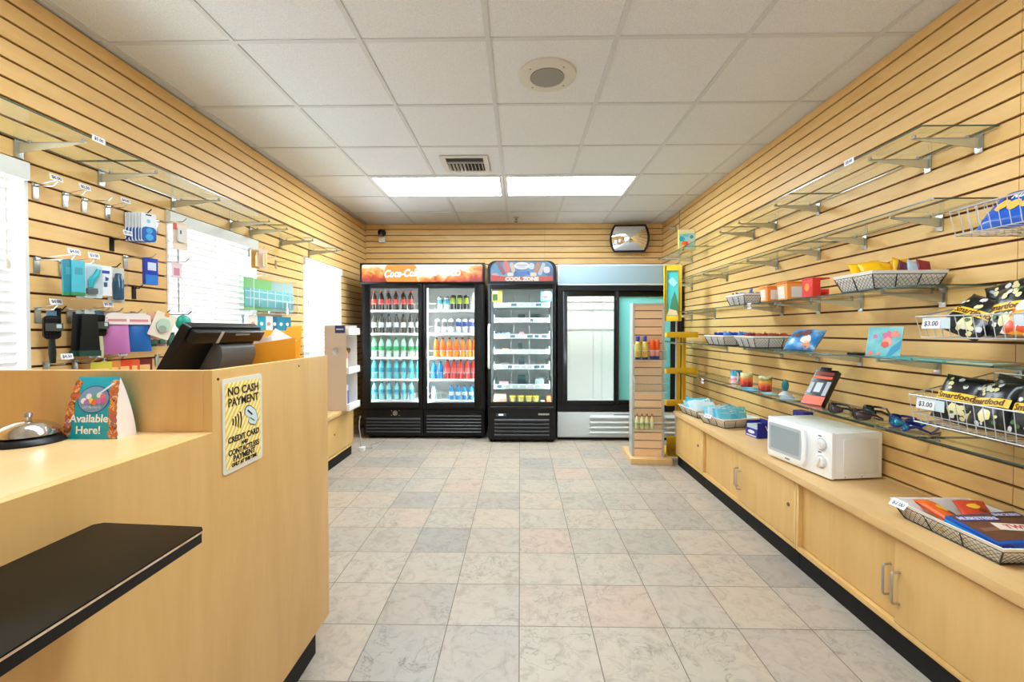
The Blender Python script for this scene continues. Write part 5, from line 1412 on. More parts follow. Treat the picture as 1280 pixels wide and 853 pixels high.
# pouches
def pouch(label, loc, rz, body, w, h, head, grp='mesh pouches'):
    q = thing('sponge_pouch', label, 'pouch', loc, rz, grp)
    b = MB()
    n = 8
    for s in (1, -1):
        vs = []
        for i in range(n + 1):
            for j in range(n + 1):
                u = -1 + 2 * i / n; v = j / n
                ww = w / 2 * (0.86 + 0.14 * v)
                bul = 0.020 * (1 - abs(u) ** 3) * math.sin(PI * min(1, 0.12 + 0.8 * v)) ** 0.7
                vs.append((s * (0.001 + bul), u * ww, -0.050 - (h - 0.05) * v))
        fs = [(i * (n + 1) + j, (i + 1) * (n + 1) + j, (i + 1) * (n + 1) + j + 1, i * (n + 1) + j + 1) for i in range(n) for j in range(n)]
        b.add(vs, fs)
    b.build('bag', body, q)
    MB().prism([(-w * 0.43, -0.055), (w * 0.43, -0.055), (w * 0.40, -0.012), (w * 0.18, 0.0), (-w * 0.18, 0.0), (-w * 0.40, -0.012)], -0.004, -0.002, 'x').prism([(-w * 0.43, -0.055), (w * 0.43, -0.055), (w * 0.40, -0.012), (w * 0.18, 0.0), (-w * 0.18, 0.0), (-w * 0.40, -0.012)], 0.020, 0.022, 'x').build('header_card', head, q)
    MB().box(0.0222, 0.0228, -w * 0.32, w * 0.32, -0.042, -0.030).build('header_print', ink(214, 140, 150), q)
    return q
HEAD = ink(236, 226, 218)
pouch('pink mesh pouch, nearest of the pink pair', (XL + 0.100, 2.050, D_ - 0.014), R(-32), ink(186, 110, 170), 0.105, 0.195, HEAD)
pouch('rose pouch behind the pink mesh pouch', (XL + 0.045, 2.035, D_ - 0.014), R(-32), ink(200, 110, 130), 0.105, 0.195, HEAD)
pouch('bright blue pouch beside the pink pouches', (XL + 0.110, 2.155, D_ - 0.014), R(-30), ink(14, 96, 172), 0.115, 0.19, HEAD)
pouch('teal blue pouch behind the bright blue one', (XL + 0.055, 2.155, D_ - 0.014), R(-30), ink(10, 126, 150), 0.115, 0.19, HEAD)
# fan of sponge cards
SPC = [(222, 200, 172), (226, 214, 186), (226, 176, 150), (232, 222, 204)]
for k in range(4):
    def sp(q, k=k):
        MB().prism([(0.030 * math.cos(2 * PI * i / 20), -0.065 + 0.036 * math.sin(2 * PI * i / 20)) for i in range(20)], 0.001, 0.014, 'x').build('sponge', ink(*[(196, 180, 150), (160, 176, 150), (200, 120, 110), (176, 206, 186)][k]), q, bevel=0.004)
        MB().box(-0.002, 0.003, -0.010, 0.010, -0.016, 0.004).build('orange_tab', ink(226, 160, 70), q)
        if k == 3:
            MB().prism([(0.018 * math.cos(2 * PI * i / 20), -0.085 + 0.018 * math.sin(2 * PI * i / 20)) for i in range(20)], 0.0142, 0.0150, 'x').build('round_window', ink(150, 160, 150), q)
    o = hangcard('sponge_card', 'beige bath sponge card, %s from the left in the fan' % ORD[k], 'sponge pack', (XL + 0.055 + 0.045 * k, 2.235 + 0.004 * k, D_ - 0.012), 0, 0.085 if k < 3 else 0.095, 0.13, ink(*SPC[k]), sp, 'sponge cards')
    o.rotation_euler = (R(-6 - 5 * k), 0, R(-46 + 6 * k))
q = thing('bath_sponge', 'teal and pink round sponge on the hook beside the middle blind', 'sponge', (XL + 0.165, 2.385, D_ - 0.012), R(-10))
MB().ball((0, 0, -0.045), 0.044, s=(0.5, 1, 1)).build('sponge', ink(20, 160, 140), q)
MB().box(0.0225, 0.024, -0.030, 0.030, -0.085, -0.050).build('pink_band', ink(214, 150, 190), q)
for k, (y, c, lb) in enumerate(((2.33, (14, 92, 70), 'dark green scrub pad below the sponge cards'), (2.375, (170, 120, 140), 'mauve scrub pad below the sponge cards'), (2.425, (20, 84, 88), 'deep teal scrub pad beside the register'))):
    hangcard('scrub_pad', lb, 'scrub pad', (XL + 0.04 + 0.01 * k, y, 1.225), R(-15), 0.042, 0.075, ink(*c), lambda q: MB().box(0.001, 0.012, -0.016, 0.016, -0.06, -0.012).build('pad', ink(60, 120, 100), q, bevel=0.003), 'scrub pads')
for k, (y, c, lb) in enumerate(((1.985, (206, 196, 70), 'yellow-green pack, only its top showing above the counter screen'), (2.03, (214, 140, 60), 'amber pack next to the yellow-green pack above the screen'), (2.09, (224, 72, 36), 'orange red pack showing above the counter screen, left one'), (2.135, (226, 90, 50), 'orange red pack showing above the counter screen, right one'), (2.21, (120, 30, 40), 'dark red pack behind the register, lowest row'))):
    hangcard('snack_pack', lb, 'pack', (XL + 0.09, y, E_ - 0.012), R(-30), 0.075, 0.14, ink(*c), lambda q: MB().box(0.001, 0.010, -0.025, 0.025, -0.12, -0.03).build('blister', ink(236, 190, 120), q, bevel=0.003), 'packs in the lowest hook row')

# between the middle and far windows
hook(3.42, 1.81, 0.10, 'chrome hook right of the tan packs between the windows')
hook(3.60, 1.81, 0.10, 'chrome hook nearest the far blind')
hook(3.24, 1.846, 0.12, 'chrome hook carrying the tan packs between the windows')
for k, (c, lb) in enumerate((((196, 150, 80), 'tan hanging pack between the windows'), ((226, 196, 186), 'pale pink hanging pack in front of the tan one'))):
    hangcard('lotion_pack', lb, 'pack', (XL + 0.06 + 0.045 * k, 3.225 + 0.02 * k, 1.833), R(-20), 0.07, 0.14, ink(*c), lambda q: MB().lathe([(0.012, -0.125), (0.014, -0.12), (0.014, -0.05), (0.008, -0.035), (0.008, -0.02)], (0.018, 0, 0), seg=12).build('tube_bottle', ink(226, 206, 150), q))
q = thing('acrylic_case', 'wide clear acrylic case of teal packs between the windows', 'display case', (XL + 0.0005, 3.42, 1.36), 0)
MB().box(0.0, 0.004, -0.30, 0.32, 0, 0.28).box(0.0, 0.11, -0.30, -0.296, 0, 0.28).box(0.0, 0.11, 0.316, 0.32, 0, 0.28).box(0.004, 0.11, -0.296, 0.316, 0, 0.004).box(0.107, 0.11, -0.296, 0.316, 0.004, 0.10).build('case', ACRYLIC, q)
e = MB()
for pts in ([(0.11, -0.30, 0.28), (0.11, 0.32, 0.28)], [(0.11, -0.30, 0.10), (0.11, 0.32, 0.10)], [(0.11, -0.30, 0), (0.11, -0.30, 0.28)], [(0.11, 0.32, 0), (0.11, 0.32, 0.28)], [(0.0, -0.30, 0.28), (0.11, -0.30, 0.28)], [(0.0, 0.32, 0.28), (0.11, 0.32, 0.28)], [(0.11, -0.30, 0.002), (0.11, 0.32, 0.002)]):
    e.tube(pts, 0.0025, 5)
e.build('edge', AEDGE, q)
MB().tube([(0.0, -0.16, 0.283), (0.10, -0.16, 0.285), (0.115, -0.16, 0.297)], 0.003, 6).tube([(0.115, -0.45, 0.297), (0.115, 0.12, 0.297)], 0.003, 6).build('hang_bar', CHROME, q)
for k in range(6):
    o = hangcard('toothbrush_pack', 'teal and lime blister pack in the acrylic case, %s from the near side' % ORD[k], 'blister pack', (XL + 0.045 + 0.006 * k, 3.17 + 0.098 * k, 1.62), R(-20), 0.088, 0.235, ink(*((140, 206, 130) if k < 3 else (170, 200, 200))), lambda q: (MB().box(0.001, 0.012, -0.036, 0.036, -0.21, -0.075).build('blister', ink(120, 192, 200), q, bevel=0.003), MB().box(0.0122, 0.013, -0.040, 0.040, -0.10, -0.094).box(0.0122, 0.013, -0.040, 0.040, -0.15, -0.144).box(0.0122, 0.013, -0.003, 0.003, -0.205, -0.08).build('white_lines', ink(206, 232, 236), q)), 'packs in the acrylic case')
for k, (y, c, lb) in enumerate(((3.16, (232, 226, 214), 'white pack below the acrylic case, nearest'), (3.265, (30, 160, 190), 'teal pack below the acrylic case'), (3.36, (230, 230, 226), 'second white pack below the acrylic case'), (3.44, (40, 100, 150), 'dark blue pack below the acrylic case'), (3.535, (20, 140, 166), 'deep teal pack with white ring below the acrylic case'), (3.63, (16, 130, 160), 'last teal pack below the acrylic case, by the far blind'))):
    hangcard('soap_pack', lb, 'pack', (XL + 0.075, y, 1.345), R(-20), 0.075 if k != 3 else 0.05, 0.125, ink(*c), lambda q, k=k: MB().prism([(0.014 * math.cos(2 * PI * i / 16), -0.06 + 0.014 * math.sin(2 * PI * i / 16)) for i in range(16)], 0.001, 0.004, 'x').build('print', ink(230, 240, 244) if k not in (0, 2) else ink(206, 150, 140), q), 'packs below the acrylic case')
hook(3.16, 1.355, 0.09, 'chrome hook carrying the white pack below the acrylic case')
hook(3.535, 1.355, 0.09, 'chrome hook carrying the deep teal pack below the acrylic case')

# ================================================================ RIGHT SIDE GOODS
# ---- microwave
t = thing('microwave', 'white microwave oven with two dials on the worktop', 'microwave', (1.530, 2.175, 0.4955), rz=R(7.6))
MWB = mat('microwave white', C_(238, 241, 243), 0.3)
MWH, MWW, MWD = 0.238, 0.452, 0.272
b = MB().box(0.014, MWD, 0.002, MWW - 0.002, 0.010, MWH - 0.002)
b.build('body', MWB, t, bevel=0.004)
f = MB().box(-0.004, 0.0135, 0.0, MWW, 0.008, MWH)
f.build('front_fascia', MWB, t, bevel=0.005)
dr = MB()
dr.prism([(y + 0.300, z + 0.124) for y, z in rrect(0.290, 0.205, 0.02)], -0.012, -0.0045, 'x')
do = dr.build('door', MWB, t, bevel=0.003)
MB().prism([(y + 0.310, z + 0.128) for y, z in rrect(0.250, 0.160, 0.015)], -0.0135, -0.0122, 'x').build('window_border', mat('mw border', C_(176, 186, 190), 0.3), do)
MB().prism([(y + 0.310, z + 0.128) for y, z in rrect(0.215, 0.128, 0.006)], -0.0145, -0.0137, 'x').build('window', mat('mw window', C_(150, 162, 168), 0.15, 0, 0.6), do)
MB().prism([(0.166, 0.03), (0.150, 0.06), (0.146, 0.124), (0.150, 0.188), (0.166, 0.218), (0.178, 0.218), (0.170, 0.124), (0.178, 0.03)], -0.024, -0.0125, 'x').build('handle', MWB, do, bevel=0.003)
MB().box(-0.0128, -0.0122, 0.268, 0.302, 0.026, 0.034).build('brand_mark', mat('mark mid grey', C_(120, 124, 128), 0.4), do)
for z, mk in ((0.168, 0.208), (0.080, 0.126)):
    MB().cyl((-0.0042, 0.062, z), (-0.0062, 0.062, z), 0.033, 28).build('dial_ring', mat('dial ring', C_(196, 200, 200), 0.35), t)
    kn = MB().lathe([(0.026, 0.0), (0.0255, 0.012), (0.022, 0.015)], seg=28)
    M = Matrix.Translation((-0.0063, 0.062, z)) @ Matrix.Rotation(R(-90), 4, 'Y')
    kn.v = [tuple(M @ Vector(p)) for p in kn.v]
    ko = kn.build('dial_knob', WHITE, t)
    g = MB(); g.M = M @ Matrix.Rotation(R(30 if z > 0.1 else -20), 4, 'Z'); g.box(-0.024, 0.024, -0.006, 0.006, 0.0152, 0.023)
    g.build('knob_grip', WHITE, ko, bevel=0.002)
    MB().box(-0.0046, -0.0041, 0.064, 0.084, mk - 0.003, mk + 0.003).build('dial_legend', mat('legend grey', C_(70, 70, 74), 0.5), t)
MB().box(0.060, 0.250, -0.0005, 0.0018, 0.035, 0.205).build('side_recess', mat('mw side', C_(228, 228, 226), 0.35), t, bevel=0.0008)
s = MB()
for x in (0.07, 0.16):
    s.cyl((x, 0.0018, 0.018), (x, -0.0008, 0.018), 0.003, 8)
s.build('side_screws', GREY, t)
ft = MB()
for x in (0.03, 0.24):
    for y in (0.04, 0.41):
        ft.cyl((x, y, 0.0), (x, y, 0.012), 0.012, 10)
ft.build('feet', BLACK, t)

# ---- blue boxes
t = thing('blue_carton', 'open dark blue dispenser carton with white logo left of the microwave', 'carton', (1.665, 3.095, 0.4955), rz=R(8))
BL = ink(30, 34, 140)
c = MB()
c.box(-0.055, -0.052, -0.06, 0.06, 0, 0.060).box(0.052, 0.055, -0.06, 0.06, 0, 0.115).box(-0.052, 0.052, -0.06, -0.057, 0, 0.105).box(-0.052, 0.052, 0.057, 0.06, 0, 0.105).box(-0.052, 0.052, -0.057, 0.057, 0, 0.003)
c.build('carton', BL, t)
MB().box(-0.050, 0.050, -0.055, 0.055, 0.004, 0.085).build('contents', mat('pale contents', C_(176, 188, 200), 0.5), t, bevel=0.004)
MB().box(-0.0562, -0.0554, -0.050, 0.050, 0.006, 0.014).prism([(0.035 * math.cos(2 * PI * k / 16), 0.036 + 0.012 * math.sin(2 * PI * k / 16)) for k in range(16)], -0.0562, -0.0554, 'x').build('white_logo', ink(214, 218, 232), t)
text('lettering', 'V', 0.05, ink(226, 228, 236), t, (0.02, -0.0612, 0.065), (PI / 2, 0, 0))
t = thing('blue_carton', 'small dark blue carton standing behind the microwave by the wall', 'carton', (1.775, 2.79, 0.4955), rz=R(4))
MB().box(-0.03, 0.03, -0.05, 0.05, 0, 0.235).build('carton', BL, t, bevel=0.002)
MB().box(-0.0312, -0.0304, -0.035, 0.035, 0.16, 0.205).build('pale_window', ink(170, 184, 206), t)

# ---- wire trays with white liners
LINERC = mat('white cloth liner', C_(236, 235, 231), 0.75)
def tray(label, x0, x1, y0, y1, z, h, rz=0.0, grp='lined wire trays', tagtext=None):
    cx_, cy_ = (x0 + x1) / 2, (y0 + y1) / 2
    t = thing('wire_tray', label, 'tray', (cx_, cy_, z), rz, grp)
    hx, hy = (x1 - x0) / 2, (y1 - y0) / 2
    k = 0.82
    def ringat(f, s=1.0): return [(-hx * s * f, -hy * s * f), (hx * s * f, -hy * s * f), (hx * s * f, hy * s * f), (-hx * s * f, hy * s * f)]
    def lerp(v): return k + (1 - k) * v
    l = MB()
    zz0, zz1 = 0.0045, h
    a0 = ringat(lerp(0.0) - 0.01); a1 = ringat(lerp(1.0) - 0.01)
    def wall(p, q, z0, z1):
        return [(p[0], p[1], z0), (q[0], q[1], z0)]
    ins = 0.004
    vs = [(x, y, zz0) for x, y in a0] + [(x, y, zz1) for x, y in a1] + [(x * (1 - ins / hx), y * (1 - ins / hy), zz1) for x, y in a1] + [(x * (1 - ins / hx), y * (1 - ins / hy), zz0 + 0.003) for x, y in a0]
    fs = [(3, 2, 1, 0)]
    for i in range(4):
        j = (i + 1) % 4
        fs += [(i, j, 4 + j, 4 + i), (4 + i, 4 + j, 8 + j, 8 + i), (8 + i, 8 + j, 12 + j, 12 + i)]
    fs.append((12, 13, 14, 15))
    l.add(vs, fs)
    lo = l.build('liner', LINERC, t)
    fo = MB()
    b1 = ringat(lerp(1.0) + 0.012); b0 = ringat(lerp(0.62) + 0.012)
    vs = [(x, y, zz1 + 0.002) for x, y in b1] + [(x, y, zz1 - h * 0.34) for x, y in b0] + [(x * 0.97, y * 0.97, zz1 - h * 0.34) for x, y in b0] + [(x * 0.965, y * 0.965, zz1 + 0.002) for x, y in b1]
    fs = []
    for i in range(4):
        j = (i + 1) % 4
        fs += [(i, j, 4 + j, 4 + i), (i, 12 + i, 12 + j, j), (4 + i, 4 + j, 8 + j, 8 + i), (12 + i, 8 + i, 8 + j, 12 + j)]
    fo.add(vs, fs); fo.build('folded_rim', LINERC, lo)
    w = MB()
    def P(i, u, v):
        p, q = ringat(lerp(v) + 0.004)[i], ringat(lerp(v) + 0.004)[(i + 1) % 4]
        return (p[0] + (q[0] - p[0]) * u, p[1] + (q[1] - p[1]) * u, 0.002 + (h - 0.002) * v * 0.98)
    w.tube([P(i, 0, 0.0) for i in range(4)], 0.0028, 5, closed=True)
    w.tube([P(i, 0, 0.84) for i in range(4)], 0.0018, 5, closed=True)
    for i in range(4):
        w.tube([P(i, 0, 0), P(i, 0, 0.84)], 0.0024, 5)
        L_ = (x1 - x0) if i % 2 == 0 else (y1 - y0)
        n = max(3, int(L_ / 0.021))
        for q in range(1, 3 if L_ > 0.25 else 2):
            u = q / (3 if L_ > 0.25 else 2)
            w.tube([P(i, u, 0), P(i, u, 0.84)], 0.0022, 5)
        for q in range(-3, n + 1):
            u0, u1, v0, v1 = q / n, (q + 3) / n, 0.0, 0.80
            for (ua, ub) in ((u0, u1), (u1, u0)):
                lo_, hi_ = 0.0, 1.0
                if ub != ua:
                    s0, s1 = (0 - ua) / (ub - ua), (1 - ua) / (ub - ua)
                    lo_, hi_ = max(0, min(s0, s1)), min(1, max(s0, s1))
                if hi_ - lo_ > 0.05:
                    w.tube([P(i, ua + (ub - ua) * lo_, v0 + (v1 - v0) * lo_), P(i, ua + (ub - ua) * hi_, v0 + (v1 - v0) * hi_)], 0.0008, 3)
    w.build('wire_frame', BWIRE, t)
    if tagtext:
        price_tag(t, tagtext[0], tagtext[1], tagtext[2], tagtext[3], tagtext[4])
    return t
T1 = tray('lined wire tray of yellow candy bags on the third glass row', 1.500, 1.805, 1.895, 2.145, 1.4155, 0.075, R(-3))
T2 = tray('lined wire tray of blue sweets on the third glass row', 1.535, 1.775, 3.06, 3.32, 1.4155, 0.075)
T3 = tray('lined wire tray of red sweets on the fourth glass row', 1.500, 1.800, 2.86, 3.12, 1.1225, 0.075)
T4 = tray('lined wire tray of blue sweets on the fourth glass row, beside the red sweets', 1.500, 1.800, 3.28, 3.62, 1.1225, 0.075)
T5 = tray('lined wire tray of blue masks on the worktop, nearer one', 1.475, 1.800, 3.34, 3.63, 0.4955, 0.070, R(16), tagtext=('$1.00', (-0.172, 0.02, 0.070), (R(60), 0, -PI / 2), 0.075, 0.03))
T6 = tray('lined wire tray of blue masks on the worktop, farther one by the yellow stand', 1.450, 1.745, 3.70, 4.03, 0.4955, 0.070, R(6))
T7 = tray('lined wire tray of candy on the worktop at the right edge of the photo', 1.492, 1.800, 1.375, 1.792, 0.4955, 0.066, 0, tagtext=('$2.00', (-0.158, 0.165, 0.060), (R(50), 0, -PI / 2), 0.07, 0.032))

# ---- bags
def bag_surf(w, h, t):
    def s(x, z):
        u, v = min(1, abs(2 * x / w)), min(1, abs(2 * z / h))
        return t / 2 * max(0.0, 1 - u ** 3.2) ** 0.55 * max(0.0, 1 - v ** 4) ** 0.6
    return s
BAGMESH = {}
def bag(name, label, cat, w, h, t, mt, loc, rot, grp=None, word=None, wordz=0.0, wsize=0.03, wcol=None, band=None, bandz=(0, 0), seal=None, sx=1.0, art=None):
    """pillow bag; local x across, z up, front at -y, origin at bottom centre"""
    key = (name, w, h, t)
    s = bag_surf(w, h, t)
    q = thing(name, label, cat, loc, 0, grp, rot=rot)
    n, m = 14, 16
    b = MB()
    rnd_ = random.Random(hash(key) % 1000)
    wr = [[rnd_.uniform(-1, 1) * 0.05 for _ in range(m + 1)] for _ in range(n + 1)]
    for sg in (-1, 1):
        vs = []
        for i in range(n + 1):
            for j in range(m + 1):
                x = -w / 2 + w * i / n; z = -h / 2 + h * j / m
                y = s(x, z) * (1 + wr[i][j])
                pin = 1 - 0.06 * (1 - abs(2 * z / h) ** 2) if abs(x) > w * 0.45 else 1
                vs.append((x * pin, sg * (y + 0.0004), z + h / 2))
        b.add(vs, [(i * (m + 1) + j, (i + 1) * (m + 1) + j, (i + 1) * (m + 1) + j + 1, i * (m + 1) + j + 1) for i in range(n) for j in range(m)])
    b.build('bag_body', mt, q)
    def patch(nm, x0, x1, z0, z1, mm, off, skew=0.0, nx=10, nz=4):
        p = MB(); vs = []
        for i in range(nx + 1):
            for j in range(nz + 1):
                x = x0 + (x1 - x0) * i / nx; z = z0 + (z1 - z0) * j / nz + skew * x
                vs.append((x, -s(x, z - h / 2) * 1.06 - off, z))
        p.add(vs, [(i * (nz + 1) + j, (i + 1) * (nz + 1) + j, (i + 1) * (nz + 1) + j + 1, i * (nz + 1) + j + 1) for i in range(nx) for j in range(nz)])
        return p.build(nm, mm, q)
    if band:
        patch('colour_band', -w * 0.46, w * 0.46, bandz[0], bandz[1], band, 0.0012, 0.06)
    if seal:
        patch('top_seal', -w * 0.485, w * 0.485, h * 0.945, h * 0.995, seal, 0.0008)
    if art:
        for (ax, az, ar, am) in art:
            p = MB(); vs = [(ax, -s(ax, az - h / 2) * 1.06 - 0.0016, az)]
            for k in range(12):
                a = 2 * PI * k / 12; rr = ar * (0.8 + 0.35 * random.Random(k + int(ax * 1000)).random())
                x, z = ax + rr * math.cos(a), az + rr * math.sin(a)
                vs.append((x, -s(x, z - h / 2) * 1.06 - 0.0014, z))
            p.add(vs, [(0, 1 + k, 1 + (k + 1) % 12) for k in range(12)]); p.build('picture', am, q)
    if word:
        o = text('lettering', word, wsize, wcol or INK, q, (0, 0, 0), matrix=Matrix.Identity(4), bold=0.0007, depth=0.0002, sx=sx)
        for v in o.data.vertices:
            x, z = v.co.x, v.co.y + wordz + 0.06 * v.co.x
            v.co = Vector((x, -s(x, z - h / 2) * 1.06 - 0.0026 - v.co.z, z))
    return q
BAGBLACK = mat('popcorn bag black', C_(22, 24, 26), 0.28, 0, 0.6)
YB = ink(240, 198, 40)
POP = ink(226, 216, 160); POPW = ink(220, 222, 226); POPG = ink(70, 110, 60)
def popart(w, h, seed):
    r = random.Random(seed); out = []
    for k in range(17):
        z = r.uniform(0.07, 0.93) * h
        if 0.40 * h < z < 0.66 * h: z = z - 0.32 * h if r.random() < 0.6 else z + 0.26 * h
        z = min(max(z, 0.08 * h), 0.9 * h)
        out.append((r.uniform(-0.40, 0.40) * w, z, r.uniform(0.035, 0.07) * w, r.choice([POPW, POPW, POP, POP, POPG])))
    out.append((0.08 * w, 0.26 * h, 0.16 * w, POP))
    return out
def popbag(label, loc, rot, seed, w=0.145, h=0.175, t=0.055):
    return bag('popcorn_bag', label, 'popcorn bag', w, h, t, BAGBLACK, loc, rot, 'black popcorn bags', 'Smartfood', h * 0.525, w * 0.205, ink(90, 40, 10), YB, (h * 0.44, h * 0.61), None, 0.9, popart(w, h, seed))

# ---- big wire baskets hooked on the wall
def wire_basket(label, x0, x1, y0, y1, zb, zf, zw, tagtext=None, tagpos=None):
    t = thing('wire_basket', label, 'basket', (0, 0, 0), 0, 'white wire baskets on the right wall')
    w = MB(); i = 0.02
    def side(u0, v0, z0, u1, v1, z1, n):
        pass
    fr = [(x0, y0, zf), (x0, y1, zf), (x1, y1, zw), (x1, y0, zw)]
    w.tube(fr, 0.0026, 6, closed=True)
    bt = [(x0 + 0.012, y0 + 0.012, zb), (x0 + 0.012, y1 - 0.012, zb), (x1 - 0.006, y1 - 0.012, zb), (x1 - 0.006, y0 + 0.012, zb)]
    w.tube(bt, 0.0022, 6, closed=True)
    md = [(a[0] * 0.4 + b_[0] * 0.6, a[1] * 0.4 + b_[1] * 0.6, a[2] * 0.32 + b_[2] * 0.68) for a, b_ in zip(fr, bt)]
    if zf - zb > 0.09: w.tube(md, 0.002, 5, closed=True)
    for e in range(4):
        a, b_ = fr[e], fr[(e + 1) % 4]; c, d = bt[e], bt[(e + 1) % 4]
        L_ = math.dist(a, b_); n = max(4, int(L_ / 0.030))
        for k in range(n + 1):
            f = k / n
            p = tuple(a[j] + (b_[j] - a[j]) * f for j in range(3)); q = tuple(c[j] + (d[j] - c[j]) * f for j in range(3))
            w.tube([p, q], 0.0013, 5)
    n = int((y1 - y0) / 0.028)
    for k in range(1, n):
        y = bt[0][1] + (bt[1][1] - bt[0][1]) * k / n
        w.tube([(bt[0][0], y, zb), (bt[2][0], y, zb)], 0.0013, 5)
    n = 6
    for k in range(1, n):
        x = bt[0][0] + (bt[2][0] - bt[0][0]) * k / n
        w.tube([(x, bt[0][1], zb - 0.003), (x, bt[1][1], zb - 0.003)], 0.0013, 5)
    w.build('wire_body', WIRE, t)
    for y in (y0 + 0.08, y1 - 0.08):
        h = MB().tube([(x1, y, zw), (XR - 0.004, y, zw + 0.012), (XR - 0.003, y, zw - 0.02)], 0.003, 6).box(XR - 0.006, XR - 0.001, y - 0.012, y + 0.012, zw - 0.03, zw + 0.02)
        h.build('wall_hook', WIRE, t)
    if tagtext:
        price_tag(t, tagtext, tagpos, (PI / 2 - R(8), 0, -PI / 2), 0.072, 0.034)
        MB().box(tagpos[0] + 0.0012, tagpos[0] + 0.002, tagpos[1] - 0.07, tagpos[1] + 0.037, tagpos[2] - 0.018, tagpos[2] + 0.022).build('tag_holder', ink(196, 214, 222), t)
    return t
wire_basket('wire basket of blue chip bags, highest on the right wall', 1.500, 1.822, 1.00, 1.575, 1.565, 1.652, 1.735)
wire_basket('wire basket of popcorn and snack bags with price tag, middle height', 1.525, 1.822, 1.00, 1.728, 1.212, 1.290, 1.350, '$3.00', (1.517, 1.655, 1.262))
wire_basket('wire basket full of black popcorn bags with price tag, lowest', 1.500, 1.822, 1.00, 1.725, 0.890, 0.992, 1.075, '$3.00', (1.492, 1.645, 0.965))
FRT = -PI / 2    # a bag turned so that its front (-y) faces the aisle (-x)
# blue chip bags, top basket
CHB = mat('chip bag blue', C_(22, 84, 186), 0.25, 0, 0.6)
CHP = ink(240, 176, 70)
for k, (x, y, z, tilt, w, h) in enumerate(((1.575, 1.447, 1.572, 38, 0.23, 0.15), (1.69, 1.42, 1.575, 30, 0.22, 0.17), (1.59, 1.21, 1.572, 24, 0.21, 0.20))):
    bag('chip_bag', ['blue chip bag with wavy chips, front left of the highest basket', 'blue chip bag behind the front one in the highest basket', 'blue chip bag at the photo edge in the highest basket'][k], 'chip bag', w, h, 0.06, CHB, (x, y, z), (R(-tilt), R(6), FRT), 'blue chip bags', 'Ruffles', h * 0.70, 0.034, ink(230, 236, 244), None, (0, 0), ink(30, 60, 120), 0.95,
        [(-0.055, h * 0.46, 0.022, CHP), (-0.015, h * 0.44, 0.022, CHP), (0.03, h * 0.48, 0.026, CHP), (0.068, h * 0.54, 0.024, CHP), (-0.06, h * 0.70, 0.014, ink(60, 40, 40))])
# popcorn and others, middle basket
popbag('popcorn bag lying at the left of the middle wire basket', (1.585, 1.635, 1.225), (R(-36), R(22), FRT + R(4)), 1, 0.15, 0.16, 0.05)
popbag('popcorn bag in the centre of the middle wire basket', (1.62, 1.50, 1.222), (R(-20), R(-4), FRT + R(-6)), 2, 0.15, 0.175)
popbag('popcorn bag standing highest at the back of the middle wire basket', (1.72, 1.545, 1.235), (R(-8), R(-14), FRT + R(8)), 3, 0.17, 0.185)
RB_ = [(226, 84, 44), (240, 232, 222), (250, 170, 40), (206, 50, 60)]
CRK = blotch('snack mix print', [(0, C_(*RB_[0])), (0.3, C_(*RB_[1])), (0.55, C_(*RB_[2])), (0.8, C_(*RB_[3]))], 26, 0.3)
for k, (x, y, z, tl, lb) in enumerate(((1.585, 1.425, 1.222, -30, 'orange and white snack bag in front of the middle wire basket'), (1.655, 1.345, 1.222, -22, 'red and white snack bag at the right of the middle wire basket'), (1.73, 1.40, 1.222, -10, 'red snack bag at the back right of the middle wire basket'))):
    bag('snack_bag', lb, 'snack bag', 0.115, 0.135, 0.045, CRK, (x, y, z), (R(tl), R(5 - 6 * k), FRT + R(6 - 8 * k)), 'red and orange snack bags', None, art=[(0.0, 0.05, 0.03, ink(196, 200, 206)), (0.02, 0.095, 0.022, ink(246, 196, 40))], seal=ink(236, 160, 60))
# lowest basket of popcorn
for k, a in enumerate((((1.575, 1.635, 0.902), (R(-20), R(6), FRT + R(10)), 'popcorn bag at the left of the lowest wire basket, behind the price tag'),
                       ((1.57, 1.515, 0.900), (R(-24), R(-4), FRT + R(-8)), 'popcorn bag second from the left in the lowest wire basket'),
                       ((1.575, 1.375, 0.900), (R(-16), R(3), FRT + R(4)), 'popcorn bag with whole name showing, front right of the lowest wire basket'),
                       ((1.695, 1.58, 0.902), (R(-10), R(10), FRT + R(-6)), 'popcorn bag at the back left of the lowest wire basket'),
                       ((1.70, 1.41, 0.94), (R(-14), R(-10), FRT + R(8)), 'popcorn bag propped highest at the back of the lowest wire basket'),
                       ((1.70, 1.255, 0.902), (R(-12), R(6), FRT), 'popcorn bag at the back right of the lowest wire basket'))):
    popbag(a[2], a[0], a[1], 10 + k)

# ---- yellow candy bags in the near tray of the third row
PN = blotch('candy bag yellow', [(0.0, C_(242, 190, 20)), (0.60, C_(250, 214, 60)), (0.74, C_(120, 70, 30))], 14, 0.3, kind='noise')
PB = ink(92, 40, 110)
for k, (x, y, tl, ry, c, lb) in enumerate(((1.572, 2.03, -30, 2, PN, 'first from the far end'), (1.607, 1.995, -26, -8, PN, 'second, leaning left'), (1.65, 2.02, -24, 8, PN, 'third, in the middle'), (1.705, 2.00, -16, 14, PN, 'fourth, standing tallest'), (1.752, 2.02, -14, -8, PN, 'last, at the wall'))):
    bag('candy_bag', 'yellow peanut candy bag in the third row tray, %s' % lb, 'candy bag', 0.098, 0.138, 0.026, c, (x, y, 1.428), (R(tl), R(ry), R(-8 + 4 * k)), 'yellow candy bags', None, art=[(0.0, 0.06, 0.022, ink(110, 60, 30)), (0.03, 0.03, 0.012, ink(206, 60, 30))], seal=ink(230, 170, 30))
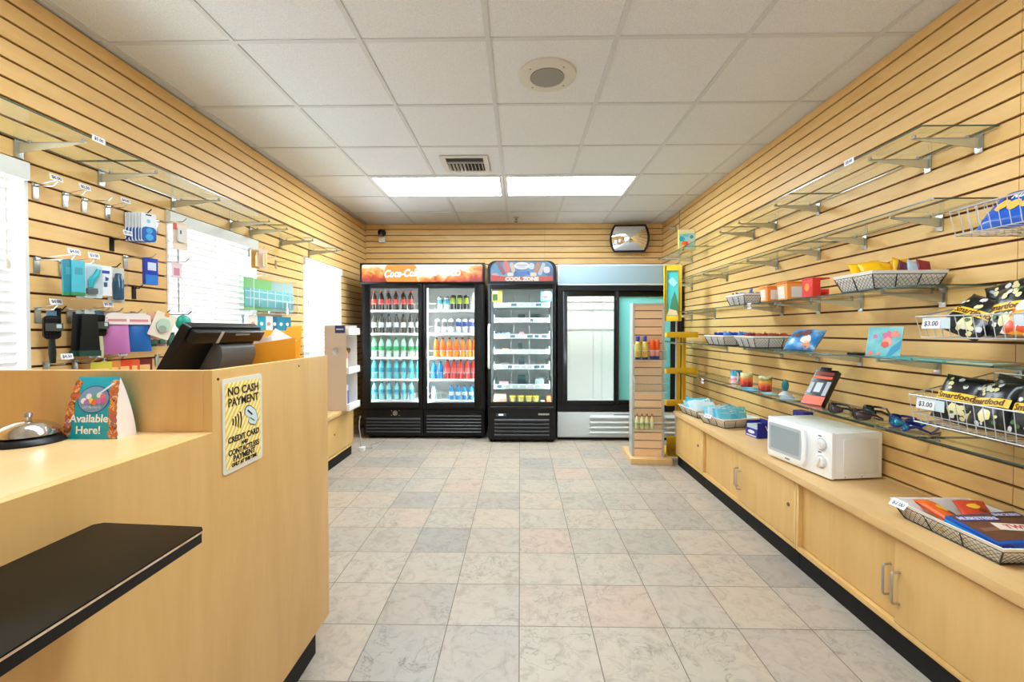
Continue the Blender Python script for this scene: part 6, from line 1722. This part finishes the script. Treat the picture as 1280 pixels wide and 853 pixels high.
for k, (x, y, c, lb) in enumerate(((1.655, 1.945, (96, 40, 60), 'dark red candy bag at the near side of the yellow candy tray'), (1.70, 1.94, (170, 190, 206), 'silver candy bag at the near side of the yellow candy tray'), (1.748, 1.935, (130, 24, 40), 'maroon candy bag at the near wall corner of the candy tray'))):
    bag('candy_bag', lb, 'candy bag', 0.06, 0.125, 0.020, ink(*c), (x, y, 1.428), (R(-18), R(22 - 6 * k), R(0)), 'small candy bags', None, art=[(0.0, 0.06, 0.016, ink(70, 60, 150))])
# ---- twist-wrapped sweets
def sweet(nm, c, loc, rot, label, grp):
    o = MB().ball((0, 0, 0), 0.020, s=(1.5, 0.8, 0.7)).add([(0.026, 0, 0), (0.050, -0.014, 0.010), (0.050, 0.014, 0.006), (0.050, 0.0, -0.012)], [(0, 1, 2), (0, 2, 3), (0, 3, 1), (3, 2, 1)]).add([(-0.026, 0, 0), (-0.050, -0.014, 0.010), (-0.050, 0.014, 0.006), (-0.050, 0.0, -0.012)], [(0, 2, 1), (0, 3, 2), (0, 1, 3), (1, 2, 3)]).build(nm, mat('sweet %d %d %d' % c, C_(*c), 0.25))
    place(o, loc, 0, rot); return tag(o, label, 'sweet', grp)
rs = random.Random(5)
def fill_sweets(x0, x1, y0, y1, z, n, cols, what, grp):
    k = 0
    nx = max(2, int((x1 - x0) / 0.07)); ny = max(2, int((y1 - y0) / 0.055))
    for lay in range(2):
        for i in range(nx):
            for j in range(ny):
                if k >= n: return
                x = x0 + (x1 - x0) * (i + 0.5) / nx + rs.uniform(-.008, .008); y = y0 + (y1 - y0) * (j + 0.5) / ny + rs.uniform(-.006, .006)
                sweet('wrapped_sweet', rs.choice(cols), (x, y, z + 0.032 * lay), (rs.uniform(-.5, .5), rs.uniform(-.4, .4), rs.uniform(0, PI)), what, grp); k += 1
fill_sweets(1.56, 1.75, 3.08, 3.30, 1.462, 14, [(36, 110, 190), (24, 70, 140), (60, 140, 200)], 'blue twist-wrapped sweet in the third row tray', 'blue sweets on the third row')
fill_sweets(1.535, 1.77, 2.89, 3.09, 1.172, 16, [(150, 50, 40), (176, 70, 54), (110, 36, 30)], 'red twist-wrapped sweet in the fourth row tray', 'red sweets on the fourth row')
fill_sweets(1.535, 1.77, 3.32, 3.58, 1.175, 22, [(24, 60, 176), (50, 130, 200), (18, 44, 120)], 'blue twist-wrapped sweet in the fourth row tray', 'blue sweets on the fourth row')
# ---- masks in the trays on the worktop
MK = [mat('mask pack %d' % i, C_(*c), 0.2) for i, c in enumerate(((110, 200, 226), (80, 186, 216), (140, 214, 232), (240, 190, 180)))]
MASKW = mat('mask white', C_(206, 228, 236), 0.3)
def masks(cx_, cy_, rz, n, lab, grp, rows):
    k = 0
    for (lx, ly0, ly1, cnt, dy) in rows:
        for i in range(cnt):
            y = ly0 + (ly1 - ly0) * (i / max(1, cnt - 1))
            a = rz; x_ = lx + rs.uniform(-.006, .006)
            X_ = cx_ + x_ * math.cos(a) - y * math.sin(a); Y_ = cy_ + x_ * math.sin(a) + y * math.cos(a)
            pink = rs.random() < 0.22
            q = thing('mask_pack', lab % k if '%d' in lab else lab, 'mask pack', (X_, Y_, 0.508 + rs.uniform(0, 0.014)), 0, grp, rot=(R(-30 + rs.uniform(-6, 6)), R(rs.uniform(-12, 12)), rz + R(dy + rs.uniform(-9, 9))))
            s = bag_surf(0.098, 0.125, 0.016)
            b = MB(); cr = [rs.uniform(-1, 1) for _ in range(11)]
            for sg in (-1, 1):
                vs = [(-0.049 + 0.098 * i_ / 6 + cr[(i_ * 7 + j_) % 11] * 0.004, sg * (s(-0.049 + 0.098 * i_ / 6, -0.0625 + 0.125 * j_ / 6) * (0.8 + 0.5 * cr[(i_ * 5 + j_ * 3) % 11]) + 0.0004), 0.125 * j_ / 6 + cr[(i_ * 3 + j_) % 11] * 0.004) for i_ in range(7) for j_ in range(7)]
                b.add(vs, [(i_ * 7 + j_, (i_ + 1) * 7 + j_, (i_ + 1) * 7 + j_ + 1, i_ * 7 + j_ + 1) for i_ in range(6) for j_ in range(6)])
            b.build('pack', rs.choice(MK[:3] + [MASKW]), q)
            for u in (-0.2, 0.25):
                MB().box(-0.036, 0.036, -0.0098, -0.0090, 0.0625 + 0.11 * u - 0.002, 0.0625 + 0.11 * u + 0.002).build('pleat_highlight', MASKW, q)
            if pink:
                MB().box(-0.030, 0.030, -0.0108, -0.0099, 0.035, 0.095).build('pink_label', MK[3], q)
            k += 1
masks((1.475 + 1.80) / 2, (3.34 + 3.63) / 2, R(16), 0, 'clear blue disposable mask pack in the nearer worktop tray', 'masks in the nearer tray', [(-0.085, -0.085, 0.06, 6, -12), (0.0, -0.09, 0.085, 8, 8), (0.085, -0.085, 0.07, 8, 4)])
masks((1.45 + 1.745) / 2, (3.70 + 4.03) / 2, R(6), 0, 'clear blue disposable mask pack in the farther worktop tray', 'masks in the farther tray', [(-0.075, -0.08, 0.09, 7, -10), (0.045, -0.09, 0.10, 9, 10)])

# ---- candy tray at the right edge
t = thing('candy_carton', 'brown and blue candy bar carton marked 30, lying in the near tray', 'candy carton', (1.655, 1.522, 0.520), rot=(R(7), R(-3), R(3)))
W2, D2, H2 = 0.128, 0.085, 0.052
MB().box(-W2, W2, -D2, D2, 0, H2).build('carton', ink(24, 84, 170), t, bevel=0.002)
MB().box(-W2 + 0.012, W2 - 0.012, -D2 + 0.014, D2 - 0.004, H2, H2 + 0.0012).build('brown_top', ink(104, 66, 48), t)
MB().box(-W2 - 0.0012, -W2 - 0.0002, -D2 + 0.01, D2, 0.006, H2 - 0.010).build('light_blue_side', ink(40, 150, 220), t)
MB().prism([(-W2 + 0.03 + 0.026 * math.cos(2 * PI * k / 20), 0.026 + 0.0245 * math.sin(2 * PI * k / 20)) for k in range(20)], -D2 - 0.0012, -D2 - 0.0002, 'y').build('count_disc', ink(20, 34, 130), t)
text('lettering', '30', 0.030, ink(230, 236, 246), t, (-W2 + 0.03, -D2 - 0.0016, 0.026), (PI / 2, 0, 0))
text('lettering', '30', 0.026, ink(230, 236, 246), t, (-W2 - 0.0016, -0.01, 0.026), (PI / 2, 0, -PI / 2))
def bar(x, y, rz, w, d_, c, word, wc, oc):
    b = MB(); b.M = Matrix.Translation((x, y, H2 + 0.0013)) @ Matrix.Rotation(R(rz), 4, 'Z')
    b.box(-w / 2, w / 2, -d_ / 2, d_ / 2, 0, 0.0012)
    o = b.build('printed_bar', ink(*c), t)
    text('lettering', word, d_ * 0.78, ink(*wc), o, (0, 0, 0), matrix=b.M @ Matrix.Translation((0, 0, 0.0016)), depth=0.0003, bold=0.001, sx=0.95)
    return o
bar(-0.045, 0.052, -6, 0.125, 0.030, (70, 60, 130), 'MUSKETEERS', (214, 214, 236), None)
bar(0.07, 0.062, -6, 0.09, 0.026, (54, 40, 60), 'SNICKERS', (196, 196, 226), None)
bar(0.03, -0.012, -14, 0.135, 0.042, (240, 226, 214), 'TWIX', (206, 40, 50), None)
MB().box(-0.10, -0.02, -0.02, 0.0, H2 + 0.0013, H2 + 0.002).build('bar_picture', ink(140, 96, 70), t)
for k, (x, y, z, rx, ry, rz_, c, lb, w, h) in enumerate(((1.615, 1.69, 0.528, -72, 10, 20, (240, 104, 30), 'bright orange candy bag lying in the near tray', 0.10, 0.13), (1.685, 1.68, 0.545, -76, -8, -30, (206, 66, 34), 'red orange candy bag lying across the near tray', 0.09, 0.12), (1.72, 1.645, 0.520, -80, 6, -10, (120, 80, 60), 'brown candy bag near the wall in the near tray', 0.08, 0.11), (1.59, 1.60, 0.514, -80, -6, 50, (196, 160, 60), 'gold candy bag half under the carton in the near tray', 0.07, 0.09))):
    bag('candy_bag', lb, 'candy bag', w, h, 0.030, ink(*c), (x, y - h * 0.4, z), (R(rx), R(ry), R(rz_)), 'loose candy bags in the near tray', None, art=[(0.0, h * 0.5, w * 0.2, ink(250, 190, 60)), (0.02, h * 0.3, w * 0.12, ink(110, 50, 30))])

# ---- third row boxes
def cup_box(c1, c2, label, loc, w, h, rz=0, nm='snack_tub'):
    q = thing(nm, label, 'tub', loc, rz)
    MB().frust((-w * 0.44, w * 0.44, -w * 0.40, w * 0.40), (-w / 2, w / 2, -w * 0.46, w * 0.46), 0, h).build('tub', ink(*c1), q, bevel=0.004)
    MB().box(-w * 0.53, w * 0.53, -w * 0.49, w * 0.49, h + 0.0002, h + 0.010).build('lid', ink(*c2), q, bevel=0.003)
    MB().frust((-w * 0.455, -w * 0.45, -w * 0.2, w * 0.36), (-w * 0.505, -w * 0.50, -w * 0.2, w * 0.40), h * 0.15, h * 0.85).build('label_print', ink(238, 226, 214), q)
    MB().add([(-w * 0.25, -w * 0.43 - 0.001, h * 0.2), (w * 0.30, -w * 0.43 - 0.001, h * 0.2), (w * 0.34, -w * 0.455 - 0.001, h * 0.8), (-w * 0.28, -w * 0.455 - 0.001, h * 0.8)], [(0, 1, 2, 3)]).build('front_print', ink(222, 226, 228), q)
    return q
cup_box((236, 140, 50), (240, 160, 80), 'orange snack tub beside the blue sweets tray', (1.63, 2.90, 1.4155), 0.095, 0.10)
cup_box((238, 160, 80), (240, 130, 40), 'orange and white snack tub, nearer than its neighbour', (1.655, 2.725, 1.4155), 0.115, 0.105)
q = thing('candy_jar', 'red and clear square candy jar alone on the third glass row', 'jar', (1.625, 2.46, 1.4155))
MB().box(-0.045, -0.002, -0.045, 0.045, 0, 0.10).box(-0.002, 0.045, -0.045, 0.045, 0, 0.045).build('red_wrap', ink(222, 50, 44), q, bevel=0.003)
MB().box(-0.0015, 0.045, -0.045, 0.045, 0.0455, 0.095).build('clear_part', ACRYLIC, q)
MB().box(-0.047, 0.047, -0.047, 0.047, 0.1003, 0.108).build('lid', ink(226, 60, 50), q, bevel=0.003)
MB().prism([(0.02 * math.cos(2 * PI * k / 14), 0.058 + 0.022 * math.sin(2 * PI * k / 14)) for k in range(14)], -0.0464, -0.0454, 'x').build('print', ink(250, 150, 60), q)

# ---- fourth row: cookie bag, art card, postcards
bag('cookie_bag', 'light blue cookie bag lying back on the fourth glass row', 'cookie bag', 0.19, 0.15, 0.06, blotch('cookie bag blue', [(0.3, C_(80, 160, 220)), (0.5, C_(40, 130, 206)), (0.66, C_(170, 210, 232))], 9, 0.3, kind='noise', interp='LINEAR'), (1.60, 2.565, 1.126), (R(-42), R(0), FRT + R(20)), None, None, art=[(-0.02, 0.09, 0.026, ink(60, 44, 50)), (0.02, 0.10, 0.026, ink(120, 56, 50)), (-0.055, 0.085, 0.016, ink(30, 44, 60)), (0.035, 0.055, 0.03, ink(232, 222, 214)), (0.05, 0.02, 0.022, ink(226, 150, 110))])
def artcard(nm, label, w, h, base, shapes, loc, rot, t_=0.006, edge=None, cat='art card'):
    q = thing(nm, label, cat, loc, 0, None, rot=rot)
    MB().box(-w / 2, w / 2, 0, t_, 0, h).build('board', edge or ink(226, 224, 216), q)
    MB().box(-w / 2 + 0.001, w / 2 - 0.001, -0.0008, -0.0001, 0.001, h - 0.001).build('picture', base, q)
    for k, (poly, c) in enumerate(shapes):
        MB().prism(poly, -0.0016 - 0.0002 * k, -0.0010, 'y').build('painted_shape', ink(*c), q, smooth=False)
    return q
def blob(x, z, r, n=12, seed=0, sx=1, sz=1):
    rr = random.Random(seed)
    return [(x + sx * r * (0.75 + 0.45 * rr.random()) * math.cos(2 * PI * k / n), z + sz * r * (0.75 + 0.45 * rr.random()) * math.sin(2 * PI * k / n)) for k in range(n)]
artcard('art_card', 'turquoise art card with coral flowers leaning on the fourth glass row', 0.128, 0.135, blotch('card turquoise', [(0.35, C_(96, 180, 190)), (0.6, C_(130, 200, 204))], 20, 0.4, kind='noise', interp='LINEAR'),
        [(blob(0.012, 0.095, 0.020, seed=1), (206, 110, 150)), (blob(0.038, 0.10, 0.016, seed=2), (230, 140, 120)), (blob(0.014, 0.066, 0.022, seed=3, sx=0.8), (232, 160, 140)), (blob(-0.035, 0.09, 0.010, seed=4), (200, 120, 170)), (blob(0.005, 0.052, 0.014, seed=5), (226, 90, 70)), ([(0.03, 0.0), (0.063, 0.04), (0.063, 0.075), (0.03, 0.04), (0.015, 0.0)], (50, 150, 190)), (blob(-0.045, 0.012, 0.010, seed=6), (226, 130, 120)), (blob(-0.015, 0.012, 0.009, seed=7), (220, 150, 150))],
        (1.615, 1.995, 1.1225), (R(-14), 0, FRT + R(28)), 0.004)
for k, (x, y, c, rz_, lb) in enumerate(((1.59, 1.86, (60, 170, 176), 10, 'teal postcard lying flat beside the art card'), (1.60, 1.70, (110, 170, 160), -8, 'sea green postcard lying flat on the fourth glass row'), (1.60, 1.555, (170, 180, 150), 5, 'pale green postcard at the near end of the fourth glass row'))):
    q = thing('postcard', lb, 'postcard', (x, y, 1.1225 + 0.0), R(rz_))
    MB().box(-0.05, 0.05, -0.072, 0.072, 0, 0.004).build('card', ink(*c), q)
    MB().prism(blob(0.0, 0.0, 0.035, seed=20 + k), 0.0041, 0.0046, 'z').build('picture', ink(40, 140, 160), q)

# ---- lowest row: mugs, pads, charger, sunglasses
def mug(label, loc, rz, m, inner=None):
    q = thing('mug', label, 'mug', loc, rz, 'painted mugs')
    p = [(0.036, 0.0), (0.040, 0.004), (0.041, 0.098), (0.0395, 0.100), (0.037, 0.098), (0.036, 0.008), (0.0, 0.007)]
    MB().lathe(p, seg=26).build('cup', m, q)
    MB().tube([(-0.040, 0, 0.082), (-0.058, 0, 0.080), (-0.068, 0, 0.064), (-0.068, 0, 0.042), (-0.058, 0, 0.024), (-0.040, 0, 0.020)], 0.0055, 8).build('handle', m if inner is None else inner, q)
    return q
def mugmat(n, stops, sc=9):
    if n in MATS: return MATS[n]
    m, nt, b = _new(n); L = nt.links.new
    tc = N(nt, 'ShaderNodeTexCoord'); sp = N(nt, 'ShaderNodeSeparateXYZ'); L(tc.outputs['Object'], sp.inputs[0])
    no = N(nt, 'ShaderNodeTexNoise'); no.inputs['Scale'].default_value = 30; L(tc.outputs['Object'], no.inputs['Vector'])
    a = N(nt, 'ShaderNodeMath', operation='MULTIPLY'); a.inputs[1].default_value = 10.0; L(sp.outputs['Z'], a.inputs[0])
    c = N(nt, 'ShaderNodeMath', operation='MULTIPLY_ADD'); c.inputs[1].default_value = 0.5; L(no.outputs[0], c.inputs[0]); 
    d = N(nt, 'ShaderNodeMath', operation='ADD'); d.inputs[1].default_value = -0.25; L(a.outputs[0], d.inputs[0]); L(d.outputs[0], c.inputs[2])
    r = ramp(nt, stops); L(c.outputs[0], r.inputs[0]); L(r.outputs[0], b.inputs['Base Color'])
    b.inputs['Roughness'].default_value = 0.15; MATS[n] = m; return m
SUN = mugmat('sunset mug', [(0.05, C_(90, 20, 24)), (0.28, C_(206, 50, 50)), (0.55, C_(240, 120, 50)), (0.75, C_(190, 190, 120)), (0.95, C_(230, 220, 170))])
SUN2 = mugmat('palm mug', [(0.05, C_(120, 30, 30)), (0.35, C_(220, 80, 50)), (0.6, C_(226, 170, 70)), (0.8, C_(120, 120, 60)), (0.95, C_(216, 206, 160))])
BLU = mugmat('flamingo mug', [(0.05, C_(230, 220, 224)), (0.3, C_(216, 110, 140)), (0.5, C_(226, 226, 230)), (0.62, C_(70, 160, 190)), (0.95, C_(50, 140, 176))])
mug('blue and pink mug with white handle, farthest on the lowest glass row', (1.665, 3.42, 0.8285), R(75), BLU, WHITE)
mug('sunset red mug in the middle of the three', (1.645, 3.225, 0.8285), R(-120), SUN)
mug('sunset mug with palms, nearest of the three', (1.655, 3.0, 0.8285), R(-120), SUN2)
for k, (x, y, rz_, lb) in enumerate(((1.62, 3.12, 30, 'flat teal card in front of the mugs'), (1.57, 3.02, 10, 'flat blue card at the shelf front near the mugs'), (1.60, 2.86, -15, 'flat pale teal card between mug and brush'))):
    q = thing('postcard', lb, 'postcard', (x, y, 0.8285), R(rz_))
    MB().box(-0.035, 0.035, -0.06, 0.06, 0, 0.003).build('card', ink(*[(60, 150, 176), (80, 160, 190), (120, 180, 190)][k]), q)
    MB().prism(blob(0, 0, 0.022, seed=40 + k), 0.0031, 0.0036, 'z').build('picture', ink(190, 220, 226), q)
q = thing('shell_ornament', 'teal oval ornament standing on a white shell on the lowest row', 'ornament', (1.655, 2.775, 0.8285), R(20))
MB().ball((0, 0, 0.065), 0.030, s=(0.5, 0.75, 1.25)).build('teal_oval', mat('teal glaze', C_(20, 110, 120), 0.15), q)
MB().lathe([(0.040, 0), (0.044, 0.006), (0.030, 0.018), (0.014, 0.028)], seg=14, sy=0.7).build('shell_base', ink(196, 206, 216), q)
for k, (x, y, rz_) in enumerate(((1.62, 2.70, 20), (1.585, 2.64, -30))):
    q = thing('keychain', ['silver and white keychain beside the teal ornament', 'silver and white keychain nearest the charger box'][k], 'keychain', (x, y, 0.8285), R(rz_))
    MB().prism(rrect(0.075, 0.045, 0.015), 0, 0.006, 'z').build('fob', ink(170, 190, 206), q, bevel=0.002)
    MB().tube([(0.050 + 0.013 * math.cos(2 * PI * i / 14), 0.013 * math.sin(2 * PI * i / 14), 0.003) for i in range(14)], 0.0018, 6, closed=True).build('ring', CHROME, q)

q = thing('charger_pack', 'black and orange phone charger box leaning on the wall side', 'charger box', (1.600, 2.45, 0.8292), rot=(R(-34), 0, FRT + R(20)))
MB().box(-0.06, 0.06, 0.0, 0.032, 0.0, 0.225).build('carton', mat('charger black', C_(30, 24, 26), 0.3), q, bevel=0.002)
MB().box(-0.048, 0.012, 0.010, 0.014, 0.2255, 0.245).build('hang_tab', BLACK, q)
MB().box(-0.058, 0.058, -0.0010, -0.0002, 0.002, 0.055).build('orange_base', ink(236, 96, 60), q)
MB().box(-0.050, 0.050, -0.0010, -0.0002, 0.165, 0.182).build('orange_stripe', ink(240, 90, 50), q)
MB().box(-0.050, 0.050, -0.0010, -0.0002, 0.190, 0.210).build('dark_red_title', ink(150, 50, 40), q)
MB().box(-0.030, 0.026, -0.0016, -0.0010, 0.070, 0.150).build('device_outline', ink(50, 60, 70), q)
MB().box(-0.020, 0.016, -0.0022, -0.0016, 0.080, 0.140).build('device_picture', ink(196, 206, 214), q)
MB().box(-0.054, -0.034, -0.0010, -0.0002, 0.070, 0.14).build('icon_strip', ink(176, 180, 190), q)
MB().box(0.032, 0.054, -0.0010, -0.0002, 0.062, 0.15).build('icon_strip', ink(176, 180, 190), q)

def sunglasses(label, loc, rz, frame, lens):
    """wrap-round sunglasses lying lens-down edge on the shelf, front towards local -x"""
    q = thing('sunglasses', label, 'sunglasses', loc, rz, 'sunglasses on the lowest glass row')
    def P(a, z, o=0.0):
        return (-(0.050 + o) * math.cos(a) + 0.004 * (z / 0.04), (0.074 + o) * math.sin(a), z)
    def half(u, s):
        zt = 0.044 - 0.010 * u ** 2; zb = 0.004 + 0.016 * u ** 3 + 0.010 * (1 - u) ** 4
        return R(s * (5 + 72 * u)), zt, zb
    fm = MB()
    for s in (-1, 1):
        rim = [P(half(k / 12, s)[0], half(k / 12, s)[1], 0.001) for k in range(13)] + [P(half(k / 12, s)[0], half(k / 12, s)[2], 0.001) for k in range(12, -1, -1)]
        fm.tube(rim, 0.0042, 6, closed=True)
    fm.tube([P(R(-6), 0.040), P(0, 0.041, 0.002), P(R(6), 0.040)], 0.0045, 6)
    fm.build('frame', frame, q)
    for s in (-1, 1):
        ln = MB(); vs = []
        for k in range(13):
            a, zt, zb = half(k / 12, s)
            for j in range(5):
                f = j / 4; vs.append(P(a, zb + (zt - zb) * f, 0.003 * math.sin(PI * f)))
        ln.add(vs, [(5 * k + j, 5 * k + 5 + j, 5 * k + 6 + j, 5 * k + 1 + j) for k in range(12) for j in range(4)])
        ln.build('lens', lens, q)
        t0 = P(R(s * 77), 0.034)
        MB().tube([t0, (t0[0] + 0.02, s * 0.073, 0.033), (0.040, s * 0.060, 0.024 + 0.006 * s), (0.046, s * 0.02, 0.012 + 0.006 * s), (0.046, -s * 0.045, 0.007 + 0.003 * s)], [0.0055, 0.0055, 0.0045, 0.004, 0.004], 8).build('temple', frame, q)
    return q
BF = mat('black acetate', (0.012, 0.010, 0.012), 0.15); NF = mat('navy acetate', C_(26, 34, 110), 0.15)
LT = mat('teal mirror lens', C_(30, 110, 120), 0.08, 0.6); LG = mat('smoke lens', C_(60, 50, 56), 0.08, 0.3); LBZ = mat('blue mirror lens', C_(40, 140, 170), 0.06, 0.7)
sunglasses('black sunglasses with studs beside the charger box', (1.585, 2.20, 0.8285), R(-25), BF, LG)
sunglasses('black sunglasses with teal lenses behind the studded pair', (1.70, 2.125, 0.8285), R(-35), BF, LT)
sunglasses('brown black sunglasses, third from the charger box', (1.58, 2.035, 0.8285), R(-20), mat('brown acetate', (0.035, 0.016, 0.014), 0.15), LG)
sunglasses('navy sunglasses with blue mirror lenses, middle pair', (1.635, 1.895, 0.8285), R(-35), NF, LBZ)
sunglasses('navy sunglasses with bright blue lenses, nearest the camera', (1.60, 1.785, 0.8285), R(-60), NF, LBZ)

# ---- small painting on the top shelf and plate tag
artcard('small_painting', 'small bright painting with yellow edges on the top glass shelf', 0.155, 0.20, blotch('painting sky', [(0.3, C_(90, 190, 206)), (0.5, C_(160, 220, 220)), (0.7, C_(206, 226, 214))], 10, 0.5, kind='noise', interp='LINEAR'),
        [(blob(-0.03, 0.055, 0.030, seed=11), (232, 110, 50)), (blob(0.0, 0.06, 0.018, seed=12), (226, 60, 40)), (blob(-0.045, 0.03, 0.022, seed=13), (244, 190, 70)), (blob(0.025, 0.075, 0.020, seed=14), (240, 190, 180)), (blob(-0.05, 0.105, 0.026, seed=15), (40, 170, 200)), (blob(0.045, 0.125, 0.018, seed=16), (60, 140, 170)), ([(-0.076, 0.15), (0.076, 0.16), (0.076, 0.198), (-0.076, 0.198)], (226, 220, 170)), (blob(0.045, 0.04, 0.026, seed=17), (120, 206, 220))],
        (1.625, 4.33, 2.0205), (R(-4), 0, R(-2)), 0.030, ink(232, 190, 50), 'painting')

q = thing('key_fob', 'small black key fob lying near the art card on the fourth row', 'key fob', (1.56, 2.075, 1.1225), R(15))
MB().prism(rrect(0.035, 0.07, 0.012), 0, 0.012, 'z').build('fob', BLACK, q, bevel=0.002)
MB().cyl((0, 0.018, 0.012), (0, 0.018, 0.0135), 0.007, 12).build('button', ink(206, 206, 206), q)
